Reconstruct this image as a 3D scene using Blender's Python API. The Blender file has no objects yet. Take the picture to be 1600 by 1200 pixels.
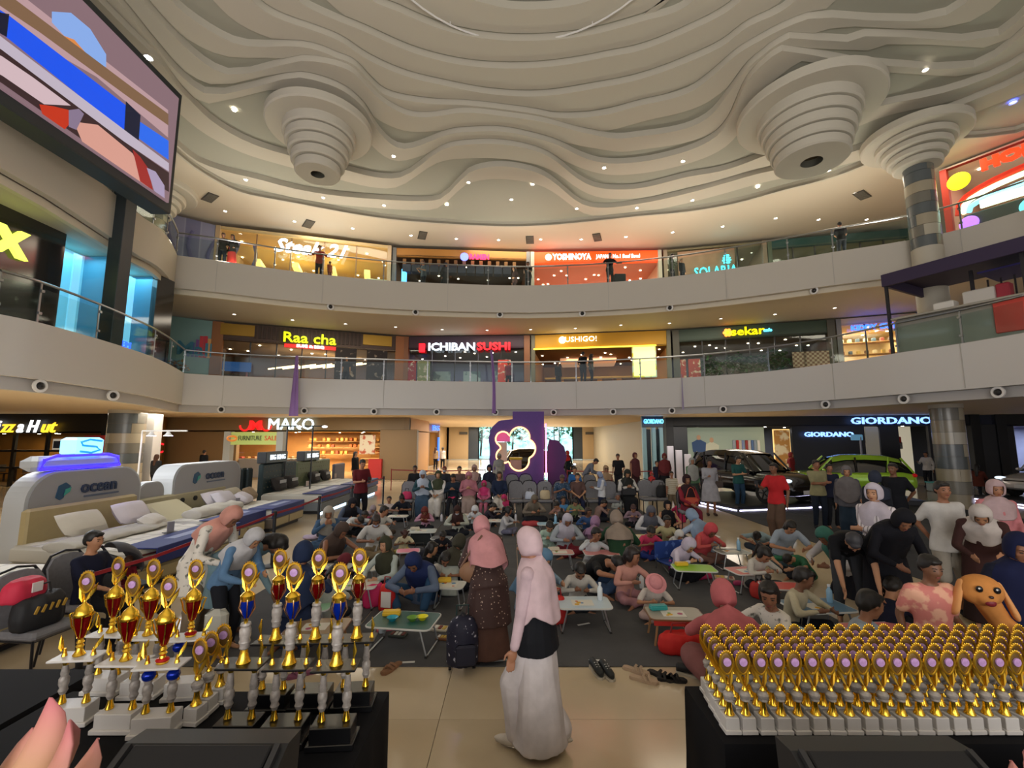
import bpy, bmesh, math, random
from math import sin, cos, pi, radians as R, sqrt, atan2, hypot
from mathutils import Vector, Matrix, noise
random.seed(11)
S = bpy.context.scene
ORD = 'first second third fourth fifth sixth seventh eighth ninth tenth eleventh twelfth thirteenth fourteenth fifteenth sixteenth seventeenth eighteenth nineteenth twentieth twenty-first twenty-second twenty-third twenty-fourth twenty-fifth'.split()
COL = S.collection
V = Vector

# ---------------------------------------------------------------- camera, world, lights, exposure
CAMZ = 2.3
TILT = math.atan(85 / 700)
cam = bpy.data.cameras.new('camera'); cam.sensor_width = 36; cam.lens = 36 * 700 / 1600
cam.clip_start = .05; cam.clip_end = 300
co = bpy.data.objects.new('camera', cam); COL.objects.link(co)
co.location = (0, 0, CAMZ); co.rotation_euler = (pi / 2 + TILT, 0, 0)
S.camera = co
S.view_settings.view_transform = 'Standard'; S.view_settings.look = 'None'
S.view_settings.gamma = 1; S.view_settings.use_curve_mapping = False
S.view_settings.exposure = 0.14
S.cycles.max_bounces = 6; S.cycles.diffuse_bounces = 3; S.cycles.glossy_bounces = 3
S.cycles.transparent_max_bounces = 12; S.cycles.transmission_bounces = 4
S.cycles.caustics_reflective = False; S.cycles.caustics_refractive = False
S.cycles.sample_clamp_indirect = 4
S.cycles.use_denoising = True
w = bpy.data.worlds.new('world'); S.world = w; w.use_nodes = True
bg = w.node_tree.nodes['Background']
bg.inputs[0].default_value = (.80, .78, .84, 1); bg.inputs[1].default_value = .8

def area(name, loc, size, power, col=(1, .93, .82), rot=(0, 0, 0), sizey=None, spread=None):
    l = bpy.data.lights.new(name, 'AREA'); l.energy = power; l.color = col
    l.shape = 'RECTANGLE' if sizey else 'DISK'; l.size = size
    if sizey: l.size_y = sizey
    if spread: l.spread = R(spread)
    o = bpy.data.objects.new(name, l); COL.objects.link(o)
    o.location = loc; o.rotation_euler = rot
    return o
def point(name, loc, power, col=(1, .85, .65), r=.1):
    l = bpy.data.lights.new(name, 'POINT'); l.energy = power; l.color = col; l.shadow_soft_size = r
    o = bpy.data.objects.new(name, l); COL.objects.link(o); o.location = loc
    return o
# fill lamp added under the dome top, above the frame
area('dome_fill_lamp', (0.3, 6.0, 16.2), 9, 3600, (.97, .95, 1.0))
# more added fill lamps, out of view, without fixtures of their own
area('front_fill_lamp', (0, -9, 4), 14, 1000, (1, .95, .88), (R(90), 0, 0), 5)  # frontal fill added behind the camera
area('bed_fill_lamp', (-10.6, 9, 3.35), 7, 260, (.95, .97, 1), (0, R(-40), R(0)), 1)  # this and the next are added to brighten the bed display
area('bed_fill_lamp', (-11.2, 16, 3.35), 5, 160, (.95, .97, 1), (0, R(-40), 0), 1)
area('up_fill_lamp', (-5, -2, 3.6), 5, 700, (1, .95, .86), (R(180), 0, 0), 4)  # pair of added fills aimed up at the dome
area('up_fill_lamp', (6, -2, 3.6), 5, 700, (1, .95, .86), (R(180), 0, 0), 4)
for x, y, q in ((-12.4, 18.6, 1.2), (-8, 21.9, .2), (0, 22.6, 0), (8, 21.4, -.3), (13.6, 18.4, -.8)): area('dome_fill_strip', (x, y, 9.86), 5, 130, (1, .93, .80), (R(180), 0, q), .3)  # hidden strips added to light dome edge and top ceiling from below
# lights in the walkway ceilings
for x, y, z, q in ((-9, 23.2, 13.7, 0), (0, 25.4, 13.7, 0), (9, 23.6, 13.7, 0), (16.5, 18.5, 13.7, -.9)): area('walkway_lamp', (x, y, z), 5, 120, (1, .86, .66), (0, 0, q), 1.2)
for x, y, z, q in ((-9, 22.6, 8.35, 0), (0, 24.6, 8.35, 0), (9, 22.6, 8.35, 0), (16, 18, 8.35, -.9)): area('walkway_lamp', (x, y, z), 5, 90, (1, .88, .70), (0, 0, q), 1.2)
for x, y, z in ((-8, 23, 3.4), (0, 30, 3.4), (10, 22.5, 3.4), (-14, 12, 3.4), (0, 40, 3.4), (-16, 20, 3.4), (-3, 34, 3.4), (4, 45, 3.4), (-3, 46, 3.4)): area('ground_hall_lamp', (x, y, z), 5, 170 if y < 25 else 420, (1, .90, .76), (0, 0, 0), 1.5)

# ---------------------------------------------------------------- projection helpers
def ray(px, py):
    dx = (px - 800) / 700; up = (600 - py) / 700
    ct, st = cos(TILT), sin(TILT)
    return V((dx, ct - up * st, up * ct + st))
def gp(px, py, z=0.0):
    d = ray(px, py); t = (z - CAMZ) / d.z
    return V((d.x * t, d.y * t, z))
def gy(px, py, Y):                      # point of the ray at depth Y
    d = ray(px, py); t = Y / d.y
    return V((d.x * t, Y, CAMZ + d.z * t))

# ---------------------------------------------------------------- materials
def lin(h):
    if isinstance(h, tuple): return h if len(h) == 4 else h + (1,)
    h = h.lstrip('#'); h = h if len(h) == 6 else ''.join(q * 2 for q in h); c = [int(h[i:i + 2], 16) / 255 for i in (0, 2, 4)]
    return tuple(x / 12.92 if x <= .04045 else ((x + .055) / 1.055) ** 2.4 for x in c) + (1,)
_M = {}
def mat(c, rough=.6, metal=0, em=0, spec=.5, noise_=0, nscale=8, bump=0, emc=None, coat=0, name=None):
    k = (str(c), rough, metal, em, spec, noise_, nscale, bump, str(emc), coat)
    if k in _M: return _M[k]
    m = bpy.data.materials.new(name or 'material'); m.use_nodes = True
    nt = m.node_tree; b = nt.nodes['Principled BSDF']
    b.inputs['Base Color'].default_value = lin(c)
    b.inputs['Roughness'].default_value = rough; b.inputs['Metallic'].default_value = metal
    b.inputs['Specular IOR Level'].default_value = spec
    if coat: b.inputs['Coat Weight'].default_value = coat; b.inputs['Coat Roughness'].default_value = .08
    if em:
        b.inputs['Emission Color'].default_value = lin(emc or c); b.inputs['Emission Strength'].default_value = em
    if noise_ or bump:
        tc = nt.nodes.new('ShaderNodeTexCoord'); n = nt.nodes.new('ShaderNodeTexNoise')
        n.inputs['Scale'].default_value = nscale; n.inputs['Detail'].default_value = 4
        nt.links.new(tc.outputs['Object'], n.inputs['Vector'])
        if noise_:
            r = nt.nodes.new('ShaderNodeMix'); r.data_type = 'RGBA'; r.blend_type = 'MULTIPLY'
            r.inputs[0].default_value = 1
            mr = nt.nodes.new('ShaderNodeMapRange'); mr.inputs[1].default_value = .3; mr.inputs[2].default_value = .7
            mr.inputs[3].default_value = 1 - noise_; mr.inputs[4].default_value = 1 + noise_ * .4
            nt.links.new(n.outputs[0], mr.inputs[0])
            r.inputs[6].default_value = lin(c)
            nt.links.new(mr.outputs[0], r.inputs[7]); nt.links.new(r.outputs[2], b.inputs['Base Color'])
        if bump:
            bu = nt.nodes.new('ShaderNodeBump'); bu.inputs['Strength'].default_value = bump; bu.inputs['Distance'].default_value = .02
            nt.links.new(n.outputs[0], bu.inputs['Height']); nt.links.new(bu.outputs[0], b.inputs['Normal'])
    _M[k] = m
    return m
def pattern(kind, c1, c2, scale=10, thr=.6, rough=.7, c3=None):
    k = (kind, c1, c2, scale, thr, c3)
    if k in _M: return _M[k]
    m = bpy.data.materials.new('pattern'); m.use_nodes = True; nt = m.node_tree; b = nt.nodes['Principled BSDF']
    b.inputs['Roughness'].default_value = rough
    tc = nt.nodes.new('ShaderNodeTexCoord')
    if kind == 'spots':
        t = nt.nodes.new('ShaderNodeTexVoronoi'); t.inputs['Scale'].default_value = scale; out = t.outputs['Distance']
    elif kind == 'noise':
        t = nt.nodes.new('ShaderNodeTexNoise'); t.inputs['Scale'].default_value = scale; t.inputs['Detail'].default_value = 3; out = t.outputs[0]
    elif kind == 'wave':
        t = nt.nodes.new('ShaderNodeTexWave'); t.inputs['Scale'].default_value = scale; t.inputs['Distortion'].default_value = .3; out = t.outputs['Fac' if 'Fac' in t.outputs else 1]
    elif kind == 'stripe_z':
        t = nt.nodes.new('ShaderNodeTexWave'); t.bands_direction = 'Z'; t.inputs['Scale'].default_value = scale; out = t.outputs['Fac' if 'Fac' in t.outputs else 1]
    else:
        t = nt.nodes.new('ShaderNodeTexChecker'); t.inputs['Scale'].default_value = scale; out = t.outputs['Fac']
    nt.links.new(tc.outputs['Object'], t.inputs['Vector'])
    cr = nt.nodes.new('ShaderNodeValToRGB'); cr.color_ramp.interpolation = 'LINEAR'
    e = cr.color_ramp.elements; e[0].position = max(0, thr - .04); e[1].position = min(1, thr + .04)
    e[0].color = lin(c1); e[1].color = lin(c2)
    if c3:
        x = cr.color_ramp.elements.new(min(1, thr + .2)); x.color = lin(c3)
    nt.links.new(out, cr.inputs[0]); nt.links.new(cr.outputs[0], b.inputs['Base Color'])
    _M[k] = m
    return m
def glass_mat(tint=(.85, .95, .92), amount=.88, rough=.05):
    k = ('glass', tint, amount)
    if k in _M: return _M[k]
    m = bpy.data.materials.new('glass'); m.use_nodes = True; nt = m.node_tree
    nt.nodes.clear(); o = nt.nodes.new('ShaderNodeOutputMaterial')
    t = nt.nodes.new('ShaderNodeBsdfTransparent'); t.inputs[0].default_value = tint + (1,)
    g = nt.nodes.new('ShaderNodeBsdfGlossy'); g.inputs[0].default_value = (.9, .95, .95, 1); g.inputs['Roughness'].default_value = rough
    x = nt.nodes.new('ShaderNodeMixShader'); x.inputs[0].default_value = 1 - amount
    nt.links.new(t.outputs[0], x.inputs[1]); nt.links.new(g.outputs[0], x.inputs[2]); nt.links.new(x.outputs[0], o.inputs[0])
    _M[k] = m
    return m
def steel(): return mat('#9a9c9e', .28, 1)
def chrome(): return mat('#c9cacc', .15, 1)
def black(): return mat('#15161a', .5)
def white(): return mat('#e2e0dc', .5)

# ---------------------------------------------------------------- mesh builder
class MB:
    def __init__(s): s.v = []; s.f = []; s.m = []
    def add(s, vs, fs, mi=0):
        n = len(s.v); s.v += [tuple(x) for x in vs]; s.f += [tuple(i + n for i in f) for f in fs]; s.m += [mi] * len(fs); return s
    def box(s, c, d, rz=0, mi=0, M=None):
        x, y, z = [k / 2 for k in d]; vs = []
        for a in (-1, 1):
            for b in (-1, 1):
                for e in (-1, 1):
                    p = V((a * x, b * y, e * z))
                    if rz: p = Matrix.Rotation(rz, 3, 'Z') @ p
                    if M: p = M @ p
                    vs.append(p + V(c))
        return s.add(vs, [(0, 1, 3, 2), (4, 6, 7, 5), (0, 4, 5, 1), (2, 3, 7, 6), (0, 2, 6, 4), (1, 5, 7, 3)], mi)
    def bbox(s, c, d, b=.01, rz=0, mi=0, M=None):          # box with chamfered edges
        x, y, z = [k / 2 for k in d]; b = min(b, x * .9, y * .9, z * .9)
        rings = []
        def ring(hx, hy, zz, cc):
            return [(hx - cc, -hy, zz), (hx, -hy + cc, zz), (hx, hy - cc, zz), (hx - cc, hy, zz), (-hx + cc, hy, zz), (-hx, hy - cc, zz), (-hx, -hy + cc, zz), (-hx + cc, -hy, zz)]
        for hx, hy, zz in ((x - b, y - b, -z), (x, y, -z + b), (x, y, z - b), (x - b, y - b, z)):
            rings.append(ring(hx, hy, zz, b * .7))
        vs = []
        for r in rings:
            for p in r:
                p = V(p)
                if rz: p = Matrix.Rotation(rz, 3, 'Z') @ p
                if M: p = M @ p
                vs.append(p + V(c))
        fs = [tuple(range(7, -1, -1)), tuple(range(24, 32))]
        for k in range(3):
            for i in range(8): fs.append((k * 8 + i, k * 8 + (i + 1) % 8, k * 8 + 8 + (i + 1) % 8, k * 8 + 8 + i))
        return s.add(vs, fs, mi)
    def lathe(s, prof, n=16, c=(0, 0, 0), M=None, sx=1, sy=1, mi=0, cap=True):
        vs = []
        for r, z in prof:
            for i in range(n):
                p = V((r * cos(2 * pi * i / n) * sx, r * sin(2 * pi * i / n) * sy, z))
                if M: p = M @ p
                vs.append(p + V(c))
        fs = []
        for k in range(len(prof) - 1):
            for i in range(n): fs.append((k * n + i, k * n + (i + 1) % n, (k + 1) * n + (i + 1) % n, (k + 1) * n + i))
        if cap:
            fs.append(tuple(range(n - 1, -1, -1))); fs.append(tuple(range((len(prof) - 1) * n, len(prof) * n)))
        return s.add(vs, fs, mi)
    def ell(s, c, r, n=12, m=8, M=None, mi=0):
        return s.lathe([(max(1e-3, sin(pi * k / m)), -cos(pi * k / m)) for k in range(m + 1)], n, (0, 0, 0), None, mi=mi) if False else s._ell(c, r, n, m, M, mi)
    def _ell(s, c, r, n, m, M, mi):
        vs = []
        for k in range(m + 1):
            a = pi * k / m; q = max(1e-3, sin(a))
            for i in range(n):
                b = 2 * pi * i / n; p = V((r[0] * q * cos(b), r[1] * q * sin(b), -r[2] * cos(a)))
                if M: p = M @ p
                vs.append(p + V(c))
        fs = [(k * n + i, k * n + (i + 1) % n, (k + 1) * n + (i + 1) % n, (k + 1) * n + i) for k in range(m) for i in range(n)]
        fs.append(tuple(range(n - 1, -1, -1))); fs.append(tuple(range(m * n, (m + 1) * n)))
        return s.add(vs, fs, mi)
    def tube(s, pts, r, n=6, closed=False, mi=0, ry=None, cap=True):
        pts = [V(p) for p in pts]; N = len(pts); vs = []
        rr = r if isinstance(r, (list, tuple)) else [r] * N
        up = None
        for i, p in enumerate(pts):
            if closed: t = pts[(i + 1) % N] - pts[i - 1]
            else: t = pts[min(i + 1, N - 1)] - pts[max(i - 1, 0)]
            t = t.normalized() if t.length > 1e-9 else V((0, 0, 1))
            if up is None: up = V((0, 0, 1)) if abs(t.z) < .9 else V((0, 1, 0))
            x = t.cross(up)
            if x.length < 1e-6: x = t.cross(V((1, 0, 0)))
            x.normalize(); u = x.cross(t).normalized(); up = u
            for k in range(n):
                a = 2 * pi * k / n + pi / n; vs.append(p + x * cos(a) * rr[i] + u * sin(a) * (rr[i] if ry is None else ry))
        fs = []
        for i in range(N if closed else N - 1):
            j = (i + 1) % N
            for k in range(n): fs.append((i * n + k, i * n + (k + 1) % n, j * n + (k + 1) % n, j * n + k))
        if not closed and cap: fs.append(tuple(range(n - 1, -1, -1))); fs.append(tuple(range((N - 1) * n, N * n)))
        return s.add(vs, fs, mi)
    def prism(s, poly, z0, z1, mi=0):                      # poly: list of (x, y)
        n = len(poly)
        return s.add([(x, y, z0) for x, y in poly] + [(x, y, z1) for x, y in poly],
                     [tuple(range(n - 1, -1, -1)), tuple(range(n, 2 * n))] + [(i, (i + 1) % n, n + (i + 1) % n, n + i) for i in range(n)], mi)
    def plate(s, poly, M, th, mi=0):                       # poly in local XZ, thickness along local Y, M = 4x4
        n = len(poly)
        return s.add([M @ V((x, -th / 2, z)) for x, z in poly] + [M @ V((x, th / 2, z)) for x, z in poly],
                     [tuple(range(n)), tuple(range(2 * n - 1, n - 1, -1))] + [(i, n + i, n + (i + 1) % n, (i + 1) % n) for i in range(n)], mi)
    def wall(s, pts, z0, z1, th=.15, mi=0):                # vertical wall along a polyline, thickness to the left of travel
        n = len(pts); off = []
        P = [V((p[0], p[1])) for p in pts]
        for i in range(n):
            t = (P[min(i + 1, n - 1)] - P[max(i - 1, 0)]).normalized(); off.append(P[i] + V((-t.y, t.x)) * th)
        vs = []
        for a, b in zip(P, off): vs += [(a.x, a.y, z0), (a.x, a.y, z1), (b.x, b.y, z1), (b.x, b.y, z0)]
        fs = []
        for i in range(n - 1):
            for k in range(4): fs.append((i * 4 + k, i * 4 + (k + 1) % 4, i * 4 + 4 + (k + 1) % 4, i * 4 + 4 + k))
        fs += [(3, 2, 1, 0), tuple(range(n * 4 - 4, n * 4))]
        return s.add(vs, fs, mi)
    def mesh(s, name, smooth=False):
        me = bpy.data.meshes.new(name); me.from_pydata(s.v, [], s.f)
        if max(s.m, default=0): me.polygons.foreach_set('material_index', s.m)
        bm = bmesh.new(); bm.from_mesh(me); bmesh.ops.recalc_face_normals(bm, faces=bm.faces); bm.to_mesh(me); bm.free()
        if smooth: me.polygons.foreach_set('use_smooth', [True] * len(me.polygons)); me.set_sharp_from_angle(angle=R(40))
        me.update()
        return me
    def obj(s, name, m, parent=None, smooth=False, loc=None, rz=0):
        me = s.mesh(name, smooth)
        for x in (m if isinstance(m, (list, tuple)) else [m]): me.materials.append(x)
        return link(name, me, parent, loc, rz)
def link(name, me, parent=None, loc=None, rz=0, m=None):
    o = bpy.data.objects.new(name, me); COL.objects.link(o)
    if parent: o.parent = parent
    if loc is not None: o.location = loc
    if rz: o.rotation_euler = (0, 0, rz)
    if m is not None:
        if len(me.materials) == 0: me.materials.append(None)
        o.material_slots[0].link = 'OBJECT'; o.material_slots[0].material = m
    return o
def tag(o, label=None, cat=None, group=None, kind=None):
    if label: o['label'] = label
    if cat: o['category'] = cat
    if group: o['group'] = group
    if kind: o['kind'] = kind
    return o
def empty(name, loc, rz=0, label=None, cat=None, group=None):
    o = bpy.data.objects.new(name, None); COL.objects.link(o); o.location = loc; o.rotation_euler = (0, 0, rz)
    o.empty_display_size = .2
    return tag(o, label, cat, group)
def struct(mb, name, m, smooth=False, **k): return tag(mb.obj(name, m, smooth=smooth, **k), kind='structure')
def dup(root, loc, rz=None, label=None, group=None):
    r = root.copy(); COL.objects.link(r); r.location = loc
    if rz is not None: r.rotation_euler = (0, 0, rz)
    if label: r['label'] = label
    if group: r['group'] = group
    def rec(a, b):
        for ch in kids.get(a.name, ()):
            c = ch.copy(); COL.objects.link(c); c.parent = b; rec(ch, c)
    kids = {}
    for o in root.children_recursive: kids.setdefault(o.parent.name, []).append(o)
    rec(root, r)
    return r
TMP = bpy.data.scenes.new('tmp')
def evaluated(o):                       # evaluate one object alone, in a scene of its own
    TMP.collection.objects.link(o)
    with bpy.context.temp_override(scene=TMP, view_layer=TMP.view_layers[0]):
        dg = bpy.context.evaluated_depsgraph_get()
        me = bpy.data.meshes.new_from_object(o.evaluated_get(dg))
    bpy.data.objects.remove(o); return me
def text(s, size, m, loc, right=V((1, 0, 0)), up=V((0, 0, 1)), ext=.02, parent=None, name='letters', align='CENTER', shear=0, width=None, bold=0):
    """lettering as a mesh: right and up give its plane"""
    cu = bpy.data.curves.new(name, 'FONT'); cu.body = s; cu.size = size; cu.extrude = ext; cu.align_x = align; cu.shear = shear
    cu.align_y = 'CENTER'; cu.resolution_u = 2; cu.offset = bold
    o = bpy.data.objects.new(name, cu); me = evaluated(o)
    me.materials.clear(); me.materials.append(m)
    if width:
        xs = [v.co.x for v in me.vertices]; k = width / (max(xs) - min(xs))
        for v in me.vertices: v.co.x *= k
    q = bpy.data.objects.new(name, me); COL.objects.link(q)
    right = V(right).normalized(); up = V(up).normalized(); nrm = right.cross(up)
    Mx = Matrix((right, up, nrm)).transposed().to_4x4(); Mx.translation = V(loc)
    if parent: q.parent = parent; Mx = parent_matrix(parent).inverted() @ Mx
    q.matrix_basis = Mx
    return q
def parent_matrix(p):
    M = p.matrix_basis if p.rotation_mode else p.matrix_basis
    M = Matrix.Translation(p.location) @ p.rotation_euler.to_matrix().to_4x4()
    if p.parent: M = parent_matrix(p.parent) @ M
    return M
# ================================================================ the setting
Z1, Z2, Z3 = 5.07, 9.87, 13.8            # kerb tops of the two balconies, top ceiling
wallw = mat('#b9b2a6', .7, noise_=.04, nscale=.6, name='painted_plaster')
ceilw = mat('#cdc2ae', .75, name='painted_ceiling')
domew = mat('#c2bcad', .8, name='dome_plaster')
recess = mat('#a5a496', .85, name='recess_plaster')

# floor: a slab carrying large polished tiles
floor = struct(MB().box((0, 23, -.15), (64, 60, .2)), 'floor', mat('#a89878', .4))
tm = []
for k in range(4):
    m = mat(('#c9b79a', '#c5b396', '#ccbb9f', '#c6b599')[k], .10 + .01 * k, noise_=.10, nscale=.9 + k * .1, spec=.6, name='polished_stone'); tm.append(m)
TS = 3.0
tme = MB().bbox((0, 0, -.025), (TS - .004, TS - .004, .05), .0015).mesh('tile')
for i in range(-8, 8):
    for j in range(17):
        x = -.6 + TS * (i + .5); y = -2 + TS * (j + .5)
        link('tile', tme, floor, (x, y, 0), 0, tm[(i * 7 + j * 3 + (i * j) % 5) % 4])

# the carpet lies on the tiles in strips two metres wide
carp = empty('carpet', (0, 0, 0), 0, 'charcoal grey event carpet laid in strips under the seated children', 'carpet')
cm = mat('#58585a', .95, noise_=.12, nscale=3, bump=.3, spec=.1)
xs = [-3.8, -1.88, .1, 2.1, 4.15]
for a, b in zip(xs, xs[1:]):
    MB().bbox(((a + b) / 2, 11.0, .006), (b - a - .012, 12.3, .010), .003).obj('carpet_strip', cm, carp)
carp2 = empty('carpet', (0, 0, 0), 0, 'dark carpet under the parked cars on the right', 'carpet')
for k in range(4):
    a = 6.7 + k * 2.0
    MB().bbox((a + 1, 12.2, .006), (1.988, 10.5, .010), .003).obj('carpet_strip', mat('#4a4b4f', .95, noise_=.12, nscale=3, spec=.1), carp2)
for k, (x, y) in enumerate([(933, 1034), (635, 1037), (780, 1034), (1088, 1034), (912, 977)]):
    p = gp(x, y); tag(MB().box((p.x, p.y, .0145), (.17, .03, .004), rz=.1 * k).obj('tape_piece', mat('#d8d8d4', .5)),
        ['white tape piece by the pair of black slip-ons', 'white tape piece beside the brown sandal', 'white tape piece at the walking woman’s back', 'white tape piece near the red shopping bag', 'small white paper scrap under the pale blue table'][k], 'tape')

# ---------------------------------------------------------------- balcony outlines
L1px = [(0, 491), (45, 500), (88, 511), (155, 530), (221, 551), (260, 567), (288, 583)]
B1px = [(288, 583), (350, 587), (465, 591), (600, 594), (800, 597), (900, 596), (1000, 593), (1100, 588), (1200, 580), (1300, 568), (1400, 552), (1500, 537), (1600, 520)]
B2px = [(277, 399), (340, 407), (430, 420), (505, 429), (600, 438), (700, 443), (825, 446), (950, 441), (1050, 432), (1133, 421), (1230, 406), (1300, 394), (1428, 374), (1500, 358), (1600, 328)]
L2px = [(224, 340), (251, 358), (267, 378), (277, 399)]
def smooth_pts(P, n=4):
    P = [V((p.x, p.y)) for p in P]; out = []
    for i in range(len(P) - 1):
        a, b, c, d = P[max(i - 1, 0)], P[i], P[i + 1], P[min(i + 2, len(P) - 1)]
        for k in range(n):
            t = k / n
            out.append(.5 * ((2 * b) + (c - a) * t + (2 * a - 5 * b + 4 * c - d) * t * t + (3 * b - a - 3 * c + d) * t ** 3))
    out.append(P[-1]); return out
left1 = [V((-11.2, -6)), V((-11.2, 4))] + smooth_pts([gp(x, y, Z1) for x, y in L1px], 2)
back1 = smooth_pts([gp(x, y, Z1) for x, y in B1px], 3) + [V((14.4, 5)), V((14.6, -6))]
left2 = [V((-11.2, -6)), V((-11.4, 6)), V((-11.9, 11))] + smooth_pts([gp(x, y, Z2) for x, y in L2px], 3)
back2 = smooth_pts([gp(x, y, Z2) for x, y in B2px], 3) + [V((15.4, 6)), V((15.4, -6))]
back2[-6:] = back2[-6:]
def outer(P):                                   # keep the slab edge away from the atrium
    return P
def slab(name, P, z0, z1, m, out=9):
    """floor plate from the outline P outwards (away from the atrium)"""
    n = len(P); Q = []
    C = V((0, 10))
    for i, p in enumerate(P):
        d = (p - C); Q.append(C + d * (1 + out / d.length))
    vs = []
    for a, b in zip(P, Q): vs += [(a.x, a.y, z0), (a.x, a.y, z1), (b.x, b.y, z1), (b.x, b.y, z0)]
    fs = []
    for i in range(n - 1):
        for k in range(4): fs.append((i * 4 + k, i * 4 + (k + 1) % 4, i * 4 + 4 + (k + 1) % 4, i * 4 + 4 + k))
    fs += [(3, 2, 1, 0), tuple(range(n * 4 - 4, n * 4))]
    return struct(MB().add(vs, fs), name, m)
def inset(P, d):
    C = V((0, 10)); return [p + (p - C).normalized() * d for p in P]
all1 = left1[:-1] + back1; all2 = left2[:-1] + back2
slab('floor_upper', inset(all1, .25), 4.6, 4.98, mat('#b8a88c', .35), 22)
slab('floor_top', inset(all2, .25), 9.4, 9.78, mat('#b8a88c', .35), 22)
slab('ceiling_lower', inset(all1, .45), 3.5, 4.55, mat('#d2bf9f', .7), 26)
slab('ceiling_middle', inset(all2, .5), 8.4, 9.35, ceilw, 26)
def band(name, P, z0, z1, m, th=.2, seams=True):
    q = struct(MB().wall([(p.x, p.y) for p in P][::-1] if False else [(p.x, p.y) for p in P], z0, z1, th), name, m, smooth=True)
    return q
band('trim_1', back1, 3.72, Z1, mat('#cbc8c4', .6, name='balcony_panel'))
band('trim_2', left1, 3.72, Z1, mat('#c6c1ba', .6))
band('trim_3', back2, 8.48, Z2, mat('#c4bdb1', .6))
band('trim_4', left2, 8.48, Z2, mat('#c8beac', .6))
band('trim_5', inset(all1, .25), 3.42, 3.72, mat('#b5b1ad', .6), .15)
band('trim_6', inset(all2, .3), 8.28, 8.5, mat('#d8cdb6', .6), .15)

# joints between the balcony panels
for P, z0, z1 in ((back1, 3.75, Z1), (back2, 8.5, Z2)):
    for k in range(3, len(P) - 4, 6):
        p = P[k]; q = p - (p - V((0, 10))).normalized() * .006
        t = (P[k + 1] - P[k - 1]); MB().box((q.x, q.y, (z0 + z1) / 2), (.02, .02, z1 - z0), rz=atan2(t.y, t.x)).obj('trim_joint', mat('#b4b0a8', .7))['kind'] = 'structure'

# cove lights hidden above the lower lips (real lamps)
def cove(P, z, power, col, n):
    step = max(1, len(P) // n)
    for k in range(step, len(P) - 1, step):
        p = P[k]; o = (p - V((0, 10))).normalized(); q = p + o * .7
        a = P[k + 1] - P[k - 1]
        area('cove_lamp', (q.x, q.y, z), 2.6, power, col, (0, R(0), atan2(a.y, a.x)), .35)
# ---------------------------------------------------------------- glass railings
gl = glass_mat((.88, .94, .92), .965)
def railing(P, z, label, panel=3):
    root = empty('glass_railing', (0, 0, 0), 0, label, 'railing')
    P = inset(P, .12)
    MB().tube([(p.x, p.y, z + 1.02) for p in P], .035, 6).obj('handrail', steel(), root)
    pm = MB().box((0, 0, .5), (.05, .02, 1.0)).box((0, -.03, .25), (.09, .05, .06)).box((0, -.03, .8), (.09, .05, .06)).mesh('post'); pm.materials.append(steel())
    k = 0
    while k < len(P) - panel:
        a, b = P[k], P[k + panel]; d = b - a; L = d.length; n = max(1, round(L / 2.2))
        for j in range(n):
            c = a + d * (j + .5) / n; ang = atan2(d.y, d.x)
            MB().box((0, 0, .46), (L / n - .04, .012, .84)).obj('glass_panel', gl, root, loc=(c.x, c.y, z), rz=ang)
            e = a + d * (j / n); link('post', pm, root, (e.x, e.y, z), ang)
        k += panel
    return root
railing(back1[:-1], Z1, 'glass railing along the curved lower balcony below the shop signs')
railing(left1[2:], Z1, 'glass railing in front of the dark shopfront with blue lit windows on the left')
railing(back2[:-1], Z2, 'glass railing along the topmost curved balcony')
railing(left2[2:], Z2, 'short glass railing on the upper left balcony below the screen')

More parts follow.
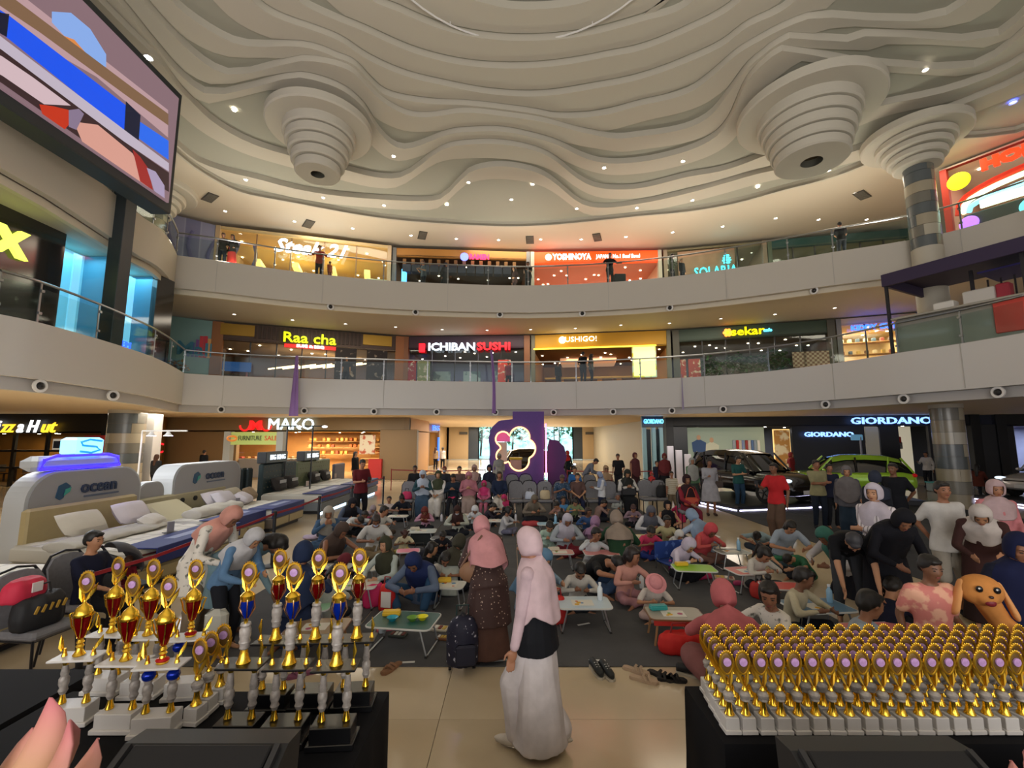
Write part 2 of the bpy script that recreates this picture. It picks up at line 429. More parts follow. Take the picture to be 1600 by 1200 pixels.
# ---------------------------------------------------------------- the sculpted dome ceiling
CX, CY = .3, 9.0
CURV = [
 [(269,231),(300,258),(337,281),(375,300),(437,312),(500,324),(587,339),(700,349),(812,353),(925,345),(1000,337),(1075,330),(1150,317),(1225,296),(1300,277),(1356,255),(1412,227),(1487,214),(1544,214),(1600,208)],
 [(272,233),(297,247),(344,266),(400,279),(456,294),(512,304),(587,311),(662,314),(692,311),(708,296),(720,278),(740,266),(775,260),(812,263),(850,274),(880,296),(905,318),(940,325),(1000,318),(1075,302),(1150,281),(1190,270),(1250,258),(1326,240),(1375,221),(1450,187),(1525,154),(1600,124)],
 [(250,95),(272,130),(300,160),(337,194),(394,225),(456,244),(542,266),(587,277),(632,277),(655,259),(685,236),(719,227),(775,225),(831,234),(869,251),(899,277),(925,291),(955,296),(1000,294),(1075,276),(1125,268),(1165,255),(1190,245),(1260,215),(1330,180),(1379,163),(1412,158),(1487,142),(1600,94)],
 [(200,20),(244,75),(265,100),(297,131),(337,153),(375,147),(400,129),(422,124),(467,120),(531,139),(569,169),(587,199),(610,225),(632,234),(662,225),(700,210),(737,206),(775,205),(812,210),(869,225),(906,244),(944,255),(1000,253),(1050,243),(1090,230),(1120,213),(1140,188),(1152,160),(1165,130),(1200,95),(1260,76),(1319,71),(1365,85),(1386,101),(1395,122),(1431,131),(1487,116),(1600,52)],
 [(234,15),(265,50),(312,94),(340,112),(375,122),(400,114),(430,99),(467,94),(512,99),(550,112),(576,139),(606,165),(644,182),(681,182),(719,176),(775,180),(850,191),(925,210),(962,217),(1000,213),(1075,200),(1112,180),(1127,161),(1150,131),(1169,105),(1210,75),(1262,55),(1319,47),(1375,52),(1405,67),(1424,90),(1469,90),(1525,71),(1600,22)],
 [(266,0),(312,38),(345,58),(375,72),(400,75),(437,71),(475,73),(512,84),(542,101),(569,127),(606,150),(662,161),(737,165),(812,176),(869,184),(906,184),(944,180),(1000,165),(1075,146),(1112,120),(1150,86),(1187,64),(1232,41),(1300,22),(1356,22),(1386,34),(1412,39),(1450,34),(1506,11)],
 [(400,8),(437,30),(482,45),(531,64),(569,90),(625,116),(700,135),(775,148),(850,150),(925,139),(1000,124),(1075,97),(1131,71),(1169,41),(1232,11)],
 [(464,0),(512,26),(569,49),(644,82),(719,101),(794,107),(869,103),(944,90),(1000,79),(1075,49),(1150,8)],
 [(580,0),(625,19),(700,49),(775,62),(850,63),(925,54),(1000,34),(1075,8)],
 [(737,0),(794,13),(850,14),(925,0)],
]
DH = .21
NA = 220
DEFR = [13.5, 12.3, 11.4, 10.4, 9.5, 8.6, 7.8, 7.0, 6.1, 5.2]
def polar_curve(i):
    z = Z3 + DH * i
    pts = []
    for x, y in CURV[i]:
        p = gp(x, y, z); d = V((p.x - CX, p.y - CY)); pts.append((atan2(d.y, d.x) % (2 * pi), d.length))
    pts.sort()
    a0, a1 = None, None
    # largest angular gap is the unseen part
    gaps = [((pts[(k + 1) % len(pts)][0] - pts[k][0]) % (2 * pi), k) for k in range(len(pts))]
    g, k = max(gaps); st = pts[k][0]
    n = max(2, int(g / .35))
    r0, r1 = pts[k][1], pts[(k + 1) % len(pts)][1]
    extra = []
    for j in range(1, n):
        f = j / n; a = (st + g * f) % (2 * pi); w_ = min(1, min(f, 1 - f) * 5)
        rr = (r0 if f < .5 else r1) * (1 - w_) + DEFR[i] * (1 + .05 * sin(5 * a + i * .4)) * w_
        extra.append((a, rr))
    pts = sorted(pts + extra)
    N = len(pts); out = []
    for s_ in range(NA):
        a = 2 * pi * s_ / NA
        k = max([q for q in range(N) if pts[q][0] <= a], default=N - 1)
        p = [pts[(k + d) % N] for d in (-1, 0, 1, 2)]
        A = [p[1][0]]; A0 = p[1][0]
        xs_ = [((q[0] - A0 + pi) % (2 * pi)) - pi for q in p]; xs_[1] = 0
        t_ = (a - A0) % (2 * pi); h = xs_[2] if xs_[2] > 1e-6 else 1e-6
        m0 = (p[2][1] - p[0][1]) / max(1e-3, xs_[2] - xs_[0]); m1 = (p[3][1] - p[1][1]) / max(1e-3, xs_[3] - xs_[1])
        u = min(1, t_ / h)
        r_ = (2 * u ** 3 - 3 * u * u + 1) * p[1][1] + (u ** 3 - 2 * u * u + u) * h * m0 + (-2 * u ** 3 + 3 * u * u) * p[2][1] + (u ** 3 - u * u) * h * m1
        out.append(r_)
    return [(out[q - 1] + out[q] * 2 + out[(q + 1) % NA]) / 4 for q in range(NA)]
RC = [polar_curve(i) for i in range(10)]
for i in range(1, 10):                      # a curve never runs outside the one below
    RC[i] = [min(a, b - .10) for a, b in zip(RC[i], RC[i - 1])]
def pc(r, s_): a = 2 * pi * s_ / NA; return (CX + r * cos(a), CY + r * sin(a))
def ring(name, ri, ro, z0, z1, m, th_ok=True):
    vs = []
    for s_ in range(NA):
        a = pc(ri[s_], s_); b = pc(ro[s_], s_); vs += [(a[0], a[1], z0), (a[0], a[1], z1), (b[0], b[1], z1), (b[0], b[1], z0)]
    fs = []
    for s_ in range(NA):
        j = (s_ + 1) % NA
        for k in range(4): fs.append((s_ * 4 + k, s_ * 4 + (k + 1) % 4, j * 4 + (k + 1) % 4, j * 4 + k))
    return struct(MB().add(vs, fs), name, m, smooth=True)
# top ceiling around the dome: from the first curve outwards to beyond the shops
big = []
ring('ceiling', RC[0], [max(r + 2, 34) for r in RC[0]], Z3, Z3 + .12, ceilw)
for i in range(10):
    z = Z3 + DH * i
    if i:
        wdt = [min(.95 if i < 6 else 1.1, max(.12, (RC[i - 1][s_] - RC[i][s_]) * .92)) for s_ in range(NA)]
        ring('ceiling_band', RC[i], [RC[i][s_] + wdt[s_] for s_ in range(NA)], z, z + DH + .07, domew)
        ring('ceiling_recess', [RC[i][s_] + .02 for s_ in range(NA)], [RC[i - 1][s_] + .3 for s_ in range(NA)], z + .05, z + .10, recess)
    else:
        ring('ceiling_band', RC[0], [r + .12 for r in RC[0]], z - .02, z + DH + .06, domew)
zt = Z3 + DH * 9
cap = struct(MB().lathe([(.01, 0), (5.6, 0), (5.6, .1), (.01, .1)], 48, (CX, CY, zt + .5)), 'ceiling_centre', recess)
struct(MB().lathe([(5.4, 0), (5.6, 0), (5.6, 1), (5.4, 1)], 48, (CX, CY, zt - .0), cap=False), 'ceiling_drum', domew)
# hanging ring truss in the middle of the dome
tr = empty('lighting_truss', (CX, CY, 0), 0, 'thin white ring truss hanging in the dome opening at the top of the picture', 'truss')
rr = 4.6; zr = zt - .12
MB().tube([(rr * cos(2 * pi * k / 60), rr * sin(2 * pi * k / 60), zr) for k in range(60)], .03, 6, closed=True).obj('ring', white(), tr)
for k in range(18):
    a = 2 * pi * k / 18; MB().tube([(rr * cos(a), rr * sin(a), zr), (rr * cos(a), rr * sin(a), zr + .62)], .02, 6).obj('rod', white(), tr)

# hanging stepped cones
def stepped_cone(px, py, Rb, radii, zdisc, zbot, label, hole):
    p = gp(px, py, zdisc); root = empty('stepped_ceiling_cone', (p.x, p.y, zbot), 0, label, 'ceiling sculpture')
    H = zdisc - zbot; h = H / len(radii)
    def disc(r, z0, z1, hole=0):
        b = .05
        prof = [(hole or .02, z0), (r - b, z0), (r, z0 + b), (r, z1), (hole or .02, z1)]
        return MB().lathe(prof, 40, cap=not hole)
    disc(Rb, H, H + .30).obj('disc', domew, root, True)
    for k, r in enumerate(radii):                 # largest on top
        disc(r, H - (k + 1) * h + .0, H - k * h + (-.04 if k else 0.0), 0 if k < len(radii) - 1 else hole).obj('disc', domew, root, True)
        if k < len(radii) - 1:
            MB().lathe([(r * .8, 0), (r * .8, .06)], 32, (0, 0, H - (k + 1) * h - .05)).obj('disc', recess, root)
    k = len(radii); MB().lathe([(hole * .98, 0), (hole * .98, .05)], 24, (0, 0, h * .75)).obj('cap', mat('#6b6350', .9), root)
    MB().lathe([(.45 * Rb, 0), (.45 * Rb, .5)], 24, (0, 0, H + .3)).obj('neck', domew, root)
    return root
stepped_cone(500, 207, 1.88, [1.28, 1.18, 1.06, .94, .80], 13.75, 12.05, 'white stepped cone hanging from the ceiling on the left, hole in its bottom disc', .24)
stepped_cone(1262, 182, 2.28, [1.62, 1.50, 1.38, 1.26, 1.16], 13.75, 12.0, 'larger white stepped cone hanging from the ceiling on the right, hole in its bottom disc', .34)

# ---------------------------------------------------------------- columns with banded stone tiles
def column(x, y, r, label):
    root = empty('banded_column', (x, y, 0), 0, label, 'column')
    cols = ['#8f8672', '#5c6264', '#b3ab98', '#77746a', '#a49a84', '#c3beb0']
    rnd = random.Random(int(x * 10)); th = 2 * pi
    MB().lathe([(r - .03, 0), (r - .03, 13.8)], 40).obj('core', mat('#5a564e', .5), root, True)
    for z0, n in ((0.0, 8), (Z2 - .6, 8)):
        H = .42
        for k in range(n):
            a0 = rnd.random() * 6; nt = 3
            for q in range(nt):
                a = a0 + q * th / nt; b = a + th / nt - .012; m = 14
                vs = []
                for j in range(m + 1):
                    t = a + (b - a) * j / m
                    for rr_, zz in ((r, 0), (r, H - .012), (r - .06, H - .012), (r - .06, 0)): vs.append((rr_ * cos(t), rr_ * sin(t), z0 + k * H + zz))
                fs = []
                for j in range(m):
                    for e in range(4): fs.append((j * 4 + e, j * 4 + (e + 1) % 4, j * 4 + 4 + (e + 1) % 4, j * 4 + 4 + e))
                fs += [(3, 2, 1, 0), tuple(range(m * 4, m * 4 + 4))]
                ci = 1 if (q + k) % 4 == 0 else (k * 2 + (q == 2)) % 6
                MB().add(vs, fs).obj('stone_tile', mat(cols[ci], .25, spec=.6, name='column_stone'), root, True)
    MB().lathe([(r + .01, 3.36), (r + .01, 4.6)], 40).obj('shaft', mat('#bdb6a6', .5), root, True)
    MB().lathe([(r + .01, 5), (r + .01, Z2 - .6)], 40).obj('shaft', mat('#bdb6a6', .5), root, True)
    # flared stepped capital at the top floor
    for k in range(4):
        rr_ = max(r, .56) + .18 + .16 * k; z = 12.45 + .27 * k
        MB().lathe([(rr_ - .05, z), (rr_, z + .05), (rr_, z + .22), (rr_ * .9, z + .23), (rr_ * .9, z + .28)], 40).obj('capital_ring', domew, root, True)
    MB().lathe([(max(r, .56) + 1.05, 13.52), (max(r, .56) + 1.1, 13.57), (max(r, .56) + 1.1, 13.82)], 40).obj('capital_disc', domew, root, True)
    return root
column(15.4, 15.9, .45, 'round column clad in grey and beige stone bands on the right')
column(-16.6, 19.4, .66, 'round column clad in grey and beige stone bands on the left by the bed display')

# ---------------------------------------------------------------- downlights, vents and small fixtures
dlm = MB().lathe([(.10, 0), (.13, -.02), (.13, .02), (.1, .02)], 14, cap=False).mesh('trim_ring', True)
dll = MB().lathe([(.095, 0), (.095, .015)], 14).mesh('lens')
def downlight(p, em, group, label, col='#fff1dc', r=1.0):
    o = empty('downlight', p, 0, label, 'downlight', group); o.scale = (r * .7, r * .7, 1)
    link('trim_ring', dlm, o, m=white()); link('lens', dll, o, m=mat(col, .5, em=em))
for k, (px, py) in enumerate([(352,330),(460,346),(551,357),(642,368),(713,373),(779,375),(845,374),(908,374),(978,370),(1051,363),(1129,354),(1212,341),(1279,343),(1354,343),(1336,302)]):
    downlight(gp(px, py, Z3 - .01), 30, 'downlights on the flat top floor ceiling', 'small white downlight in the flat top ceiling, %s' % ('beside the column capital' if k == 14 else ORD[k] + ' from the left'))
for k, (px, py) in enumerate([(384,281),(505,309),(600,321),(698,320),(732,285),(832,288),(901,326),(995,325),(1082,313),(1184,292),(1295,266)]):
    downlight(gp(px, py, Z3 + DH - .01), 36, 'downlights on the lowest dome band', 'small downlight in the lowest wavy dome band, %s from the left' % ORD[k])
downlight(gp(799, 312, Z3 + DH + .04), 36, None, 'single bright downlight inside the arched bay of the dome')
for k, (px, py) in enumerate([(366,172),(615,244),(944,262),(1067,252),(1446,109)]):
    downlight(gp(px, py, Z3 + DH * 3 - .01), 40, 'downlights on the upper dome bands', 'bright downlight in a higher wavy dome band, %s from the left' % ORD[k])
downlight(gp(1583, 160, Z3 + DH - .01), 30, None, 'blue tinted downlight in the dome band near the right edge', '#4a5cff', 1.3)
downlight(gp(232, 90, Z3 + DH * 2 - .01), 40, None, 'bright downlight beside the video screen corner', '#ffffff', 1.4)
downlight(gp(108, 8, Z3 + DH * 4 - .01), 40, None, 'bright downlight at the top left above the video screen', '#ffffff', 1.8)
for k, (px, py) in enumerate([(366,491),(457,500),(540,506),(618,511),(691,515),(761,516),(829,515),(899,513),(970,508),(1046,505),(1126,498),(1211,491),(1304,481)]):
    downlight(gp(px, py, 8.39), 12, 'downlights over the lower balcony walkway', 'flush downlight over the lower balcony walkway, %s from the left' % ORD[k])
vm = MB().box((0, 0, 0), (.45, 1.0, .03)).mesh('frame'); sm_ = MB().box((0, 0, 0), (.38, .05, .05)).mesh('slat')
for k, (px, py) in enumerate([(482,350),(660,368),(828,375),(933,371),(1347,305),(328,309)]):
    p = gp(px, py, Z3 - .02); o = empty('ceiling_vent', p, atan2(p.y - 9, p.x) - pi / 2, 'dark slatted vent in the top ceiling, %s' % ['above the script steak sign', 'above the small red ramen sign', 'left above the orange header', 'right above the orange header', 'beside the right column capital', 'nearest the video screen'][k], 'vent')
    link('frame', vm, o, m=mat('#4a463e', .6))
    for j in range(8): link('slat', sm_, o, (0, -.42 + .12 * j, -.02), m=mat('#6e6a60', .5))
ball = MB().ell((0, 0, 0), (.09, .07, .09), 10, 8).mesh('eyeball'); bring = MB().lathe([(.10, 0), (.16, -.02), (.16, .03), (.10, .03)], 16, cap=False).mesh('ring', True)
for k, (px, py, z, g) in enumerate([(60,620,3.57,0),(175,632,3.57,0),(345,643,3.57,0),(475,646,3.57,0),(584,646,3.57,0),(682,645,3.57,0),(774,645,3.57,0),(865,645,3.57,0),(958,643,3.57,0),(1050,641,3.57,0),(1130,638,3.57,0),(1290,630,3.57,0),(1412,621,3.57,0),(1560,614,3.57,0),(516,487,8.39,1),(649,495,8.39,1),(781,499,8.39,1),(910,495,8.39,1),(1047,487,8.39,1),(1273,464,8.39,1)]):
    P = inset(all1 if not g else all2, .1); d = ray(px, py); best = None
    for i in range(len(P) - 1):
        a, b = P[i], P[i + 1]; den = d.x * (b.y - a.y) - d.y * (b.x - a.x)
        if abs(den) < 1e-9: continue
        t = (a.x * (b.y - a.y) - a.y * (b.x - a.x)) / den; u = (d.x * t - a.x) / (b.x - a.x) if abs(b.x - a.x) > abs(b.y - a.y) else (d.y * t - a.y) / (b.y - a.y)
        if t > 1 and -.01 <= u <= 1.01: best = t if best is None else min(best, t)
    if best is None: continue
    o = empty('eyeball_light', (d.x * best, d.y * best, z), atan2(d.y * best - 10, d.x * best) - pi / 2, 'dark eyeball light in a white ring, %s balcony lip, %s from the left' % ('upper' if g else 'lower', ORD[k - 14 * g]), 'spotlight', 'eyeball lights on the %s balcony lip' % ('upper' if g else 'lower'))
    link('eyeball', ball, o, m=mat('#1c1a1a', .4)); q = link('ring', bring, o, m=white()); q.rotation_euler = (pi / 2, 0, 0)
# ================================================================ shops
def gx(px, py, X):
    d = ray(px, py); t = X / d.x
    return V((X, d.y * t, CAMZ + d.z * t))
def facing(A, B):                      # local frame of a facade: x from A to B, y away from the atrium
    t = (B - A); L = t.length; t = t / L; n = V((-t.y, t.x))
    if n.dot((A + B) / 2 - V((0, 10))) < 0: n = -n
    return t, n, L
def lamp_disc(root, p, r=.05, em=14, col='#fff0d0'):
    MB().lathe([(r, 0), (r, .02)], 10).obj('lamp', mat(col, .5, em=em), root, loc=p)
glassf = glass_mat((.96, .97, .97), .96)
def shop(name, A, B, z0, z1, label, head=.8, headc='#444', headm=None, backc='#a08060', floorc='#7a6a58', ceilc='#b9a78c', depth=5,
         post=None, postc='#777', power=60, lcol=(1, .8, .55), panes=0, lamps=6, emlamp=14, back_em=0, seed=1, mull='#2a2a2a', stuff=True, cz=None, headrise=0):
    t, n, L = facing(A, B); ang = atan2(t.y, t.x); rnd = random.Random(seed)
    root = empty(name, (A.x, A.y, z0), ang, label, 'shop')
    s = 1 if n.dot(V((-sin(ang), cos(ang)))) > 0 else -1
    H = z1 - z0; zc = H - head if cz is None else cz
    hm = headm or mat(headc, .5)
    MB().bbox((L / 2, s * .1, H - head / 2), (L, .2, head), .01).obj('sign_band', hm, root)
    MB().box((L / 2, s * depth, H / 2), (L, .1, H)).obj('back_wall', mat(backc, .7, noise_=.15, nscale=1.5, em=back_em), root)
    for x in (.05, L - .05): MB().box((x, s * depth / 2, H / 2), (.1, depth, H)).obj('side_wall', mat(backc, .7), root)
    MB().box((L / 2, s * depth / 2, zc + .05), (L, depth, .06)).obj('shop_ceiling', mat(ceilc, .8), root)
    MB().box((L / 2, s * depth / 2, .02), (L, depth, .04)).obj('shop_floor', mat(floorc, .3), root)
    pw = post or .22
    for x in (pw / 2, L - pw / 2): MB().bbox((x, -s * .02 + s * .1, H / 2), (pw, .3, H), .01).obj('post', mat(postc, .5), root)
    if panes:
        w = (L - 2 * pw) / panes
        for k in range(panes):
            MB().box((pw + w * (k + .5), s * .12, (H - head) / 2), (w - .05, .015, H - head - .1)).obj('glass_pane', glassf, root)
            if k: MB().box((pw + w * k, s * .12, (H - head) / 2), (.06, .08, H - head)).obj('mullion', mat(mull, .4), root)
    for k in range(lamps):
        lamp_disc(root, (L * (k + .5 + rnd.uniform(-.2, .2)) / lamps, s * rnd.uniform(.6, depth - .6), zc - .02), .06, emlamp)
    if power:
        c = A + t * (L / 2) + n * (depth * .5)
        area('shop_lamp', (c.x, c.y, z0 + zc - .08), min(L * .6, 4), power, lcol, (0, 0, ang), min(2.0, depth * .4))
    if stuff:                          # low furniture of the shop
        for k in range(int(L / 1.6)):
            x = .8 + k * 1.6 + rnd.uniform(-.2, .2); y = s * rnd.uniform(1.2, depth - 1)
            if x > L - .6: continue
            h = .74; MB().bbox((x, y, h), (.9, .7, .04), .01).box((x, y, h / 2), (.08, .08, h)).box((x, y, .03), (.4, .4, .03)).obj('table', mat(rnd.choice(['#5b4634', '#7b6248', '#3b3330']), .5), root)
            for q in (-.65, .65):
                MB().bbox((x + q * .9, y, .45), (.38, .38, .05), .02).bbox((x + q * 1.15, y, .72), (.05, .38, .4), .02).box((x + q * .9, y, .22), (.06, .06, .44)).obj('stool', mat(rnd.choice(['#2c2724', '#6d4a33', '#8a2c22']), .5), root)
    return root, t, n, L, s, ang
def on(A, t, n, x, z, out=.1): return V((A.x + t.x * x - n.x * out, A.y + t.y * x - n.y * out, z))
def sign(sh, A, txt, xc, z, size, m, width=None, shear=0, out=.08, ext=.04, name='sign_letters', bold=.01):
    root, t, n, L, s, ang = sh
    r = V((t.x, t.y, 0))
    if r.cross(V((0, 0, 1))).dot(V((-n.x, -n.y, 0))) < 0: r = -r
    p = on(A, t, n, xc, z, out)
    return text(txt, size, m, p, r, V((0, 0, 1)), ext, root, name, width=width, shear=shear, bold=bold)
def frac(A, B, px, z):                  # distance along the facade that is seen at picture column px
    t, n, L = facing(A, B); d = (px - 800) / 700
    # solve (A + t x).x = d * fwd ; fwd from depth and height
    best = 0; bd = 9e9
    for k in range(0, 401):
        x = L * k / 400; p = A + t * x; dep = p.y * cos(TILT) + (z - CAMZ) * sin(TILT)
        e = abs(800 + 700 * p.x / dep - px)
        if e < bd: bd = e; best = x
    return best
glowb = lambda c, s: mat(c, .4, em=s)
def P2(px, py, z): p = gp(px, py, z); return V((p.x, p.y))

# ---- lower balcony level
zt1 = 8.33
A, B = P2(333, 502, zt1), P2(632, 526, zt1)
sh = shop('noodle_restaurant', A, B, 4.98, 8.33, 'wood and brown restaurant front with lime green letters over a red strip', .95, '#4a3426', backc='#6b4a30', post=.5, postc='#a0683c', power=100, panes=7, lamps=12, seed=3)
for a, b, c in ((345, 398, '#a8801e'), (567, 612, '#b8902a')):
    x0, x1 = frac(A, B, a, 8), frac(A, B, b, 8)
    MB().bbox(((x0 + x1) / 2, -sh[4] * .02, 2.98), (x1 - x0, .12, .6), .01).obj('gold_panel', mat(c, .45, .2), sh[0])
k = 0
x0, x1 = frac(A, B, 399, 8), frac(A, B, 566, 8)
while x0 + .22 * k < x1:
    MB().bbox((x0 + .22 * k, -sh[4] * .03, 2.95), (.12, .06, .7), .01).obj('slat', mat('#3a2a20', .6), sh[0]); k += 1
sign(sh, A, 'Raa cha', frac(A, B, 485, 8), 7.72, .78, glowb('#c9d400', 1.3), 2.65, out=.25, bold=.012)
MB().bbox((frac(A, B, 485, 7.2), -sh[4] * .1, 2.32), (2.6, .1, .2), .01).obj('red_strip', glowb('#d8201c', .9), sh[0])
sign(sh, A, 'SUKI & BBQ', frac(A, B, 485, 7.2), 7.3, .2, glowb('#ffffff', 1.8), 1.4, out=.2)
for a, b in ((522, 556), (572, 604)):
    x0, x1 = frac(A, B, a, 6), frac(A, B, b, 6)
    MB().bbox(((x0 + x1) / 2, sh[4] * .0, 1.25), (x1 - x0, .06, 2.3), .01).obj('menu_board', pattern('noise', '#241d1c', '#9c8c7c', 3, .62), sh[0])
x0 = frac(A, B, 372, 6); MB().bbox((x0, -sh[4] * .25, 1.0), (1.3, .05, .5), .01).obj('blue_board', glowb('#1f4f8c', .4), sh[0])
for k in range(6): MB().lathe([(.04, 0), (.04, 1.6 + .2 * k)], 6).obj('light_tube', glowb('#ffd9a0', 5), sh[0], loc=(x0 + 1.2 + k * .7, sh[4] * (1.5 + .3 * k), 1.2 + .1 * k)).rotation_euler = (0, 1.35, .2)

A, B = P2(630, 526, zt1), P2(828, 524, zt1)
sh = shop('sushi_restaurant', A, B, 4.98, 8.33, 'purple lit sushi restaurant with white and red letters', .75, '#3c2a38', backc='#4c4a60', ceilc='#2a2733', post=.35, postc='#8a5a3a', power=90, lcol=(.9, .85, 1), panes=5, lamps=12, seed=5)
z = 7.62
MB().bbox((frac(A, B, 660, z), -sh[4] * .1, z - 4.98), (.34, .12, .52), .02).obj('red_emblem', glowb('#ff1420', 3), sh[0])
sign(sh, A, 'ICHIBAN', frac(A, B, 707, z), z, .62, glowb('#e8f4ff', 2), 2.75, out=.25, bold=.015)
sign(sh, A, 'SUSHI', frac(A, B, 772, z), z, .62, glowb('#ff1420', 2.2), 1.95, out=.25, bold=.015)
for px, c in ((640, '#a5303a'), (662, '#8d9a70'), (788, '#c9473c')):
    MB().bbox((frac(A, B, px, 6), 0, 1.1), (.75, .05, 1.6), .01).obj('poster', pattern('noise', c, '#d8cbb8', 4, .6), sh[0])
MB().bbox((frac(A, B, 626, 7), -.02, 2.0), (.28, .05, .5), .01).obj('blue_light_box', glowb('#5aa8e8', 2), sh[0])
for k in range(3):
    MB().bbox((1.4 + k * 2.1, sh[4] * 4.8, 1.3), (1.2, .1, 1.3), .01).obj('wall_picture', pattern('noise', '#3e5a50', '#8fa08c', 2, .5), sh[0])

A, B = P2(830, 524, zt1), P2(1047, 516, zt1)
sh = shop('conveyor_sushi_shop', A, B, 4.98, 8.33, 'open warm lit sushi shop under a wide yellow header', .85, '#c9950c', backc='#c08a4a', ceilc='#7a5838', floorc='#6d5334', power=190, lcol=(1, .78, .45), panes=0, lamps=26, seed=6, depth=7, postc='#6d6a58')
MB().bbox((3.0 + .6, -sh[4] * .06, 2.5), (6.9, .1, .07), .01).obj('light_strip', glowb('#ffd83a', 3), sh[0])
sign(sh, A, 'SUSHIGO!', frac(A, B, 905, 7.9), 7.95, .42, glowb('#fff7dc', 2), 2.0, out=.2, bold=.0)
MB().lathe([(.2, 0), (.2, .08)], 16).obj('round_emblem', glowb('#fff7dc', 3), sh[0], loc=(frac(A, B, 879, 7.9), -sh[4] * .12, 2.97)).rotation_euler = (pi / 2, 0, 0)
MB().bbox((frac(A, B, 1008, 6.5), sh[4] * .4, 1.7), (1.35, .1, 1.9), .02).obj('bright_menu_board', pattern('noise', '#f0e050', '#e8f8ff', 3, .5), sh[0])
MB().bbox((frac(A, B, 1008, 6.5), sh[4] * .33, 1.7), (1.2, .04, 1.7), .02).obj('menu_light_box', mat('#e8f0c0', .5, em=1.6, emc='#e8f080'), sh[0])
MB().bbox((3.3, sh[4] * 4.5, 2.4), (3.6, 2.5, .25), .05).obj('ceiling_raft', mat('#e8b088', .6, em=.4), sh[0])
for k in range(5): MB().bbox((1.0 + k * 1.2, sh[4] * 3, .55), (.9, .5, 1.1), .04).obj('booth_seat', mat('#5b3a22', .5), sh[0])
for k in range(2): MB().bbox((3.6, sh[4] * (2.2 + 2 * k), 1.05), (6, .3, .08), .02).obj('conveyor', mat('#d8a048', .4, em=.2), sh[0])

A, B = P2(1050, 516, zt1), P2(1303, 499, zt1)
sh = shop('restaurant', A, B, 4.98, 8.33, 'dark green fronted restaurant with yellow letters, orange flower emblem and plants', .7, '#2d4030', backc='#4b4238', ceilc='#5a564e', post=.35, postc='#4c4a3e', power=90, lcol=(1, .92, .8), panes=6, lamps=14, seed=8)
sign(sh, A, 'sekar', frac(A, B, 1167, 7.95), 7.96, .62, glowb('#ffe800', 1.3), 1.6, out=.2, bold=.008)
c = (frac(A, B, 1136, 7.95), -sh[4] * .12, 2.98)
for k in range(6):
    a = k * pi / 3; MB().lathe([(.09, 0), (.09, .05)], 10).obj('petal', glowb('#ff8a28', 2.2), sh[0], loc=(c[0] + .15 * cos(a), c[1], c[2] + .15 * sin(a))).rotation_euler = (pi / 2, 0, 0)
MB().lathe([(.07, 0), (.07, .06)], 10).obj('emblem_centre', glowb('#ffe800', 2), sh[0], loc=c).rotation_euler = (pi / 2, 0, 0)
sign(sh, A, 'cafe', frac(A, B, 1198, 7.95), 7.95, .22, glowb('#5ad0ff', 2), .4, out=.2)
for px in (1250, 1267, 1288): MB().bbox((frac(A, B, px, 6), -.02, 1.35), (.62, .05, .8), .01).obj('menu_sheet', pattern('check', '#c9b79c', '#8a6a58', 9, .5), sh[0])
for px in (1063, 1085): MB().bbox((frac(A, B, px, 6), -.02, 1.0), (.62, .05, 1.3), .01).obj('poster', pattern('noise', '#a8402c', '#d8c8a8', 4, .6), sh[0])
rnd = random.Random(4)
def foliage(name, c, r, n, leaf, col, label=None, cat=None, group=None, parent=None):
    b = MB()
    for k in range(n):
        d = V((rnd.gauss(0, 1), rnd.gauss(0, 1), rnd.gauss(0, 1))).normalized() * (rnd.random() ** .4)
        p = V((d.x * r[0], d.y * r[1], d.z * r[2])); a = V((rnd.uniform(-1, 1), rnd.uniform(-1, 1), rnd.uniform(-.6, .6))).normalized(); q = a.cross(V((0, 0, 1))).normalized() * leaf * .35
        b.add([p, p + a * leaf * .5 + q, p + a * leaf, p + a * leaf * .5 - q], [(0, 1, 2, 3)])
    o = b.obj(name, mat(col, .5, noise_=.3, nscale=6), parent, loc=c); return tag(o, label, cat, group)
for k, px in enumerate((1112, 1150, 1178, 1210)):
    x = frac(A, B, px, 6); p = on(A, sh[1], sh[2], x, 0, .6)
    r_ = empty('potted_plant', (p.x, p.y, 4.98), 0, 'leafy green plant in a pot by the green restaurant front, %s from the left' % ('first', 'second', 'third', 'fourth')[k], 'plant', None)
    MB().lathe([(.16, 0), (.22, .4), (.2, .4)], 12).obj('pot', mat('#3a3430', .7), r_)
    foliage('foliage', (0, 0, 1.05 + .15 * (k % 2)), (.75, .3, .6), 260, .22, '#2f5a2a', parent=r_)['kind'] = 'stuff'

A, B = P2(1305, 499, zt1), P2(1440, 488, zt1)
sh = shop('clothing_shop', A, B, 4.98, 8.33, 'warmly lit shop with shelves and blue sign, behind the purple canopied kiosk', .35, '#c9b090', backc='#e0c090', ceilc='#d8c8a0', power=200, lcol=(1, .85, .6), panes=3, lamps=8, seed=9, stuff=False)
sign(sh, A, 'KIDDY CUTS', frac(A, B, 1365, 7.9), 7.75, .34, glowb('#2858ff', 4), 2.0, out=.2)
for k in range(4):
    MB().bbox((2.2, sh[4] * 2.4, .5 + .65 * k), (3.4, .5, .05), .01).obj('shelf', mat('#a87840', .5), sh[0])
    for j in range(9): MB().bbox((.8 + j * .36, sh[4] * 2.3, .62 + .65 * k), (.16, .2, .2), .02).obj('goods', mat(random.Random(j * 5 + k).choice(['#8a3a2a', '#e0c8a0', '#4a5a6a', '#c8a050', '#604030']), .6), sh[0])

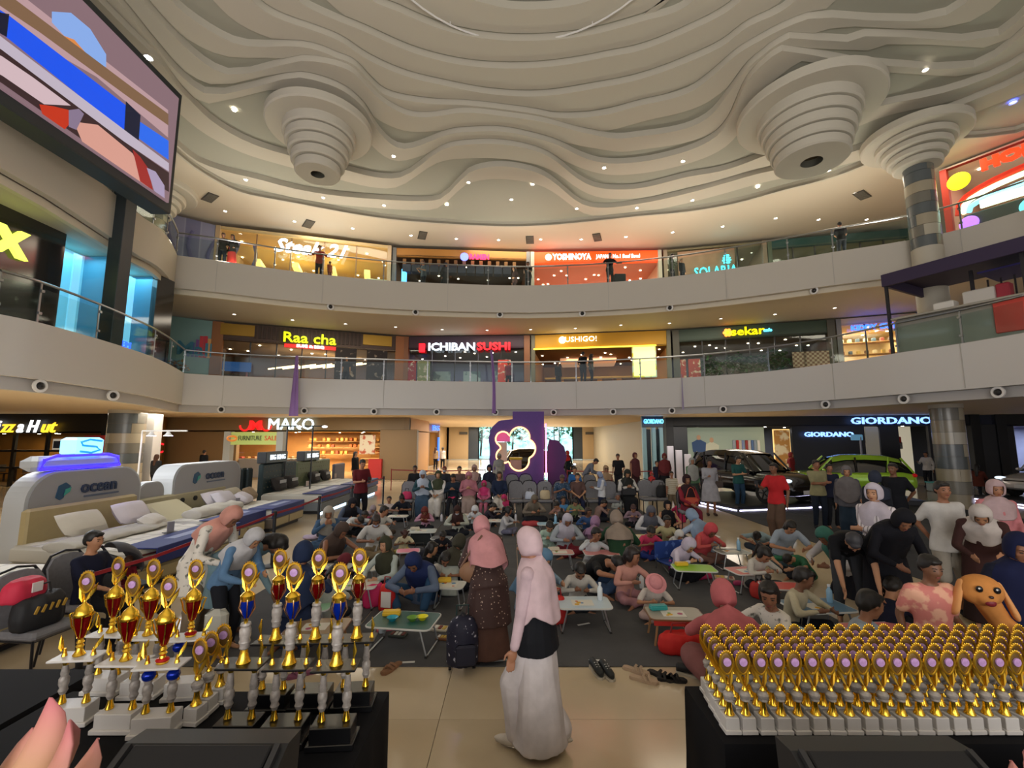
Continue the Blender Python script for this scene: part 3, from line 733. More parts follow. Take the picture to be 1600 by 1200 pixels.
# mural wall left of the restaurants
def board(name, px0, px1, ptop, z0, m, label, cat='mural', th=.2):
    A, B = P2(px0, ptop[0], ptop[2]), P2(px1, ptop[1], ptop[2]); t, n, L = facing(A, B); ang = atan2(t.y, t.x)
    o = empty(name, (A.x, A.y, z0), ang, label, cat)
    MB().bbox((L / 2, .1, (ptop[2] - z0) / 2), (L, th, ptop[2] - z0), .01).obj('panel', m, o)
    return o, A, t, n, L
o, A, t, n, L = board('mural_wall', 262, 334, (493, 502, 8.33), 4.98, mat('#7fa9a6', .5, noise_=.05, nscale=1), 'pale turquoise mural wall with dark lettering and coloured bars')
text('Mall', .95, mat('#2f7f9c', .5), (o.location.x + t.x * 1.25, o.location.y + t.y * 1.25 - .05, 6.75), (t.x, t.y, 0), (0, 0, 1), .02, o, bold=.02)
for k, (c, h) in enumerate((('#3b74b0', .55), ('#4d5fa8', .72), ('#7d4a9a', .9), ('#d8303c', 1.1), ('#c9283a', 1.12), ('#e0a860', 1.0))):
    MB().box((L - .95 + .17 * k, -.03, 1.4 + h / 2), (.12 if k < 3 else .16, .03, h)).obj('bar', mat(c, .5), o)
foliage('plant_cluster', (A.x + 1.2, A.y - .8, 5.6), (.6, .2, .4), 150, .2, '#c99a48', 'bunch of orange leaves in front of the turquoise mural wall', 'plant')['kind'] = 'stuff'

# ---- top level
zt2 = 13.5
A, B = P2(338, 352, zt2), P2(612, 384, zt2)
sh = shop('steak_restaurant', A, B, 9.78, 13.5, 'bright cream restaurant with glowing white script letters on the top floor', .18, '#c9b080', backc='#c8a878', ceilc='#d8b878', floorc='#a88858', power=260, lcol=(1, .85, .6), panes=5, lamps=16, seed=12, depth=6, cz=3.5, mull='#8a6a4a', postc='#b8a080')
sign(sh, A, 'Steak 21', frac(A, B, 487, 12.8), 12.62, 1.05, glowb('#dff2ff', 3), 3.7, shear=.35, out=.35, ext=.04, bold=.018)
for k in range(4):
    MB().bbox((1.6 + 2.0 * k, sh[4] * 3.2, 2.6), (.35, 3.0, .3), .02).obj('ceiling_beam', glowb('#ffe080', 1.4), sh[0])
MB().bbox((8.2, sh[4] * 2, 1.5), (1.2, .1, 1.6), .02).obj('menu_screen', glowb('#c8d8b0', .8), sh[0])
p = on(A, sh[1], sh[2], .7, 9.78, 1.1)
st = empty('spiral_rack', (p.x, p.y, 9.78), sh[5], 'dark curved stair balustrade at the left end of the steak restaurant', 'balustrade')
MB().tube([(0.2 * k, 0, 1.9 - .16 * k) for k in range(10)], .04, 6).obj('handrail', mat('#2a2622', .4), st)
for k in range(10): MB().box((.2 * k, 0, (1.9 - .16 * k) / 2), (.03, .03, 1.9 - .16 * k)).obj('baluster', mat('#2a2622', .4), st)

A, B = P2(614, 387, zt2), P2(828, 394, zt2)
sh = shop('ramen_restaurant', A, B, 9.78, 13.5, 'dim ramen restaurant with dark awning and small red sign on the top floor', .5, '#b07a38', backc='#6a4424', ceilc='#4a3524', power=70, lcol=(1, .75, .45), panes=0, lamps=12, seed=14)
sign(sh, A, 'RAMEN', frac(A, B, 749, 12.9), 12.9, .4, glowb('#e0305a', 3), 1.15, out=.45, bold=.02)
MB().lathe([(.24, 0), (.24, .08)], 20).obj('round_emblem', glowb('#6a78ff', 2.6), sh[0], loc=(frac(A, B, 726, 12.9), -sh[4] * .3, 3.15)).rotation_euler = (pi / 2, 0, 0)
MB().lathe([(.2, 0), (.2, .7)], 20, sx=.75).obj('oval_light_sign', glowb('#58b0ff', 2.6), sh[0], loc=(frac(A, B, 632, 11.5), -.2, 1.6))
for k in range(12): MB().bbox((.9 + k * .53, -sh[4] * .2, 2.35), (.48, .5, .45), .02, M=Matrix.Rotation(.0, 3, 'X')).obj('awning_flap', mat('#232836' if k % 2 else '#2a3040', .7), sh[0])
for k in range(14): MB().bbox((.7 + k * .5, -sh[4] * .02, 2.85), (.2, .06, .4), .01).obj('slat', mat('#7a5428', .6), sh[0])

A, B = P2(829, 394, zt2), P2(1033, 391, zt2)
sh = shop('beef_bowl_restaurant', A, B, 9.78, 13.5, 'bright restaurant with a glowing orange header on the top floor', .72, '#f05a10', headm=mat('#f04a0c', .5, em=.8), backc='#d8a080', ceilc='#c87860', floorc='#c8a080', power=320, lcol=(1, .85, .65), panes=0, lamps=22, seed=16, depth=6, emlamp=18, postc='#b8b0a0')
sign(sh, A, 'YOSHINOYA', frac(A, B, 893, 13.1), 13.1, .5, glowb('#ffffff', 1.8), 2.3, out=.15, bold=.012)
sign(sh, A, "JAPAN'S No.1 Beef Bowl", frac(A, B, 965, 13.1), 13.1, .3, glowb('#ffffff', 1.6), 2.6, out=.15, bold=.004)
MB().lathe([(.2, 0), (.2, .05)], 16).obj('round_emblem', glowb('#ffd0c0', 2.5), sh[0], loc=(frac(A, B, 857, 13.1), -sh[4] * .12, 3.32)).rotation_euler = (pi / 2, 0, 0)
MB().bbox((4.2, sh[4] * 5.8, 1.9), (5, .1, .7), .02).obj('menu_screen', glowb('#e8f0f4', 1.6), sh[0])
MB().bbox((3.2, sh[4] * 5.2, .6), (4.5, .6, 1.2), .03).obj('counter', mat('#b05038', .5), sh[0])

A, B = P2(1036, 391, zt2), P2(1197, 376, zt2)
sh = shop('restaurant', A, B, 9.78, 13.5, 'greenish glass restaurant with wooden panel and cyan letters', .1, '#8a8060', backc='#a08868', ceilc='#98957a', power=50, lcol=(.95, .95, .8), panes=4, lamps=4, seed=18, postc='#8a7a66')
MB().bbox((sh[3] * .42, -sh[4] * .03, 1.8), (3.1, .08, 3.4), .01).obj('wood_panel', mat('#8a6b50', .6, noise_=.2, nscale=2), sh[0])
sign(sh, A, 'SOLARIA', frac(A, B, 1117, 11.8), 11.85, .8, glowb('#48e8ff', 1.8), 2.3, out=.2, bold=.0)
for k in range(4): MB().bbox((frac(A, B, 1135, 12), -sh[4] * .2, 2.55 + .14 * k), (.5 - .12 * abs(k - 1.2), .05, .07), .03).obj('emblem_bar', glowb('#48f0ff', 3), sh[0])

A, B = P2(1198, 376, zt2), P2(1425, 356, zt2)
sh = shop('restaurant', A, B, 9.78, 13.5, 'unlit olive restaurant front with a dark teal header on the top floor', .5, '#1f4a48', backc='#868460', ceilc='#8c8a66', floorc='#6f6d50', power=40, lcol=(1, .95, .75), panes=6, lamps=5, seed=20, postc='#55604c')
for k in range(5): MB().bbox((1.0 + k * 1.4, sh[4] * 3.0, .9 + .3 * (k % 2)), (.5, .4, 1.2), .03).obj('white_chair', mat('#c9c4ac', .5), sh[0])

o, A, t, n, L = board('mural_wall', 255, 338, (331, 352, 13.5), 9.78, pattern('wave', '#6e6f90', '#9394ac', .25, .5, c3='#82839f'), 'purple grey mural wall with flowing figures, top floor left')
for k in range(5):
    MB().tube([(.5 + .85 * k + .25 * sin(j * .7 + k), -.03, .3 + .4 * j) for j in range(8)], .09, 6, ry=.02).obj('painted_line', mat('#5d5c86', .6), o)

# Right side of the top floor: lit arch shop
A, B = V((18.25, 17.9)), V((20.4, 14.4))
t, n, L = facing(A, B); sh = shop('dessert_kiosk', A, B + t * 3, 9.78, 13.6, 'colourful shop with red bubble letters and a glowing arch at the right edge', .02, '#8a1a10', backc='#d8a890', ceilc='#e0d0c0', power=120, lcol=(1, .85, .8), lamps=5, seed=22, postc='#b02c14', stuff=False)
r0, t, n, L, s, ang = sh
arch = [(0.5 + 0.0, .1)]
def archpts(r, x0, w, z0): return [(x0 + w / 2 - w / 2 * cos(pi * k / 16), z0 + r * sin(pi * k / 16) ** .6) for k in range(17)]
for r_, wid, c, e in ((.55, .22, '#c8301c', .5), (.42, .20, '#e8f0b0', 2.4), (.25, .2, '#8ae8ff', 1.8)):
    q = archpts(r_ * 2.2, .45 + (.55 - r_), 7.5 - 2 * (.55 - r_), 1.6)
    MB().tube([(x, -s * .2, z) for x, z in q], wid / 2, 8).obj('arch_tube', glowb(c, e), r0)
MB().bbox((L / 2 + .3, -s * .1, .75), (L - .6, .3, 1.5), .03).obj('counter', mat('#4e5450', .5), r0)
MB().bbox((L / 2 + .3, -s * .27, 1.75), (L - 1.6, .06, .35), .1).obj('lit_panel', mat('#f0f8d0', .5, em=1.8, emc='#c8f0e0'), r0)
MB().tube([(.6 + k * .5, -s * .3, .35 + .1 * k) for k in range(8)], .1, 8).obj('red_trim', mat('#c8401c', .4, em=.3), r0)
for x, c in ((.75, '#b070ff'), (2.4, '#70e8f0')):
    MB().lathe([(.27, 0), (.3, .03), (.27, .06)], 20).obj('round_logo', glowb(c, 1.6), r0, loc=(x, -s * .3, 1.1)).rotation_euler = (pi / 2, 0, 0)
sign(sh, A, 'HOPHOP', 2.75, 13.05, .55, glowb('#ff3a18', 1.6), 3.0, out=.3, ext=.08, bold=.04)
MB().lathe([(.33, 0), (.36, .04), (.33, .08)], 24).obj('yellow_disc', glowb('#f0f018', 1.8), r0, loc=(.62, -s * .35, 2.95)).rotation_euler = (pi / 2, 0, 0)

# ---- dark shopfront on the left, behind the lower left balcony
XW = -13.5
dw = empty('shopfront', (XW, 12, 4.98), 0, 'dark shopfront with two tall blue lit windows and lime letters on the left', 'shop')
dk = mat('#2c2926', .12, spec=.8)
ys = [2, 12.85, 14.45, 15.1, 16.35, 18.9]
for a, b in ((2, 12.85), (14.45, 15.1), (16.35, 17.2)):
    MB().bbox((0, (a + b) / 2 - 12, 1.75), (.2, b - a, 3.5), .01).obj('wall_panel', dk, dw)
for a, b in ((12.85, 14.45), (15.1, 16.35)):
    c = (a + b) / 2 - 12; w_ = b - a
    MB().box((-.9, c, 1.7), (.05, w_ + 1.2, 3.4)).obj('window_backdrop', mat('#7fc4d4', .6, em=.55, emc='#70c4dc'), dw)
    for q in (-1, 1): MB().box((-.45, c + q * (w_ / 2 + .03), 1.7), (.9, .05, 3.4)).obj('reveal', mat('#5f9db4', .5), dw)
    MB().box((-.5, c + .2, 1.6), (.05, .25, 3.2)).obj('light_column', mat('#8fd8ee', .5, em=.8, emc='#80d8ff'), dw)
    MB().box((0, c, 1.7), (.02, w_, 3.4)).obj('glass_pane', glassf, dw)
    area('window_lamp', (XW - .45, c + 12, 8.3), .7, 18, (.3, .75, 1), sizey=1.2)
for ch_, y_ in (('O', 10.55), ('X', 11.35)): text(ch_, .95, glowb('#dff05a', 1.6), (XW + .18, y_, 7.45), (0, 1, 0), (0, 0, 1), .06, dw, 'sign_letter', bold=.05)
text('HEEM', .3, glowb('#3058ff', 2.5), (XW + .18, 15.0, 5.5), (0, 1, 0), (0, 0, 1), .03, dw, 'sign_letters')  # a reflection in the glass, put in as glowing letters
struct(MB().box((-15.1, 18.0, 6.7), (2.0, .2, 3.4)), 'wall_left', mat('#4d4a46', .25))

# ---- LED screen
XS = -10.4
scr = empty('video_screen', (XS, 9.5, 10.5), 0, 'huge video screen in a dark frame hanging at the upper left', 'screen')
ya, yb, za, zb = 4.0, 12.85, 9.35, 12.85
MB().bbox((-.35, (ya + yb) / 2 - 9.5, (za + zb) / 2 - 10.5), (.6, yb - ya + .3, zb - za + .5), .03).obj('housing', mat('#2b3033', .5), scr)
MB().box((-.02, (ya + yb) / 2 - 9.5, (za + zb) / 2 - 10.5), (.06, yb - ya - .1, zb - za - .05)).obj('display', mat('#000000', .4, em=.55, emc='#a88790'), scr)
def spoly(pts, c, k, e=.8):
    q = [gx(x, y, XS) for x, y in pts]
    q = [V((0, max(ya + .1, min(yb - .1, p.y)), max(za + .05, min(zb - .05, p.z)))) for p in q]
    n = len(q); d = .012 + .003 * k
    MB().add([(d, p.y - 9.5, p.z - 10.5) for p in q], [tuple(range(n))]).obj('screen_image', mat('#000000', .4, em=e, emc=c), scr)
sp = [
 ([(-60,-60),(30,-10),(262,172),(262,215),(150,120),(-60,0)], '#c4a0a4'),
 ([(80,18),(110,20),(140,45),(165,85),(165,105),(140,95),(105,62),(80,35)], '#8fb4f4'),
 ([(96,55),(115,62),(135,85),(120,88),(100,72)], '#e8904a'),
 ([(-60,-60),(10,-10),(210,140),(262,178),(262,196),(200,152),(60,50),(-60,-30)], '#86664c'),
 ([(-60,-20),(12,24),(196,165),(193,206),(8,58),(-60,10)], '#1458f8'),
 ([(217,190),(262,220),(262,250),(215,216)], '#2a70f8'),
 ([(195,158),(218,180),(215,222),(192,208)], '#141a34'),
 ([(-60,-5),(0,20),(12,22),(8,58),(-60,20)], '#0e1430'),
 ([(-60,10),(0,58),(195,205),(262,255),(262,268),(190,220),(0,78),(-60,40)], '#c9bccc'),
 ([(-60,40),(0,78),(190,220),(262,270),(262,300),(150,235),(0,130),(-60,100)], '#3a2428'),
 ([(-60,60),(0,88),(50,122),(108,165),(66,163),(0,118),(-60,90)], '#dcc0c6'),
 ([(112,190),(150,195),(205,240),(228,300),(180,272),(125,225)], '#e2a494'),
 ([(58,163),(80,166),(105,172),(110,188),(98,203),(62,182)], '#cc3418'),
 ([(104,172),(120,170),(128,178),(116,203),(104,198)], '#8d7b95'),
 ([(204,233),(216,245),(228,262),(236,300),(216,284)], '#a42a28'),
 ([(226,262),(240,268),(254,290),(254,312),(238,300)], '#b0a0c0'),
]
for k, (p, c) in enumerate(sp): spoly(p, c, k)
MB().bbox((0, 0, 0), (.42, .42, 8.5), .02).obj('mast', mat('#2a3338', .4), scr, loc=(-1.9, 13.45 - 9.5, 9.25 - 10.5))

# ---- kiosk with the purple canopy, right
k0 = gp(1376, 552, Z1); k1 = gp(1640, 514, Z1)
A = V((k0.x, k0.y)); B = V((k1.x, k1.y)); t, n, L = facing(A, B); L = L + 1.0; ang = atan2(t.y, t.x)
ki = empty('drinks_kiosk', (A.x + n.x * .5, A.y + n.y * .5, 4.98), ang, 'kiosk with a dark purple canopy on black posts above the right balcony', 'kiosk')
s = 1 if n.dot(V((-sin(ang), cos(ang)))) > 0 else -1
pur = mat('#2e2140', .6)
MB().bbox((L / 2, s * .05, 2.62), (L, .1, .42), .01).obj('canopy_fascia', pur, ki)
MB().bbox((.05, s * 1.6, 2.62), (.1, 3.1, .42), .01).obj('canopy_fascia', pur, ki)
MB().bbox((L / 2, s * 1.6, 2.78), (L, 3.1, .08), .01).obj('canopy_roof', pur, ki)
MB().bbox((L / 2 + 1, s * 1.9, 2.40), (L - 2, 1.6, .06), .01).obj('inner_ceiling', mat('#2d2668', .6), ki)
for x, y in ((.08, .1), (1.9, 1.0), (3.2, .2), (4.2, .9), (5.4, .2)): MB().box((x, s * y, 1.25), (.08, .08, 2.5)).obj('post', mat('#151218', .5), ki)
for k in range(9): MB().box((1.9 + .3 * k, s * 2.2, 1.8), (.04, .04, 1.2)).obj('lattice_bar', mat('#1a1418', .5), ki)
for k in range(7): MB().box((2.05 + .4 * (k % 6), s * 2.2, 1.4 + .3 * (k % 4)), (.3, .04, .04)).obj('lattice_bar', mat('#1a1418', .5), ki)
MB().bbox((L / 2 + .1, s * .5, .62), (L - .2, .6, 1.2), .02).obj('counter', mat('#8d8a80', .5), ki)
MB().bbox((L / 2 + .1, s * .45, 1.26), (L, .75, .07), .02).obj('counter_top', mat('#a49f92', .3), ki)
MB().bbox((3.0, s * .15, .75), (.95, .06, .95), .02).obj('red_board', mat('#c84438', .5), ki)
MB().bbox((5.0, s * .15, .75), (1.2, .06, .95), .02).obj('yellow_board', mat('#b89a58', .5), ki)
MB().bbox((2.1, s * .9, 1.55), (.7, .5, .5), .03).obj('machine', mat('#c9c4bc', .4), ki)
MB().bbox((1.3, s * .8, 1.45), (.5, .4, .35), .03).obj('machine', mat('#d8d4cc', .4), ki)
MB().bbox((2.6, s * .9, 1.6), (.3, .3, .5), .03).obj('red_box', mat('#a02838', .4), ki)
lamp_disc(ki, (3.4, s * 1.2, 2.35), .09, 10)
MB().bbox((4.8, s * .55, 1.36), (.7, .4, .12), .02).obj('dark_tray', mat('#3a3050', .4), ki)

# ---------------------------------------------------------------- ground floor
YB = 26.0
def flat_shop(name, xa, xb, Y, label, **k):
    A = V((gy(xa, 672, Y).x, Y)); B = V((gy(xb, 672, Y).x, Y)); return (shop(name, A, B, 0, 3.5, label, **k), A, B)
sh, A, B = flat_shop('bakery', 240, 640, YB, 'long brown bakery front with red emblem and white letters', head=.82, headc='#86704e', backc='#a87a44', ceilc='#b08850', floorc='#a48a64', power=800, lcol=(1, .80, .5), lamps=12, depth=6, postc='#7d6646', post=.3, stuff=False)
sign(sh, A, 'MAKO', frac(A, B, 457, 3.0), 3.08, .92, glowb('#d8f4ff', 2), 2.6, out=.2, bold=.0)
sign(sh, A, 'M', frac(A, B, 402, 3.0), 3.02, .72, glowb('#e81c1c', 1.4), .7, out=.2, bold=.03)
for q in (-1, 1): MB().tube([(q * (.62 - .27 * cos(a * .4)), 0, .02 - .27 * sin(a * .4)) for a in range(0, 9)] , .05, 6).obj('emblem_scroll', glowb('#e81c1c', 1.4), sh[0], loc=(frac(A, B, 402, 3.0), -sh[4] * .2, 3.0))
MB().bbox((frac(A, B, 604, 2) + .75, -.1, 1.4), (2.1, .5, 2.8), .02).obj('brown_pier', mat('#7d6646', .6), sh[0])
MB().bbox((frac(A, B, 334, 2), sh[4] * .6, 1.85), (1.55, .08, .85), .02).obj('menu_screen', glowb('#5a90f0', 1.6), sh[0])
MB().bbox((frac(A, B, 334, 2), sh[4] * .55, 1.85), (.5, .04, .35), .1).obj('screen_picture', glowb('#b07050', 1.0), sh[0])
for k in range(5):
    for j in range(3): MB().bbox((7.2 + k * 1.25, sh[4] * 5.3, 1.2 + .45 * j), (1.2, .4, .04), .01).obj('shelf', mat('#b08a58', .5), sh[0])
rn = random.Random(5)
for k in range(40): MB().bbox((6.8 + (k % 20) * .31, sh[4] * 5.2, 1.34 + .45 * (k // 20 + rn.randint(0, 1))), (.2, .2, .22), .03).obj('bread', mat(rn.choice(['#c88038', '#a85820', '#e0b060', '#d89848', '#8a3a1c']), .6), sh[0])
for k in range(5): MB().bbox((1.6 + 1.75 * k, sh[4] * .9, .55), (1.65, .7, 1.1), .02).obj('display_counter', mat('#9a9690' if k < 3 else '#7e7468', .5), sh[0])
for k in range(5): MB().box((1.6 + 1.75 * k, sh[4] * .85, 1.3), (1.55, .5, .38)).obj('glass_case', glassf, sh[0])
for k in range(24): MB().bbox((1.0 + .37 * k, sh[4] * .85, 1.18), (.2, .3, .1), .03).obj('bread', mat(rn.choice(['#d89848', '#b8682c', '#f0d8a0', '#c84030']), .6), sh[0])
MB().bbox((frac(A, B, 573, 2), sh[4] * .1, 1.95), (.9, .05, 1.1), .02).obj('menu_poster', pattern('noise', '#e8dcc0', '#c05838', 3, .6), sh[0])
for j in range(4): MB().bbox((frac(A, B, 582, 1.5), sh[4] * .5, .8 + .33 * j), (1.5, .5, .04), .01).obj('bread_shelf', mat('#f0c078', .5, em=.3), sh[0])
MB().bbox((frac(A, B, 590, 1), -.4, .6), (.75, .3, 1.1), .02).obj('red_stand', mat('#b02420', .5), sh[0])
for k in range(6):
    for x0 in (8.6, 9.5): pass
# red wall emblem, far left of the bakery
text('C', .8, glowb('#e81c28', 1.6), (gy(248, 700, 24.6).x, 24.6, 1.75), (1, 0, 0), (0, 0, 1), .03, sh[0], 'emblem')

# pizza shop, far left
A = V((-29, 22.0)); B = V((-19.7, 22.0))
sh = shop('pizza_restaurant', A, B, 0, 3.5, 'dark restaurant front with slanted white and yellow letters', head=.95, headc='#141210', backc='#8a6024', ceilc='#5a4630', floorc='#4a3a28', power=120, lcol=(1, .75, .4), lamps=10, depth=3.6, postc='#141210', post=.3)
xp = frac(A, B, 38, 2.9)
for t_, c_, dx_, w_ in (('Pi', '#ffffff', -1.36, .62), ('zz', '#ffc830', -.66, .68), ('a H', '#ffffff', .30, 1.05), ('ut', '#ffc830', 1.30, .72)): sign(sh, A, t_, xp + dx_, 2.85, .85, glowb(c_, 1.6), w_, shear=.3, out=.15, bold=.008)
for x in (3.6, 4.8, 6.4): MB().box((x, 0, 1.3), (.14, .12, 2.6)).obj('frame_post', mat('#141210', .5), sh[0])
for z in (.9, 1.7): MB().box((4.6, 0, z), (9, .1, .1)).obj('frame_rail', mat('#141210', .5), sh[0])
for px, w_ in ((81, .5), (103, .4)):
    x = frac(A, B, px, 2); MB().bbox((x, sh[4] * .3, 2.0), (w_, .05, .55), .01).obj('picture_frame', mat('#d8d0c0', .5, em=.3), sh[0]); MB().box((x, sh[4] * .26, 2.0), (w_ - .16, .04, .35)).obj('picture', mat('#303848', .5), sh[0])
x = frac(A, B, 153, 1.5)
MB().bbox((x, -.25, 1.25), (.95, .08, 2.4), .01).obj('red_banner', mat('#8a1a14', .6), sh[0])
for k, (s_, z) in enumerate((('U CAN', 2.15), ('ALWAYS', 1.83), ('HUNT', 1.5), ('A PIZZA', 1.18))): sign(sh, A, s_, x, z, .28, glowb('#f08a28', .9), .8, out=.33, ext=.01, name='banner_letters')
tag(MB().bbox((0, 0, 1.7), (.5, .5, 3.4), .02).obj('white_pier', mat('#c8c4c0', .5), loc=(gy(236, 700, 20.5).x, 20.5, 0)), 'white square pier beside the left banded column', 'pillar')
tag(MB().bbox((0, 0, 1.05), (.28, .28, 2.1), .02).obj('white_pier', mat('#c8c8d0', .5), loc=(gy(140, 700, 19.5).x, 19.5, 0)), 'slim white post in front of the red pizza banner', 'pillar')
struct(MB().box((-20.5, 26.4, 1.75), (9, .3, 3.5)), 'wall_back', mat('#8d7048', .7))

# dark fashion shop, right
GA, GB = V((gy(1040, 660, 26).x, 26.0)), V((23.5, 22.6))
sh = shop('fashion_shop', GA, GB, 0, 3.5, 'long black fashion store front with blue lit capital letters', head=.55, headc='#101318', backc='#3a3d44', ceilc='#2a2a2e', floorc='#9a8a70', power=160, lcol=(.95, .93, 1), lamps=12, depth=6, postc='#101318', post=.4, stuff=False)
gl_ = glowb('#7fa8ff', 2.2)
sign(sh, GA, 'GIORDANO', frac(GA, GB, 1387, 3.2), 3.2, .48, gl_, 3.6, out=.25, bold=.008)
sign(sh, GA, 'GIORDANO', frac(GA, GB, 1291, 2.6), 2.5, .34, gl_, 2.3, out=.25, bold=.008)
L = sh[3]; s = sh[4]
for a, b in ((1042, 1076), (1240, 1355), (1378, 1408), (1455, 1500)):
    x0, x1 = frac(GA, GB, a, 1.5), frac(GA, GB, b, 1.5)
    MB().bbox(((x0 + x1) / 2, s * .15, 1.5), (x1 - x0, .2, 3.0), .01).obj('black_panel', mat('#12151a', .35), sh[0])
x0, x1 = frac(GA, GB, 1078, 1.5), frac(GA, GB, 1210, 1.5)
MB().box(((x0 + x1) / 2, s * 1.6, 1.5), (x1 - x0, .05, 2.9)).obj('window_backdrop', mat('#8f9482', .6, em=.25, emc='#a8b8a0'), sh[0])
# the two printed models of the window poster, as flat print
def flat(poly, c, y=0, z0=0, nm='poster_print', root=None, e=.3): MB().add([(x, y, z) for x, z in poly], [tuple(range(len(poly)))]).obj(nm, mat(c, .6, em=e), root or sh[0])
for xc, c1, c2, h in ((frac(GA, GB, 1100, 1.5), '#2c4468', '#3a3a40', 2.5), (frac(GA, GB, 1121, 1.5), '#b8b49a', '#c8c4b0', 2.35), (frac(GA, GB, 1124, 1.5), '#4a4a6a', '#303040', 1.5)):
    y = s * 1.5 - s * .02 * h
    flat([(xc - .35, h - 1.0), (xc - .4, h - .45), (xc - .1, h - .28), (xc + .1, h - .28), (xc + .4, h - .45), (xc + .35, h - 1.0)], c1, y)
    flat([(xc - .28, .3), (xc - .3, h - 1.0), (xc + .3, h - 1.0), (xc + .28, .3)], c2, y)
    flat([(xc + .12 * cos(a * .785), h - .15 + .16 * sin(a * .785)) for a in range(8)], '#b08868', y)
for k in range(9): MB().bbox((frac(GA, GB, 1158 + 5 * k, 1.5), s * 1.4, 1.6), (.14, .1, 1.2), .02).obj('hanging_garment', mat(['#b0b8c8', '#c83838', '#e0d8c8', '#8aa0d0', '#a84848', '#d8d8d8', '#5878b0', '#98a8c0', '#e8e8e8'][k], .7), sh[0])
MB().bbox((frac(GA, GB, 1222, 1.5), -s * .1, 1.6), (.75, .08, 2.3), .01).obj('lit_poster', pattern('noise', '#c89048', '#f0e0b8', 2, .55), sh[0])
MB().bbox((frac(GA, GB, 1222, 1.5), -s * .04, 1.6), (.85, .04, 2.4), .01).obj('poster_light_box', glowb('#f0c880', 1.0), sh[0])
x0, x1 = frac(GA, GB, 1356, 1.5), frac(GA, GB, 1377, 1.5)
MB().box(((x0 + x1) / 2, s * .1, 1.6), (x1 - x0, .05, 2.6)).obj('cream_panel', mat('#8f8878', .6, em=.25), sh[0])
x0, x1 = frac(GA, GB, 1408, 1.5), frac(GA, GB, 1455, 1.5)
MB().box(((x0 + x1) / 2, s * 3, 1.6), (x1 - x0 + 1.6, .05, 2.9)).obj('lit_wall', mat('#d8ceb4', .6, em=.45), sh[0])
rn = random.Random(9)
for k in range(14): MB().bbox(((x0 + x1) / 2 + rn.uniform(-1, 1), s * 2.8, rn.choice((1.2, 1.9, 2.2))), (.22, .1, .4), .03).obj('hanging_garment', mat(rn.choice(['#c83828', '#e0e0e0', '#e08838', '#303030', '#c8b090', '#a02020']), .7), sh[0])
# second small shop sign seen side-on at its left end
A2 = V((gy(1003, 660, 24.5).x, 24.5)); B2 = V((gy(1036, 660, 24.5).x, 24.5))
kio = empty('sign_portal', (A2.x, 24.5, 0), 0, 'blue black portal with small blue letters at the left end of the store', 'shop portal')
Lp = (B2 - A2).length
MB().bbox((Lp / 2, .1, 3.2), (Lp, .25, .6), .01).obj('sign_band', mat('#14202c', .4), kio)
text('GIORDANO', .34, glowb('#5ab8ff', 3.5), (A2.x + Lp / 2, 24.3, 3.2), (1, 0, 0), (0, 0, 1), .03, kio, 'sign_letters', width=Lp * .92)
for x in (.12, Lp * .55, Lp - .12): MB().bbox((x, .1, 1.45), (.2, .2, 2.9), .01).obj('post', mat('#6f8f98', .4), kio)
for x in (Lp * .3, Lp * .78): MB().box((x, .2, 1.45), (.3, .05, 2.7)).obj('dark_panel', mat('#101c22', .2), kio)
for k in range(3):
    p = gp(1055 - 13 * k + 6, 744 - 2 * k, 0) if False else gy(1047 + 11 * k, 700, 23.5)
    tag(MB().bbox((0, 0, .95 - .1 * k), (.32, .1, 1.9 - .2 * k), .01).obj('white_board', mat('#b8b6c4', .5), loc=(p.x, 23.5 - .2 * k, 0)), ['tall white panel left of its pair before the black store', 'middle white panel before the black store', 'rightmost white panel before the black store'][k], 'panel')

# right end: dark facade beyond the column and a lit toy shop
A3, B3 = V((24.3, 22.6)), V((31, 20.5))
sh = shop('sports_shop', A3, B3, 0, 3.5, 'black shop front at the far right with a bright window and red sale boxes', head=.6, headc='#15171c', backc='#8088a8', ceilc='#70748c', floorc='#606478', power=200, lcol=(.85, .88, 1), lamps=5, depth=4, postc='#15171c', post=.4, stuff=False)
MB().bbox((frac(A3, B3, 1540, 1.5), sh[4] * .1, 1.5), (1.4, .2, 3.0), .01).obj('black_panel', mat('#15171c', .35), sh[0])
for k, (z, c) in enumerate(((.6, '#c01828'), (1.1, '#c01828'), (2.3, '#d85030'), (1.9, '#e8e8f0'))): MB().bbox((frac(A3, B3, 1588, 1.5) + .2 * (k % 2), sh[4] * 1.2, z), (.7, .4, .42), .02).obj('box', mat(c, .5, em=.2), sh[0])
text('SALE', .28, white(), (25.9, 21.0, 1.15), (1, -.3, 0), (0, 0, 1), .01, sh[0], 'box_letters')

# far back hall with the doors to the street
YF = 50
wallb = mat('#b59a72', .6)
def fx(px, Y=YF): return gy(px, 690, Y).x
struct(MB().box(((fx(690) + fx(732)) / 2, YF, 1.9), (fx(732) - fx(690), .3, 3.8)).box(((fx(910) + fx(965)) / 2, YF, 1.9), (fx(965) - fx(910), .3, 3.8)).box(((fx(690) + fx(990)) / 2, YF, 3.8), (fx(990) - fx(690), .3, .5)), 'wall_far', wallb)
struct(MB().box((fx(622, 27) - .6, 38.5, 1.75), (.4, 23, 3.5)), 'wall_left_hall', mat('#a88556', .6))
struct(MB().box((9.2, 39, 1.75), (.4, 22, 3.5)), 'wall_right_hall', mat('#a99a80', .6))
struct(MB().box((fx(645), YF, 1.75), (8, .3, 3.5)), 'wall_far_left', mat('#a98a60', .6))
struct(MB().box((fx(1010), YF, 1.75), (5, .3, 3.5)), 'wall_far_right', mat('#a99a80', .6))
tree = pattern('noise', '#3c8068', '#cdeef8', .9, .52, c3='#f4ffff')
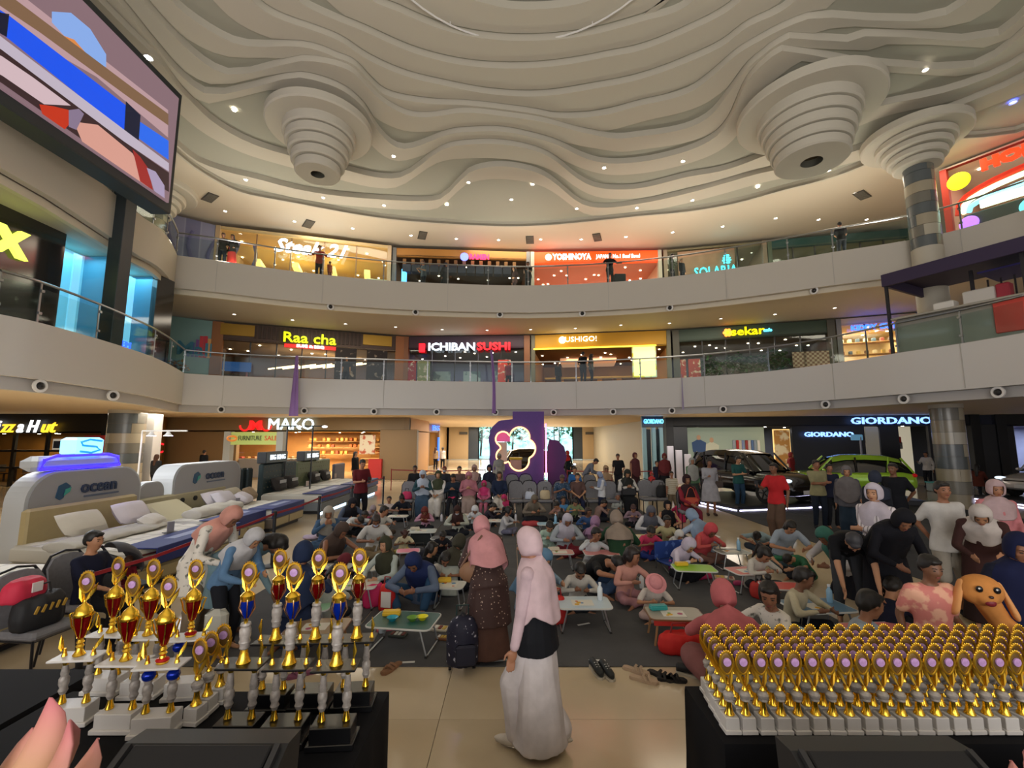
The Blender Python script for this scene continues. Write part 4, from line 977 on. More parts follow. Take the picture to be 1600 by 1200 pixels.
treem = bpy.data.materials.new('foliage_daylight'); treem.use_nodes = True
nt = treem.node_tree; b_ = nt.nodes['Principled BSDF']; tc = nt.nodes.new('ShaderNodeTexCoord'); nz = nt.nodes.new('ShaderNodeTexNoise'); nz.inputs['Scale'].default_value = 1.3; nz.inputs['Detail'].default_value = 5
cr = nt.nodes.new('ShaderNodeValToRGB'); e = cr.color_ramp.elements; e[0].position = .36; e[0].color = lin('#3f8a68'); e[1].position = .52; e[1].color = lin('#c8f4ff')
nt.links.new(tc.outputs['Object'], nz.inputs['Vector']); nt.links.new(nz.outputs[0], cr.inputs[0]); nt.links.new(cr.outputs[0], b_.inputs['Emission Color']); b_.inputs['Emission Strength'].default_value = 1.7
out_ = empty('street_trees', (0, 58, 0), 0, 'sunlit trees and street seen through the far glass doors', 'trees')
tb = MB().box((-1, 3, 4), (26, .2, 8)); rn = random.Random(3)
tb.obj('hedge_face', treem, out_)
foliage('crown', (-1, 0, 3.8), (13, 1.2, 2.0), 900, .8, '#3f8a58', parent=out_)['kind'] = 'stuff'
for k in range(7): MB().tube([(-12 + 4 * k, -.5, 0), (-12 + 4 * k + .2, -.4, 3.4)], .14, 6).obj('trunk', mat('#5a4a3c', .8), out_)
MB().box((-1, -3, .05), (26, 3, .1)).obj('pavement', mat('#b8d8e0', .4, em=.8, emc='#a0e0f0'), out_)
area('street_daylight', (0.5, YF + 1.5, 2.6), 12, 260, (.85, .96, 1), (R(-90), 0, 0), 3)
n_ = 1
for a, b, dark in ((732, 748, 1), (748, 766, 0), (850, 866, 0), (874, 895, 0), (895, 910, 1), (965, 976, 0), (766, 850, 0)):
    x0, x1 = fx(a), fx(b)
    o = struct(MB().box(((x0 + x1) / 2, YF, 1.8), (x1 - x0, .06, 3.5)), 'door_%d' % n_, mat('#343c44', .3) if dark else glass_mat((.85, 1, 1), .93)); n_ += 1
    for q in (x0, x1): MB().box((q, YF, 1.8), (.1, .12, 3.6)).obj('door_frame', mat('#3a4248', .4), o)
for px, w_ in ((724, .9), (921, .9)): p = gy(px, 677, YF - .3); tag(MB().bbox(p, (w_, .1, .28), .02).obj('wall_sign', mat('#4c463c', .5)), 'small dark wall sign %s of the far glass doors' % ('left' if px < 800 else 'right'), 'sign')
ex = gy(959, 666, YF - .22); tag(MB().bbox(ex, (.7, .1, .4), .02).obj('exit_sign', glowb('#7ff0b0', 1.5)), 'green lit exit sign high on the right far wall', 'sign')
# hall shop signs on the left passage
for k, (px0, px1, Y_, c, tx, tc_, lab) in enumerate(((643, 666, 31, '#c88a40', 'MUJO', '#ff5040', 'warm lit passage shop left of the far hall, red lettered'), (668, 686, 37, '#d89848', 'BS', '#3868ff', 'small warm lit passage shop with blue letters in the far hall'))):
    q = gy(px0, 690, Y_); q2 = gy(px1, 690, Y_ + 2.5); A_ = V((q.x, q.y)); B_ = V((q2.x, q2.y))
    sh = shop('passage_shop', A_, B_, 0, 3.5, lab, head=.7, headc='#b08a5c', backc='#d8a860', ceilc='#c89858', floorc='#a88a60', power=160, lcol=(1, .8, .5), lamps=4, depth=3, postc='#a07c50', stuff=False)
    sign(sh, A_, tx, sh[3] * .5, 3.15, .6, glowb(tc_, 2), sh[3] * .6, out=.2)
    for j in range(4): MB().bbox((sh[3] * .5, sh[4] * 1.2, .5 + .5 * j), (sh[3] * .6, .4, .06), .01).obj('shelf', mat('#f0c890', .5, em=.5), sh[0])
    MB().bbox((sh[3] * .9, -.05, 1.4), (.3, .1, 2.0), .01).obj('blue_panel', glowb('#3070e0', .8), sh[0])
struct(MB().box((-29.2, 7.5, 1.75), (.3, 31, 3.5)), 'wall_left_ground', mat('#8d7a60', .7))
struct(MB().box((31.2, 6.5, 1.75), (.3, 29, 3.5)), 'wall_right_ground', mat('#8d7a60', .7))
# ================================================================ people
def displace(me, fn):
    n = len(me.vertices); co_ = [0.0] * n * 3; me.vertices.foreach_get('co', co_); no_ = [0.0] * n * 3; me.vertex_normals.foreach_get('vector', no_)
    for i in range(n):
        p = V(co_[i * 3:i * 3 + 3]); f = fn(p)
        for k in range(3): co_[i * 3 + k] += no_[i * 3 + k] * f
    me.vertices.foreach_set('co', co_); me.update()
def voxel_merge(mb, vox, name, disp=0, seed=0, smooth_it=2, dscale=9):
    """join overlapping closed shapes into one continuous skin"""
    me = mb.mesh(name); o = bpy.data.objects.new(name, me)
    m = o.modifiers.new('r', 'REMESH'); m.mode = 'VOXEL'; m.voxel_size = vox; m.use_smooth_shade = True
    if smooth_it:
        s = o.modifiers.new('s', 'SMOOTH'); s.iterations = smooth_it; s.factor = .5
    out = evaluated(o); out.name = name; bpy.data.meshes.remove(me)
    if disp:
        off = V((seed * 3.1, seed * 1.7, 0))
        displace(out, lambda p: noise.noise(V((p.x * dscale, p.y * dscale, p.z * dscale * .35)) + off) * disp)
    out.polygons.foreach_set('use_smooth', [True] * len(out.polygons))
    return out
def cap_seg(mb, a, b, r1, r2, n=10, flat=1.0):
    """tapered capsule"""
    a = V(a); b = V(b); d = b - a; L = d.length
    if L < 1e-5: return
    q = d.to_track_quat('Z', 'Y').to_matrix()
    prof = []
    for k in range(4): t = pi / 2 * k / 3; prof.append((max(.001, r1 * sin(t)), -r1 * cos(t)))
    for k in range(4): t = pi / 2 * k / 3; prof.append((max(.001, r2 * cos(t)), L + r2 * sin(t)))
    mb.lathe(prof, n, a, q, sy=flat)
def loft(mb, secs, n=16):
    """secs: (centre, rx, ry, axis x, axis y) closed body of elliptical sections"""
    vs = []
    for c, rx, ry, X, Y in secs:
        for i in range(n):
            a = 2 * pi * i / n; vs.append(V(c) + X * cos(a) * rx + Y * sin(a) * ry)
    N = len(secs); fs = [(k * n + i, k * n + (i + 1) % n, (k + 1) * n + (i + 1) % n, (k + 1) * n + i) for k in range(N - 1) for i in range(n)]
    fs += [tuple(range(n - 1, -1, -1)), tuple(range((N - 1) * n, N * n))]
    mb.add(vs, fs)
def ik(a, c, l1, l2, pole):
    a = V(a); c = V(c); d = c - a; L = min(d.length, (l1 + l2) * .999); u = d.normalized(); c = a + u * L
    x = (l1 * l1 - l2 * l2 + L * L) / (2 * L); h = sqrt(max(0, l1 * l1 - x * x))
    p = V(pole) - u * V(pole).dot(u); p = p.normalized() if p.length > 1e-5 else V((0, 1, 0))
    return a + u * x + p * h, c

class Pose: pass
def make_pose(pel=(0, 0, .9), lean=0, side=0, head=0, yaw=0, hands=((.215, -.05, .81), (-.215, -.05, .81)), epole=((.25, 1, 0), (-.25, 1, 0)),
              feet=((.1, .01, .08), (-.1, .01, .08)), kpole=((.05, -1, 0), (-.05, -1, 0)), hk=1.0, curve=0, toe=((.1, -1, 0), (-.1, -1, 0)), elbows=None):
    """a skeleton facing -Y for a body 1.65 m tall; lean and head pitch in degrees, forward positive"""
    p = Pose(); p.hk = hk; pel = V(pel)
    la = R(lean); up = V((sin(R(side)), -sin(la), cos(la))).normalized(); X = V((cos(R(side)), 0, -sin(R(side)))); Yv = up.cross(X).normalized()   # Yv: backwards... (up x right)
    if Yv.y < 0: Yv = -Yv
    lb = R(lean + curve); up2 = V((sin(R(side)), -sin(lb), cos(lb))).normalized(); Y2 = up2.cross(X).normalized()
    if Y2.y < 0: Y2 = -Y2
    p.X = X; p.up = up; p.Y = Yv; p.up2 = up2; p.Y2 = Y2
    p.pel = pel; p.waist = pel + up * .16; p.chest = p.waist + (up + up2).normalized() * .19; p.neck = p.chest + up2 * .15
    hp = R(head); hu = V((0, -sin(hp), cos(hp)))
    hf = V((0, -cos(hp), -sin(hp)))
    Rz = Matrix.Rotation(R(yaw), 3, 'Z'); hf = Rz @ hf; hu = Rz @ hu
    p.hu = hu; p.hf = hf; p.hx = hu.cross(-hf).normalized()
    p.nk = p.neck + (up2 + hu * .6).normalized() * .07
    p.head = p.nk + hu * .10 * hk + hf * .02
    sh = .165
    p.sh = [p.neck - up2 * .045 + X * sh, p.neck - up2 * .045 - X * sh]
    p.el = []; p.wr = []
    for k in range(2):
        e, w_ = ik(p.sh[k], hands[k], .285, .25, epole[k]); p.el.append(e); p.wr.append(w_)
    p.hip = [pel + X * .085 - up * .02, pel - X * .085 - up * .02]
    p.kn = []; p.an = []
    for k in range(2):
        e, w_ = ik(p.hip[k], feet[k], .41, .40, kpole[k]); p.kn.append(e); p.an.append(w_)
    p.toe = [V(t).normalized() for t in toe]
    return p
def headM(p): return Matrix((p.hx, -p.hf, p.hu)).transposed()       # local x right, y back, z up
def hand(mb, w_, d, side, fine, sc=1.0, curl=.5):
    d = d.normalized(); nrm = d.cross(V((0, 0, 1)));
    if nrm.length < .2: nrm = V((1, 0, 0)) if abs(d.z) > .9 else nrm
    nrm.normalize(); acr = d.cross(nrm).normalized()
    pc_ = w_ + d * .045 * sc
    M = Matrix((acr, nrm, d)).transposed()
    mb.ell(w_ + d * .05 * sc, (.04 * sc, .018 * sc, .055 * sc), 10, 8, M)
    for k, (o_, L) in enumerate(((-.028, .062), (-.010, .072), (.010, .068), (.028, .052))):
        a = w_ + d * .088 * sc + acr * o_ * sc; b = a + (d * .9 - nrm * curl * .5 * side).normalized() * L * .5 * sc; c = b + (d * .7 - nrm * curl * side).normalized() * L * .5 * sc
        r = .0085 * sc * (1 if fine else 1.15)
        cap_seg(mb, a, b, r * 1.05, r, 6); cap_seg(mb, b, c, r, r * .85, 6)
    a = w_ + d * .03 * sc + acr * -.032 * sc; b = a + (d * .6 - acr * .7 - nrm * .3 * side).normalized() * .035 * sc; c = b + (d * .9 - acr * .2 - nrm * .3 * side).normalized() * .03 * sc
    cap_seg(mb, a, b, .012 * sc, .010 * sc, 6); cap_seg(mb, b, c, .010 * sc, .008 * sc, 6)
def torso_secs(p, k=1.0, ext=0, hipw=1.0):
    X = p.X; s = []
    s.append((p.pel - p.up * .07, .11 * k * hipw, .09 * k, X, p.Y))
    s.append((p.pel - p.up * .02, .165 * k * hipw, .115 * k, X, p.Y))
    s.append((p.pel + p.up * .06, .155 * k * hipw, .11 * k, X, p.Y))
    s.append((p.waist, .135 * k, .10 * k, X, (p.Y + p.Y2).normalized()))
    s.append((p.chest - p.up2 * .04, .155 * k, .115 * k, X, p.Y2))
    s.append((p.chest + p.up2 * .05, .17 * k, .11 * k, X, p.Y2))
    s.append((p.neck - p.up2 * .035, .165 * k, .085 * k, X, p.Y2))
    s.append((p.neck + p.up2 * .005, .09 * k, .06 * k, X, p.Y2))
    s.append((p.neck + p.up2 * .02, .055 * k, .05 * k, X, p.Y2))
    return s
def build_body(p, vox, fine=False, sc=1.0):
    mb = MB(); hk = p.hk; M = headM(p)
    def H(x, y, z): return p.head + M @ V((x, y, z)) * hk
    # head: cranium, jaw, cheeks, nose, brow, lips, ears, neck
    mb.ell(H(0, .012, .025), (.074 * hk, .092 * hk, .085 * hk), 16, 12, M)
    mb.ell(H(0, -.022, -.045), (.056 * hk, .062 * hk, .066 * hk), 14, 10, M)
    mb.ell(H(0, -.062, -.088), (.026 * hk, .024 * hk, .022 * hk), 10, 8, M)
    for s in (-1, 1):
        mb.ell(H(s * .036, -.056, -.022), (.026 * hk, .026 * hk, .026 * hk), 8, 6, M)
        mb.ell(H(s * .030, -.072, .022), (.026 * hk, .012 * hk, .010 * hk), 8, 6, M)
        mb.ell(H(s * .076, .012, -.008), (.010 * hk, .020 * hk, .032 * hk), 8, 6, M)
    cap_seg(mb, H(0, -.080, .012), H(0, -.098, -.022), .008 * hk, .013 * hk, 8)
    mb.ell(H(0, -.078, -.050), (.024 * hk, .010 * hk, .006 * hk), 8, 6, M)
    mb.ell(H(0, -.076, -.062), (.020 * hk, .010 * hk, .007 * hk), 8, 6, M)
    cap_seg(mb, p.neck - p.up2 * .03, H(0, .01, -.03), .052, .050 * hk, 12)
    loft(mb, torso_secs(p, .93))
    for k in range(2):
        cap_seg(mb, p.sh[k], p.el[k], .046, .037); cap_seg(mb, p.el[k], p.wr[k], .037, .025)
        hand(mb, p.wr[k], (p.wr[k] - p.el[k]), 1 if k == 0 else -1, fine, 1.0)
        cap_seg(mb, p.neck - p.up2 * .04, p.sh[k], .05, .05)
        cap_seg(mb, p.hip[k], p.kn[k], .078, .052); cap_seg(mb, p.kn[k], p.an[k], .050, .034)
        a = p.an[k]; f = V((p.toe[k].x, p.toe[k].y, 0)).normalized()
        cap_seg(mb, a + V((0, 0, -.03)), a + f * .14 + V((0, 0, -.052)), .034, .024)
    return voxel_merge(mb, vox, 'body', smooth_it=1)
def build_top(p, vox, long=0, sleeve=1.0, k=1.13, seed=0, flare=0):
    """shirt / tunic: long = how far below the pelvis the hem falls"""
    mb = MB(); s = torso_secs(p, k)
    s[0] = (p.pel - p.up * .10, .165 * k, .12 * k, p.X, p.Y)
    loft(mb, s[:-1])
    if long:
        leg = ((p.kn[0] + p.kn[1]) / 2 - p.pel); seated = leg.z > -.25
        if not seated:
            d = V((leg.x * .6, leg.y * .5, -1)).normalized()
            secs = []
            for j in range(6):
                f = j / 5; secs.append((p.pel + d * long * f + V((0, 0, .03)), (.175 + flare * f) * k, (.125 + flare * .8 * f) * k, p.X, V((0, 1, 0))))
            loft(mb, secs)
    for q in range(2):
        cap_seg(mb, p.neck - p.up2 * .045, p.sh[q], .055 * k, .054 * k)
        cap_seg(mb, p.sh[q], p.el[q] if sleeve > .5 else p.sh[q].lerp(p.el[q], .75), .058, .050 if sleeve > .5 else .058)
        if sleeve > .5: cap_seg(mb, p.el[q], p.el[q].lerp(p.wr[q], .92), .048, .037)
    return voxel_merge(mb, vox, 'top', .012, seed)
def build_trousers(p, vox, wide=1.0, seed=1, length=.93):
    mb = MB(); s = torso_secs(p, 1.06)[:4]; loft(mb, s)
    for q in range(2):
        cap_seg(mb, p.hip[q], p.kn[q], .095, .072 * wide); cap_seg(mb, p.kn[q], p.kn[q].lerp(p.an[q], length), .070 * wide, .055 * wide)
    return voxel_merge(mb, vox, 'trousers', .012, seed + 5)
def build_skirt(p, vox, seed=2, hem=None):
    mb = MB(); s = torso_secs(p, 1.08)[:4]; loft(mb, s)
    stand = p.pel.z > .7 and p.kn[0].z < p.pel.z - .25
    if stand:
        bot = hem if hem is not None else .06
        c = V(((p.an[0].x + p.an[1].x) / 2, (p.an[0].y + p.an[1].y) / 2, bot)); sp = abs(p.an[0].x - p.an[1].x) / 2; sy = abs(p.an[0].y - p.an[1].y) / 2; n = 8
        loft(mb, [(p.pel.lerp(c, f / n), .165 + (.035 + sp * .5) * f / n, .125 + (.035 + sy * .35) * f / n, V((1, 0, 0)), V((0, 1, 0))) for f in range(n + 1)], 20)
    else:
        for q in range(2):
            cap_seg(mb, p.hip[q], p.kn[q], .12, .11); cap_seg(mb, p.kn[q], p.kn[q].lerp(p.an[q], .9), .11, .09)
        cap_seg(mb, p.kn[0], p.kn[1], .09, .09); cap_seg(mb, p.pel, (p.kn[0] + p.kn[1]) / 2, .12, .1)
        cap_seg(mb, (p.kn[0] + p.kn[1]) / 2, (p.an[0] + p.an[1]) / 2, .1, .09)
    return voxel_merge(mb, vox, 'skirt', .016, seed + 9)
def build_hijab(p, drape=.18, back=.16, seed=0, n=28, front=None):
    """headscarf: a shell with a face opening that runs down over neck, shoulders and chest"""
    M = headM(p); hk = p.hk; rows = []; opening = []
    # head part, from the crown down to the chin, in head space
    for j in range(11):
        f = j / 10; a = pi * (.03 + .72 * f); rz_ = -cos(pi - a) if False else cos(a)
        ring = []; op = []
        for i in range(n):
            t = 2 * pi * i / n; fr = cos(t)                 # fr = 1 in front
            r = sin(a) if a < 1.57 else sin(a) ** .45
            rx, ry = .094 * r, (.108 if fr < 0 else .100) * r
            z = .118 * rz_ + (.022 if rz_ > 0 else .01)
            x = rx * sin(t); y = -ry * fr + .008
            ang = abs(((t + pi) % (2 * pi)) - pi)
            o_ = ang < R(46) and .085 > z > -.095
            if o_: y += .012
            ring.append(p.head + M @ V((x, y, z)) * hk); op.append(ang < R(40) and .078 > z > -.088)
        rows.append(ring); opening.append(op)
    # throat and drape in torso space
    secs = [(.015, .088, .098, -.012), (-.02, .115, .112, -.01), (-.055, .170, .128, -.005), (-.085, .205, .138, 0), (-.14, .218, .150, .01)]
    nrow = max(1, int(drape / .07))
    for q in range(nrow): secs.append((-.14 - (q + 1) / nrow * drape, (.216 + .003 * q), .152 + .006 * q, .01))
    for dz, rx, ry, dy in secs:
        ring = []
        for i in range(n):
            t = 2 * pi * i / n; fr = cos(t); side = sin(t)
            dd = dz
            if dz < -.14: dd = -.14 + (dz + .14) * ((1 if fr > 0 else back / max(drape, .01)) * (1 - .35 * abs(side) ** 2) if True else 1)
            fold = 1 + .05 * sin(t * 5 + seed * 1.3) * min(1, -dz * 5) + .03 * sin(t * 9 + seed)
            ring.append(p.neck + p.up2 * (dd + .045) + p.X * side * rx * fold + p.Y2 * (-fr * ry * fold + dy))
        rows.append(ring); opening.append([False] * n)
    mb = MB(); vs = []; fs = []
    for r in rows: vs += r
    N = len(rows)
    vis = {}
    for k in range(N - 1):
        for i in range(n):
            i2 = (i + 1) % n
            if k < 11 and opening[k][i] and opening[k][i2] and (k + 1 < 11 and opening[k + 1][i]): continue
            fs.append((k * n + i, k * n + i2, (k + 1) * n + i2, (k + 1) * n + i))
    fs.append(tuple(range(n)))
    me = bpy.data.meshes.new('headscarf'); me.from_pydata([tuple(v) for v in vs], [], fs)
    bm = bmesh.new(); bm.from_mesh(me); bmesh.ops.recalc_face_normals(bm, faces=bm.faces); bm.to_mesh(me); bm.free()
    o = bpy.data.objects.new('t', me)
    m = o.modifiers.new('s', 'SOLIDIFY'); m.thickness = .010; m.offset = 1
    m = o.modifiers.new('u', 'SUBSURF'); m.levels = 1
    out = evaluated(o); out.name = 'headscarf'
    displace(out, lambda p: noise.noise(V((p.x * 14, p.y * 14, p.z * 5 + seed))) * .006)
    out.polygons.foreach_set('use_smooth', [True] * len(out.polygons))
    return out
def build_hair(p, kind, vox=.014):
    M = headM(p); hk = p.hk; mb = MB()
    def H(x, y, z): return p.head + M @ V((x, y, z)) * hk
    mb.ell(H(0, .024, .040), (.081 * hk, .094 * hk, .077 * hk), 16, 12, M)
    mb.ell(H(0, .060, .0), (.076 * hk, .058 * hk, .080 * hk), 14, 10, M)
    mb.ell(H(0, -.048, .078), (.060 * hk, .034 * hk, .022 * hk), 10, 8, M)
    for s in (-1, 1): mb.ell(H(s * .066, .018, .02), (.020 * hk, .040 * hk, .042 * hk), 8, 6, M)
    if kind in ('long', 'tail', 'bun'):
        for s in (-1, 1): mb.ell(H(s * .066, .010, -.02), (.022 * hk, .045 * hk, .07 * hk), 8, 6, M)
    if kind == 'long':
        a = H(0, .07, -.02); b = p.neck + p.Y2 * .10 - p.up2 * .16
        cap_seg(mb, a, b, .075, .055, 10)
        for s in (-1, 1): cap_seg(mb, H(s * .07, .03, -.03), p.neck + p.X * s * .09 + p.Y2 * .02 - p.up2 * .08, .03, .02, 8)
    if kind == 'tail':
        cap_seg(mb, H(0, .10, .06), H(0, .16, .03), .028, .04, 8); cap_seg(mb, H(0, .16, .03), p.neck + p.Y2 * .14 - p.up2 * .08, .04, .018, 8)
    if kind == 'pigtails':
        for s in (-1, 1): mb.ell(H(s * .10, .03, .07), (.035, .035, .05), 8, 6, M); mb.ell(H(s * .08, .05, -.02), (.03, .05, .07), 8, 6, M)
    if kind == 'bun': mb.ell(H(0, .06, .14), (.042, .042, .036), 10, 8, M)
    return voxel_merge(mb, vox, 'hair', .006, 3, 1, 30)
def build_eyes(p):
    M = headM(p); hk = p.hk; out = []
    def H(x, y, z): return p.head + M @ V((x, y, z)) * hk
    e = [MB().ell(H(s * .030, -.078, .004), (.013 * hk, .006 * hk, .006 * hk), 8, 6, M).mesh('eye', True) for s in (-1, 1)]
    b = [MB().tube([H(s * .014, -.084, .024), H(s * .032, -.084, .030), H(s * .048, -.074, .024)], .0035 * hk, 5).mesh('eyebrow', True) for s in (-1, 1)]
    l = MB().ell(H(0, -.087, -.056), (.021 * hk, .006 * hk, .007 * hk), 10, 6, M).mesh('mouth', True)
    return e, b, l
def build_shoes(p, k=1.15):
    out = []
    for q in range(2):
        mb = MB(); a = p.an[q]; f = V((p.toe[q].x, p.toe[q].y, 0)).normalized()
        M = Matrix((f.cross(V((0, 0, 1))), f, V((0, 0, 1)))).transposed()
        mb.ell(a + f * .055 + V((0, 0, -.042)), (.045, .13, .038), 12, 8, M); mb.ell(a + V((0, 0, -.028)), (.042, .055, .05), 10, 8, M)
        out.append(mb.mesh('shoe', True))
    return out
def build_hat(p):
    M = headM(p); hk = p.hk
    mb = MB(); mb.ell(p.head + M @ V((0, .01, .06)) * hk, (.105 * hk, .115 * hk, .085 * hk), 14, 8, M)
    prof = [(.09, 0), (.15, -.02), (.155, -.012), (.09, .012)]
    mb.lathe([(r * hk, z) for r, z in prof], 20, p.head + M @ V((0, 0, .06)) * hk, M)
    return mb.mesh('sun_hat', True)
def build_mask(p):
    M = headM(p); hk = p.hk
    return MB().ell(p.head + M @ V((0, -.058, -.045)) * hk, (.052 * hk, .048 * hk, .045 * hk), 10, 8, M).mesh('face_mask', True)

CACHE = {}
POSES = {}
def get_mesh(pk, part, opt=None):
    key = (pk, part, opt)
    if key in CACHE: return CACHE[key]
    p, vox = POSES[pk]; cv = vox * 1.0
    if part == 'body': m = build_body(p, vox, vox < .012)
    elif part == 'top': m = build_top(p, cv)
    elif part == 'tshirt': m = build_top(p, cv, 0, .3)
    elif part == 'tunic': m = build_top(p, cv, .38, 1, 1.18, 4, .03)
    elif part == 'dress': m = build_top(p, cv, .50, 1, 1.2, 6, .06)
    elif part == 'vest':
        mb = MB(); q = torso_secs(p, 1.42)[:4]; q[0] = (p.pel - p.up * .14, .22, .18, p.X, p.Y); loft(mb, q); m = voxel_merge(mb, cv, 'vest', .01, 2)
    elif part == 'trousers': m = build_trousers(p, cv)
    elif part == 'shorts': m = build_trousers(p, cv, 1.1, 1, -.1)
    elif part == 'wide': m = build_trousers(p, cv, 1.5)
    elif part == 'skirt': m = build_skirt(p, cv)
    elif part == 'hijab': m = build_hijab(p, .18, .14, hash(pk) % 7)
    elif part == 'hijab_long': m = build_hijab(p, .42, .40, 2)
    elif part == 'hijab_walk': m = build_hijab(p, .46, .34, 2)
    elif part == 'khimar': m = build_hijab(p, .62, .66, 3)
    elif part in ('short', 'long', 'tail', 'bun', 'pigtails'): m = build_hair(p, part)
    elif part == 'shoes': m = build_shoes(p)
    elif part == 'face': m = build_eyes(p)
    elif part == 'hat': m = build_hat(p)
    elif part == 'mask': m = build_mask(p)
    CACHE[key] = m
    return m
SK = ['#8f6148', '#9c6c50', '#a87858', '#845a42', '#b08262', '#75503a']
NAMES = {'vest': 'vest', 'hijab_walk': 'headscarf', 'top': 'top', 'tshirt': 'tshirt', 'tunic': 'tunic', 'dress': 'dress', 'trousers': 'trousers', 'shorts': 'shorts', 'wide': 'trousers', 'skirt': 'skirt', 'hijab': 'headscarf', 'hijab_long': 'headscarf', 'khimar': 'headscarf',
         'short': 'hair', 'long': 'hair', 'tail': 'hair', 'bun': 'hair', 'pigtails': 'hair', 'hat': 'sun_hat', 'mask': 'face_mask'}
NP = [0]
def person(pk, loc, rz, sc, items, label, group=None, skin=None, face=True, cat='person', name='person'):
    """items: list of (part, colour or material); sc = scale; rz in degrees, 0 faces the camera side (-Y)"""
    NP[0] += 1
    root = empty(name, loc, R(rz), label, cat, group); root.scale = (sc, sc, sc)
    sk = mat(skin or SK[NP[0] % 6], .55)
    link('body', get_mesh(pk, 'body'), root, m=sk)
    for part, c in items:
        m = c if not isinstance(c, str) else mat(c, .85, noise_=.18, nscale=7, spec=.25)
        if part == 'shoes':
            for me in get_mesh(pk, 'shoes'): link('shoe', me, root, m=m)
        elif part in ('short', 'long', 'tail', 'bun', 'pigtails'): link('hair', get_mesh(pk, part), root, m=mat(c, .55))
        else: link(NAMES[part], get_mesh(pk, part), root, m=m)
    if face:
        e, b, l = get_mesh(pk, 'face')
        for q in e: link('eye', q, root, m=mat('#191210', .3))
        for q in b: link('eyebrow', q, root, m=mat('#2a1d18', .7))
        if not any(i[0] == 'mask' for i in items): link('mouth', l, root, m=mat('#7a3a34', .6))
    return root
# ---- the poses
def addpose(k, vox, **kw): POSES[k] = (make_pose(**kw), vox)
addpose('stand', .022)
addpose('stand_b', .022, hands=((.20, -.16, .98), (-.23, .02, .86)), head=12, feet=((.12, -.03, .08), (-.1, .06, .08)))
addpose('phone', .018, hands=((.10, -.30, 1.12), (-.10, -.30, 1.12)), head=22, epole=((.5, .5, -1), (-.5, .5, -1)))
addpose('onephone', .018, hands=((.22, .02, .84), (-.14, -.38, 1.18)), head=8, epole=((.3, .6, -.2), (-.5, .5, -1)))
addpose('crossed', .018, hands=((-.10, -.17, 1.10), (.10, -.19, 1.13)), epole=((1, .3, -.4), (-1, .3, -.4)), head=4)
addpose('behind', .016, hands=((.10, .16, .92), (-.10, .16, .92)), epole=((1, .6, 0), (-1, .6, 0)), head=4)
addpose('rail', .022, hands=((.42, -.36, 1.06), (-.42, -.36, 1.06)), lean=10, head=20, epole=((.5, .5, -.6), (-.5, .5, -.6)))
addpose('bend', .014, pel=(0, .12, .88), lean=62, curve=18, head=75, hands=((.18, -.62, .60), (-.14, -.60, .52)), epole=((.8, .5, .3), (-.8, .5, .3)), feet=((.13, .05, .08), (-.13, .0, .08)))
addpose('stoop', .016, pel=(0, .05, .88), lean=28, curve=16, head=48, hands=((.14, -.42, .95), (-.12, -.40, .90)), epole=((.6, .6, -.5), (-.6, .6, -.5)), feet=((.13, .05, .08), (-.12, -.02, .08)))
addpose('walk', .008, pel=(0, 0, .88), lean=2, head=14, hands=((.25, -.10, .80), (-.22, .06, .82)), feet=((.07, -.15, .09), (-.07, .20, .12)), kpole=((.05, -1, 0), (-.05, -1, 0)))
addpose('hold', .014, hands=((.13, -.30, 1.02), (-.20, -.22, .96)), lean=6, head=20, epole=((.6, .6, -.8), (-.6, .6, -.8)))
# seated on a chair (seat .45)
addpose('chair', .022, pel=(0, 0, .54), lean=-3, head=8, hands=((.07, -.30, .66), (-.07, -.32, .66)), epole=((.8, .3, -.4), (-.8, .3, -.4)), feet=((.10, -.44, .08), (-.10, -.42, .08)), kpole=((0, -1, 1), (0, -1, 1)))
addpose('chair_phone', .022, pel=(0, 0, .54), lean=4, head=30, hands=((.06, -.30, .84), (-.06, -.30, .84)), epole=((.8, .3, -.6), (-.8, .3, -.6)), feet=((.12, -.40, .08), (-.10, -.46, .08)), kpole=((0, -1, 1), (0, -1, 1)))
# on the floor
CF = dict(pel=(0, .05, .11), feet=((-.12, -.34, .06), (.12, -.30, .05)), kpole=((1, -.4, .25), (-1, -.4, .25)), toe=((-1, -.5, 0), (1, -.5, 0)))
addpose('sit_draw', .020, lean=14, curve=16, head=48, hands=((.12, -.44, .42), (-.12, -.40, .42)), epole=((.8, .3, -.3), (-.8, .3, -.3)), hk=1.28, **CF)
addpose('sit_up', .020, lean=4, curve=4, head=4, hands=((.14, -.38, .38), (-.10, -.42, .40)), epole=((.8, .3, -.3), (-.8, .3, -.3)), hk=1.28, **CF)
addpose('sit_side', .020, lean=10, curve=8, head=20, yaw=38, hands=((.16, -.40, .40), (-.14, -.36, .42)), epole=((.8, .3, -.3), (-.8, .3, -.3)), hk=1.28, **CF)
addpose('adult_sit', .020, lean=10, curve=18, head=42, hands=((.10, -.44, .40), (-.12, -.38, .36)), epole=((.8, .3, -.3), (-.8, .3, -.3)), hk=1.02, **CF)
addpose('adult_sit_up', .020, lean=3, curve=4, head=8, hands=((.12, -.34, .34), (-.12, -.34, .34)), epole=((.8, .3, -.3), (-.8, .3, -.3)), hk=1.02, **CF)
addpose('adult_phone', .020, lean=8, curve=10, head=30, hands=((.06, -.34, .56), (-.06, -.34, .56)), epole=((.8, .3, -.6), (-.8, .3, -.6)), hk=1.02, **CF)
addpose('hunch', .014, pel=(0, .05, .11), lean=34, curve=34, head=82, hands=((.16, -.62, .30), (-.12, -.60, .32)), epole=((.9, .2, .2), (-.9, .2, .2)), hk=1.02, feet=((-.12, -.36, .06), (.12, -.32, .05)), kpole=((1, -.4, .3), (-1, -.4, .3)))
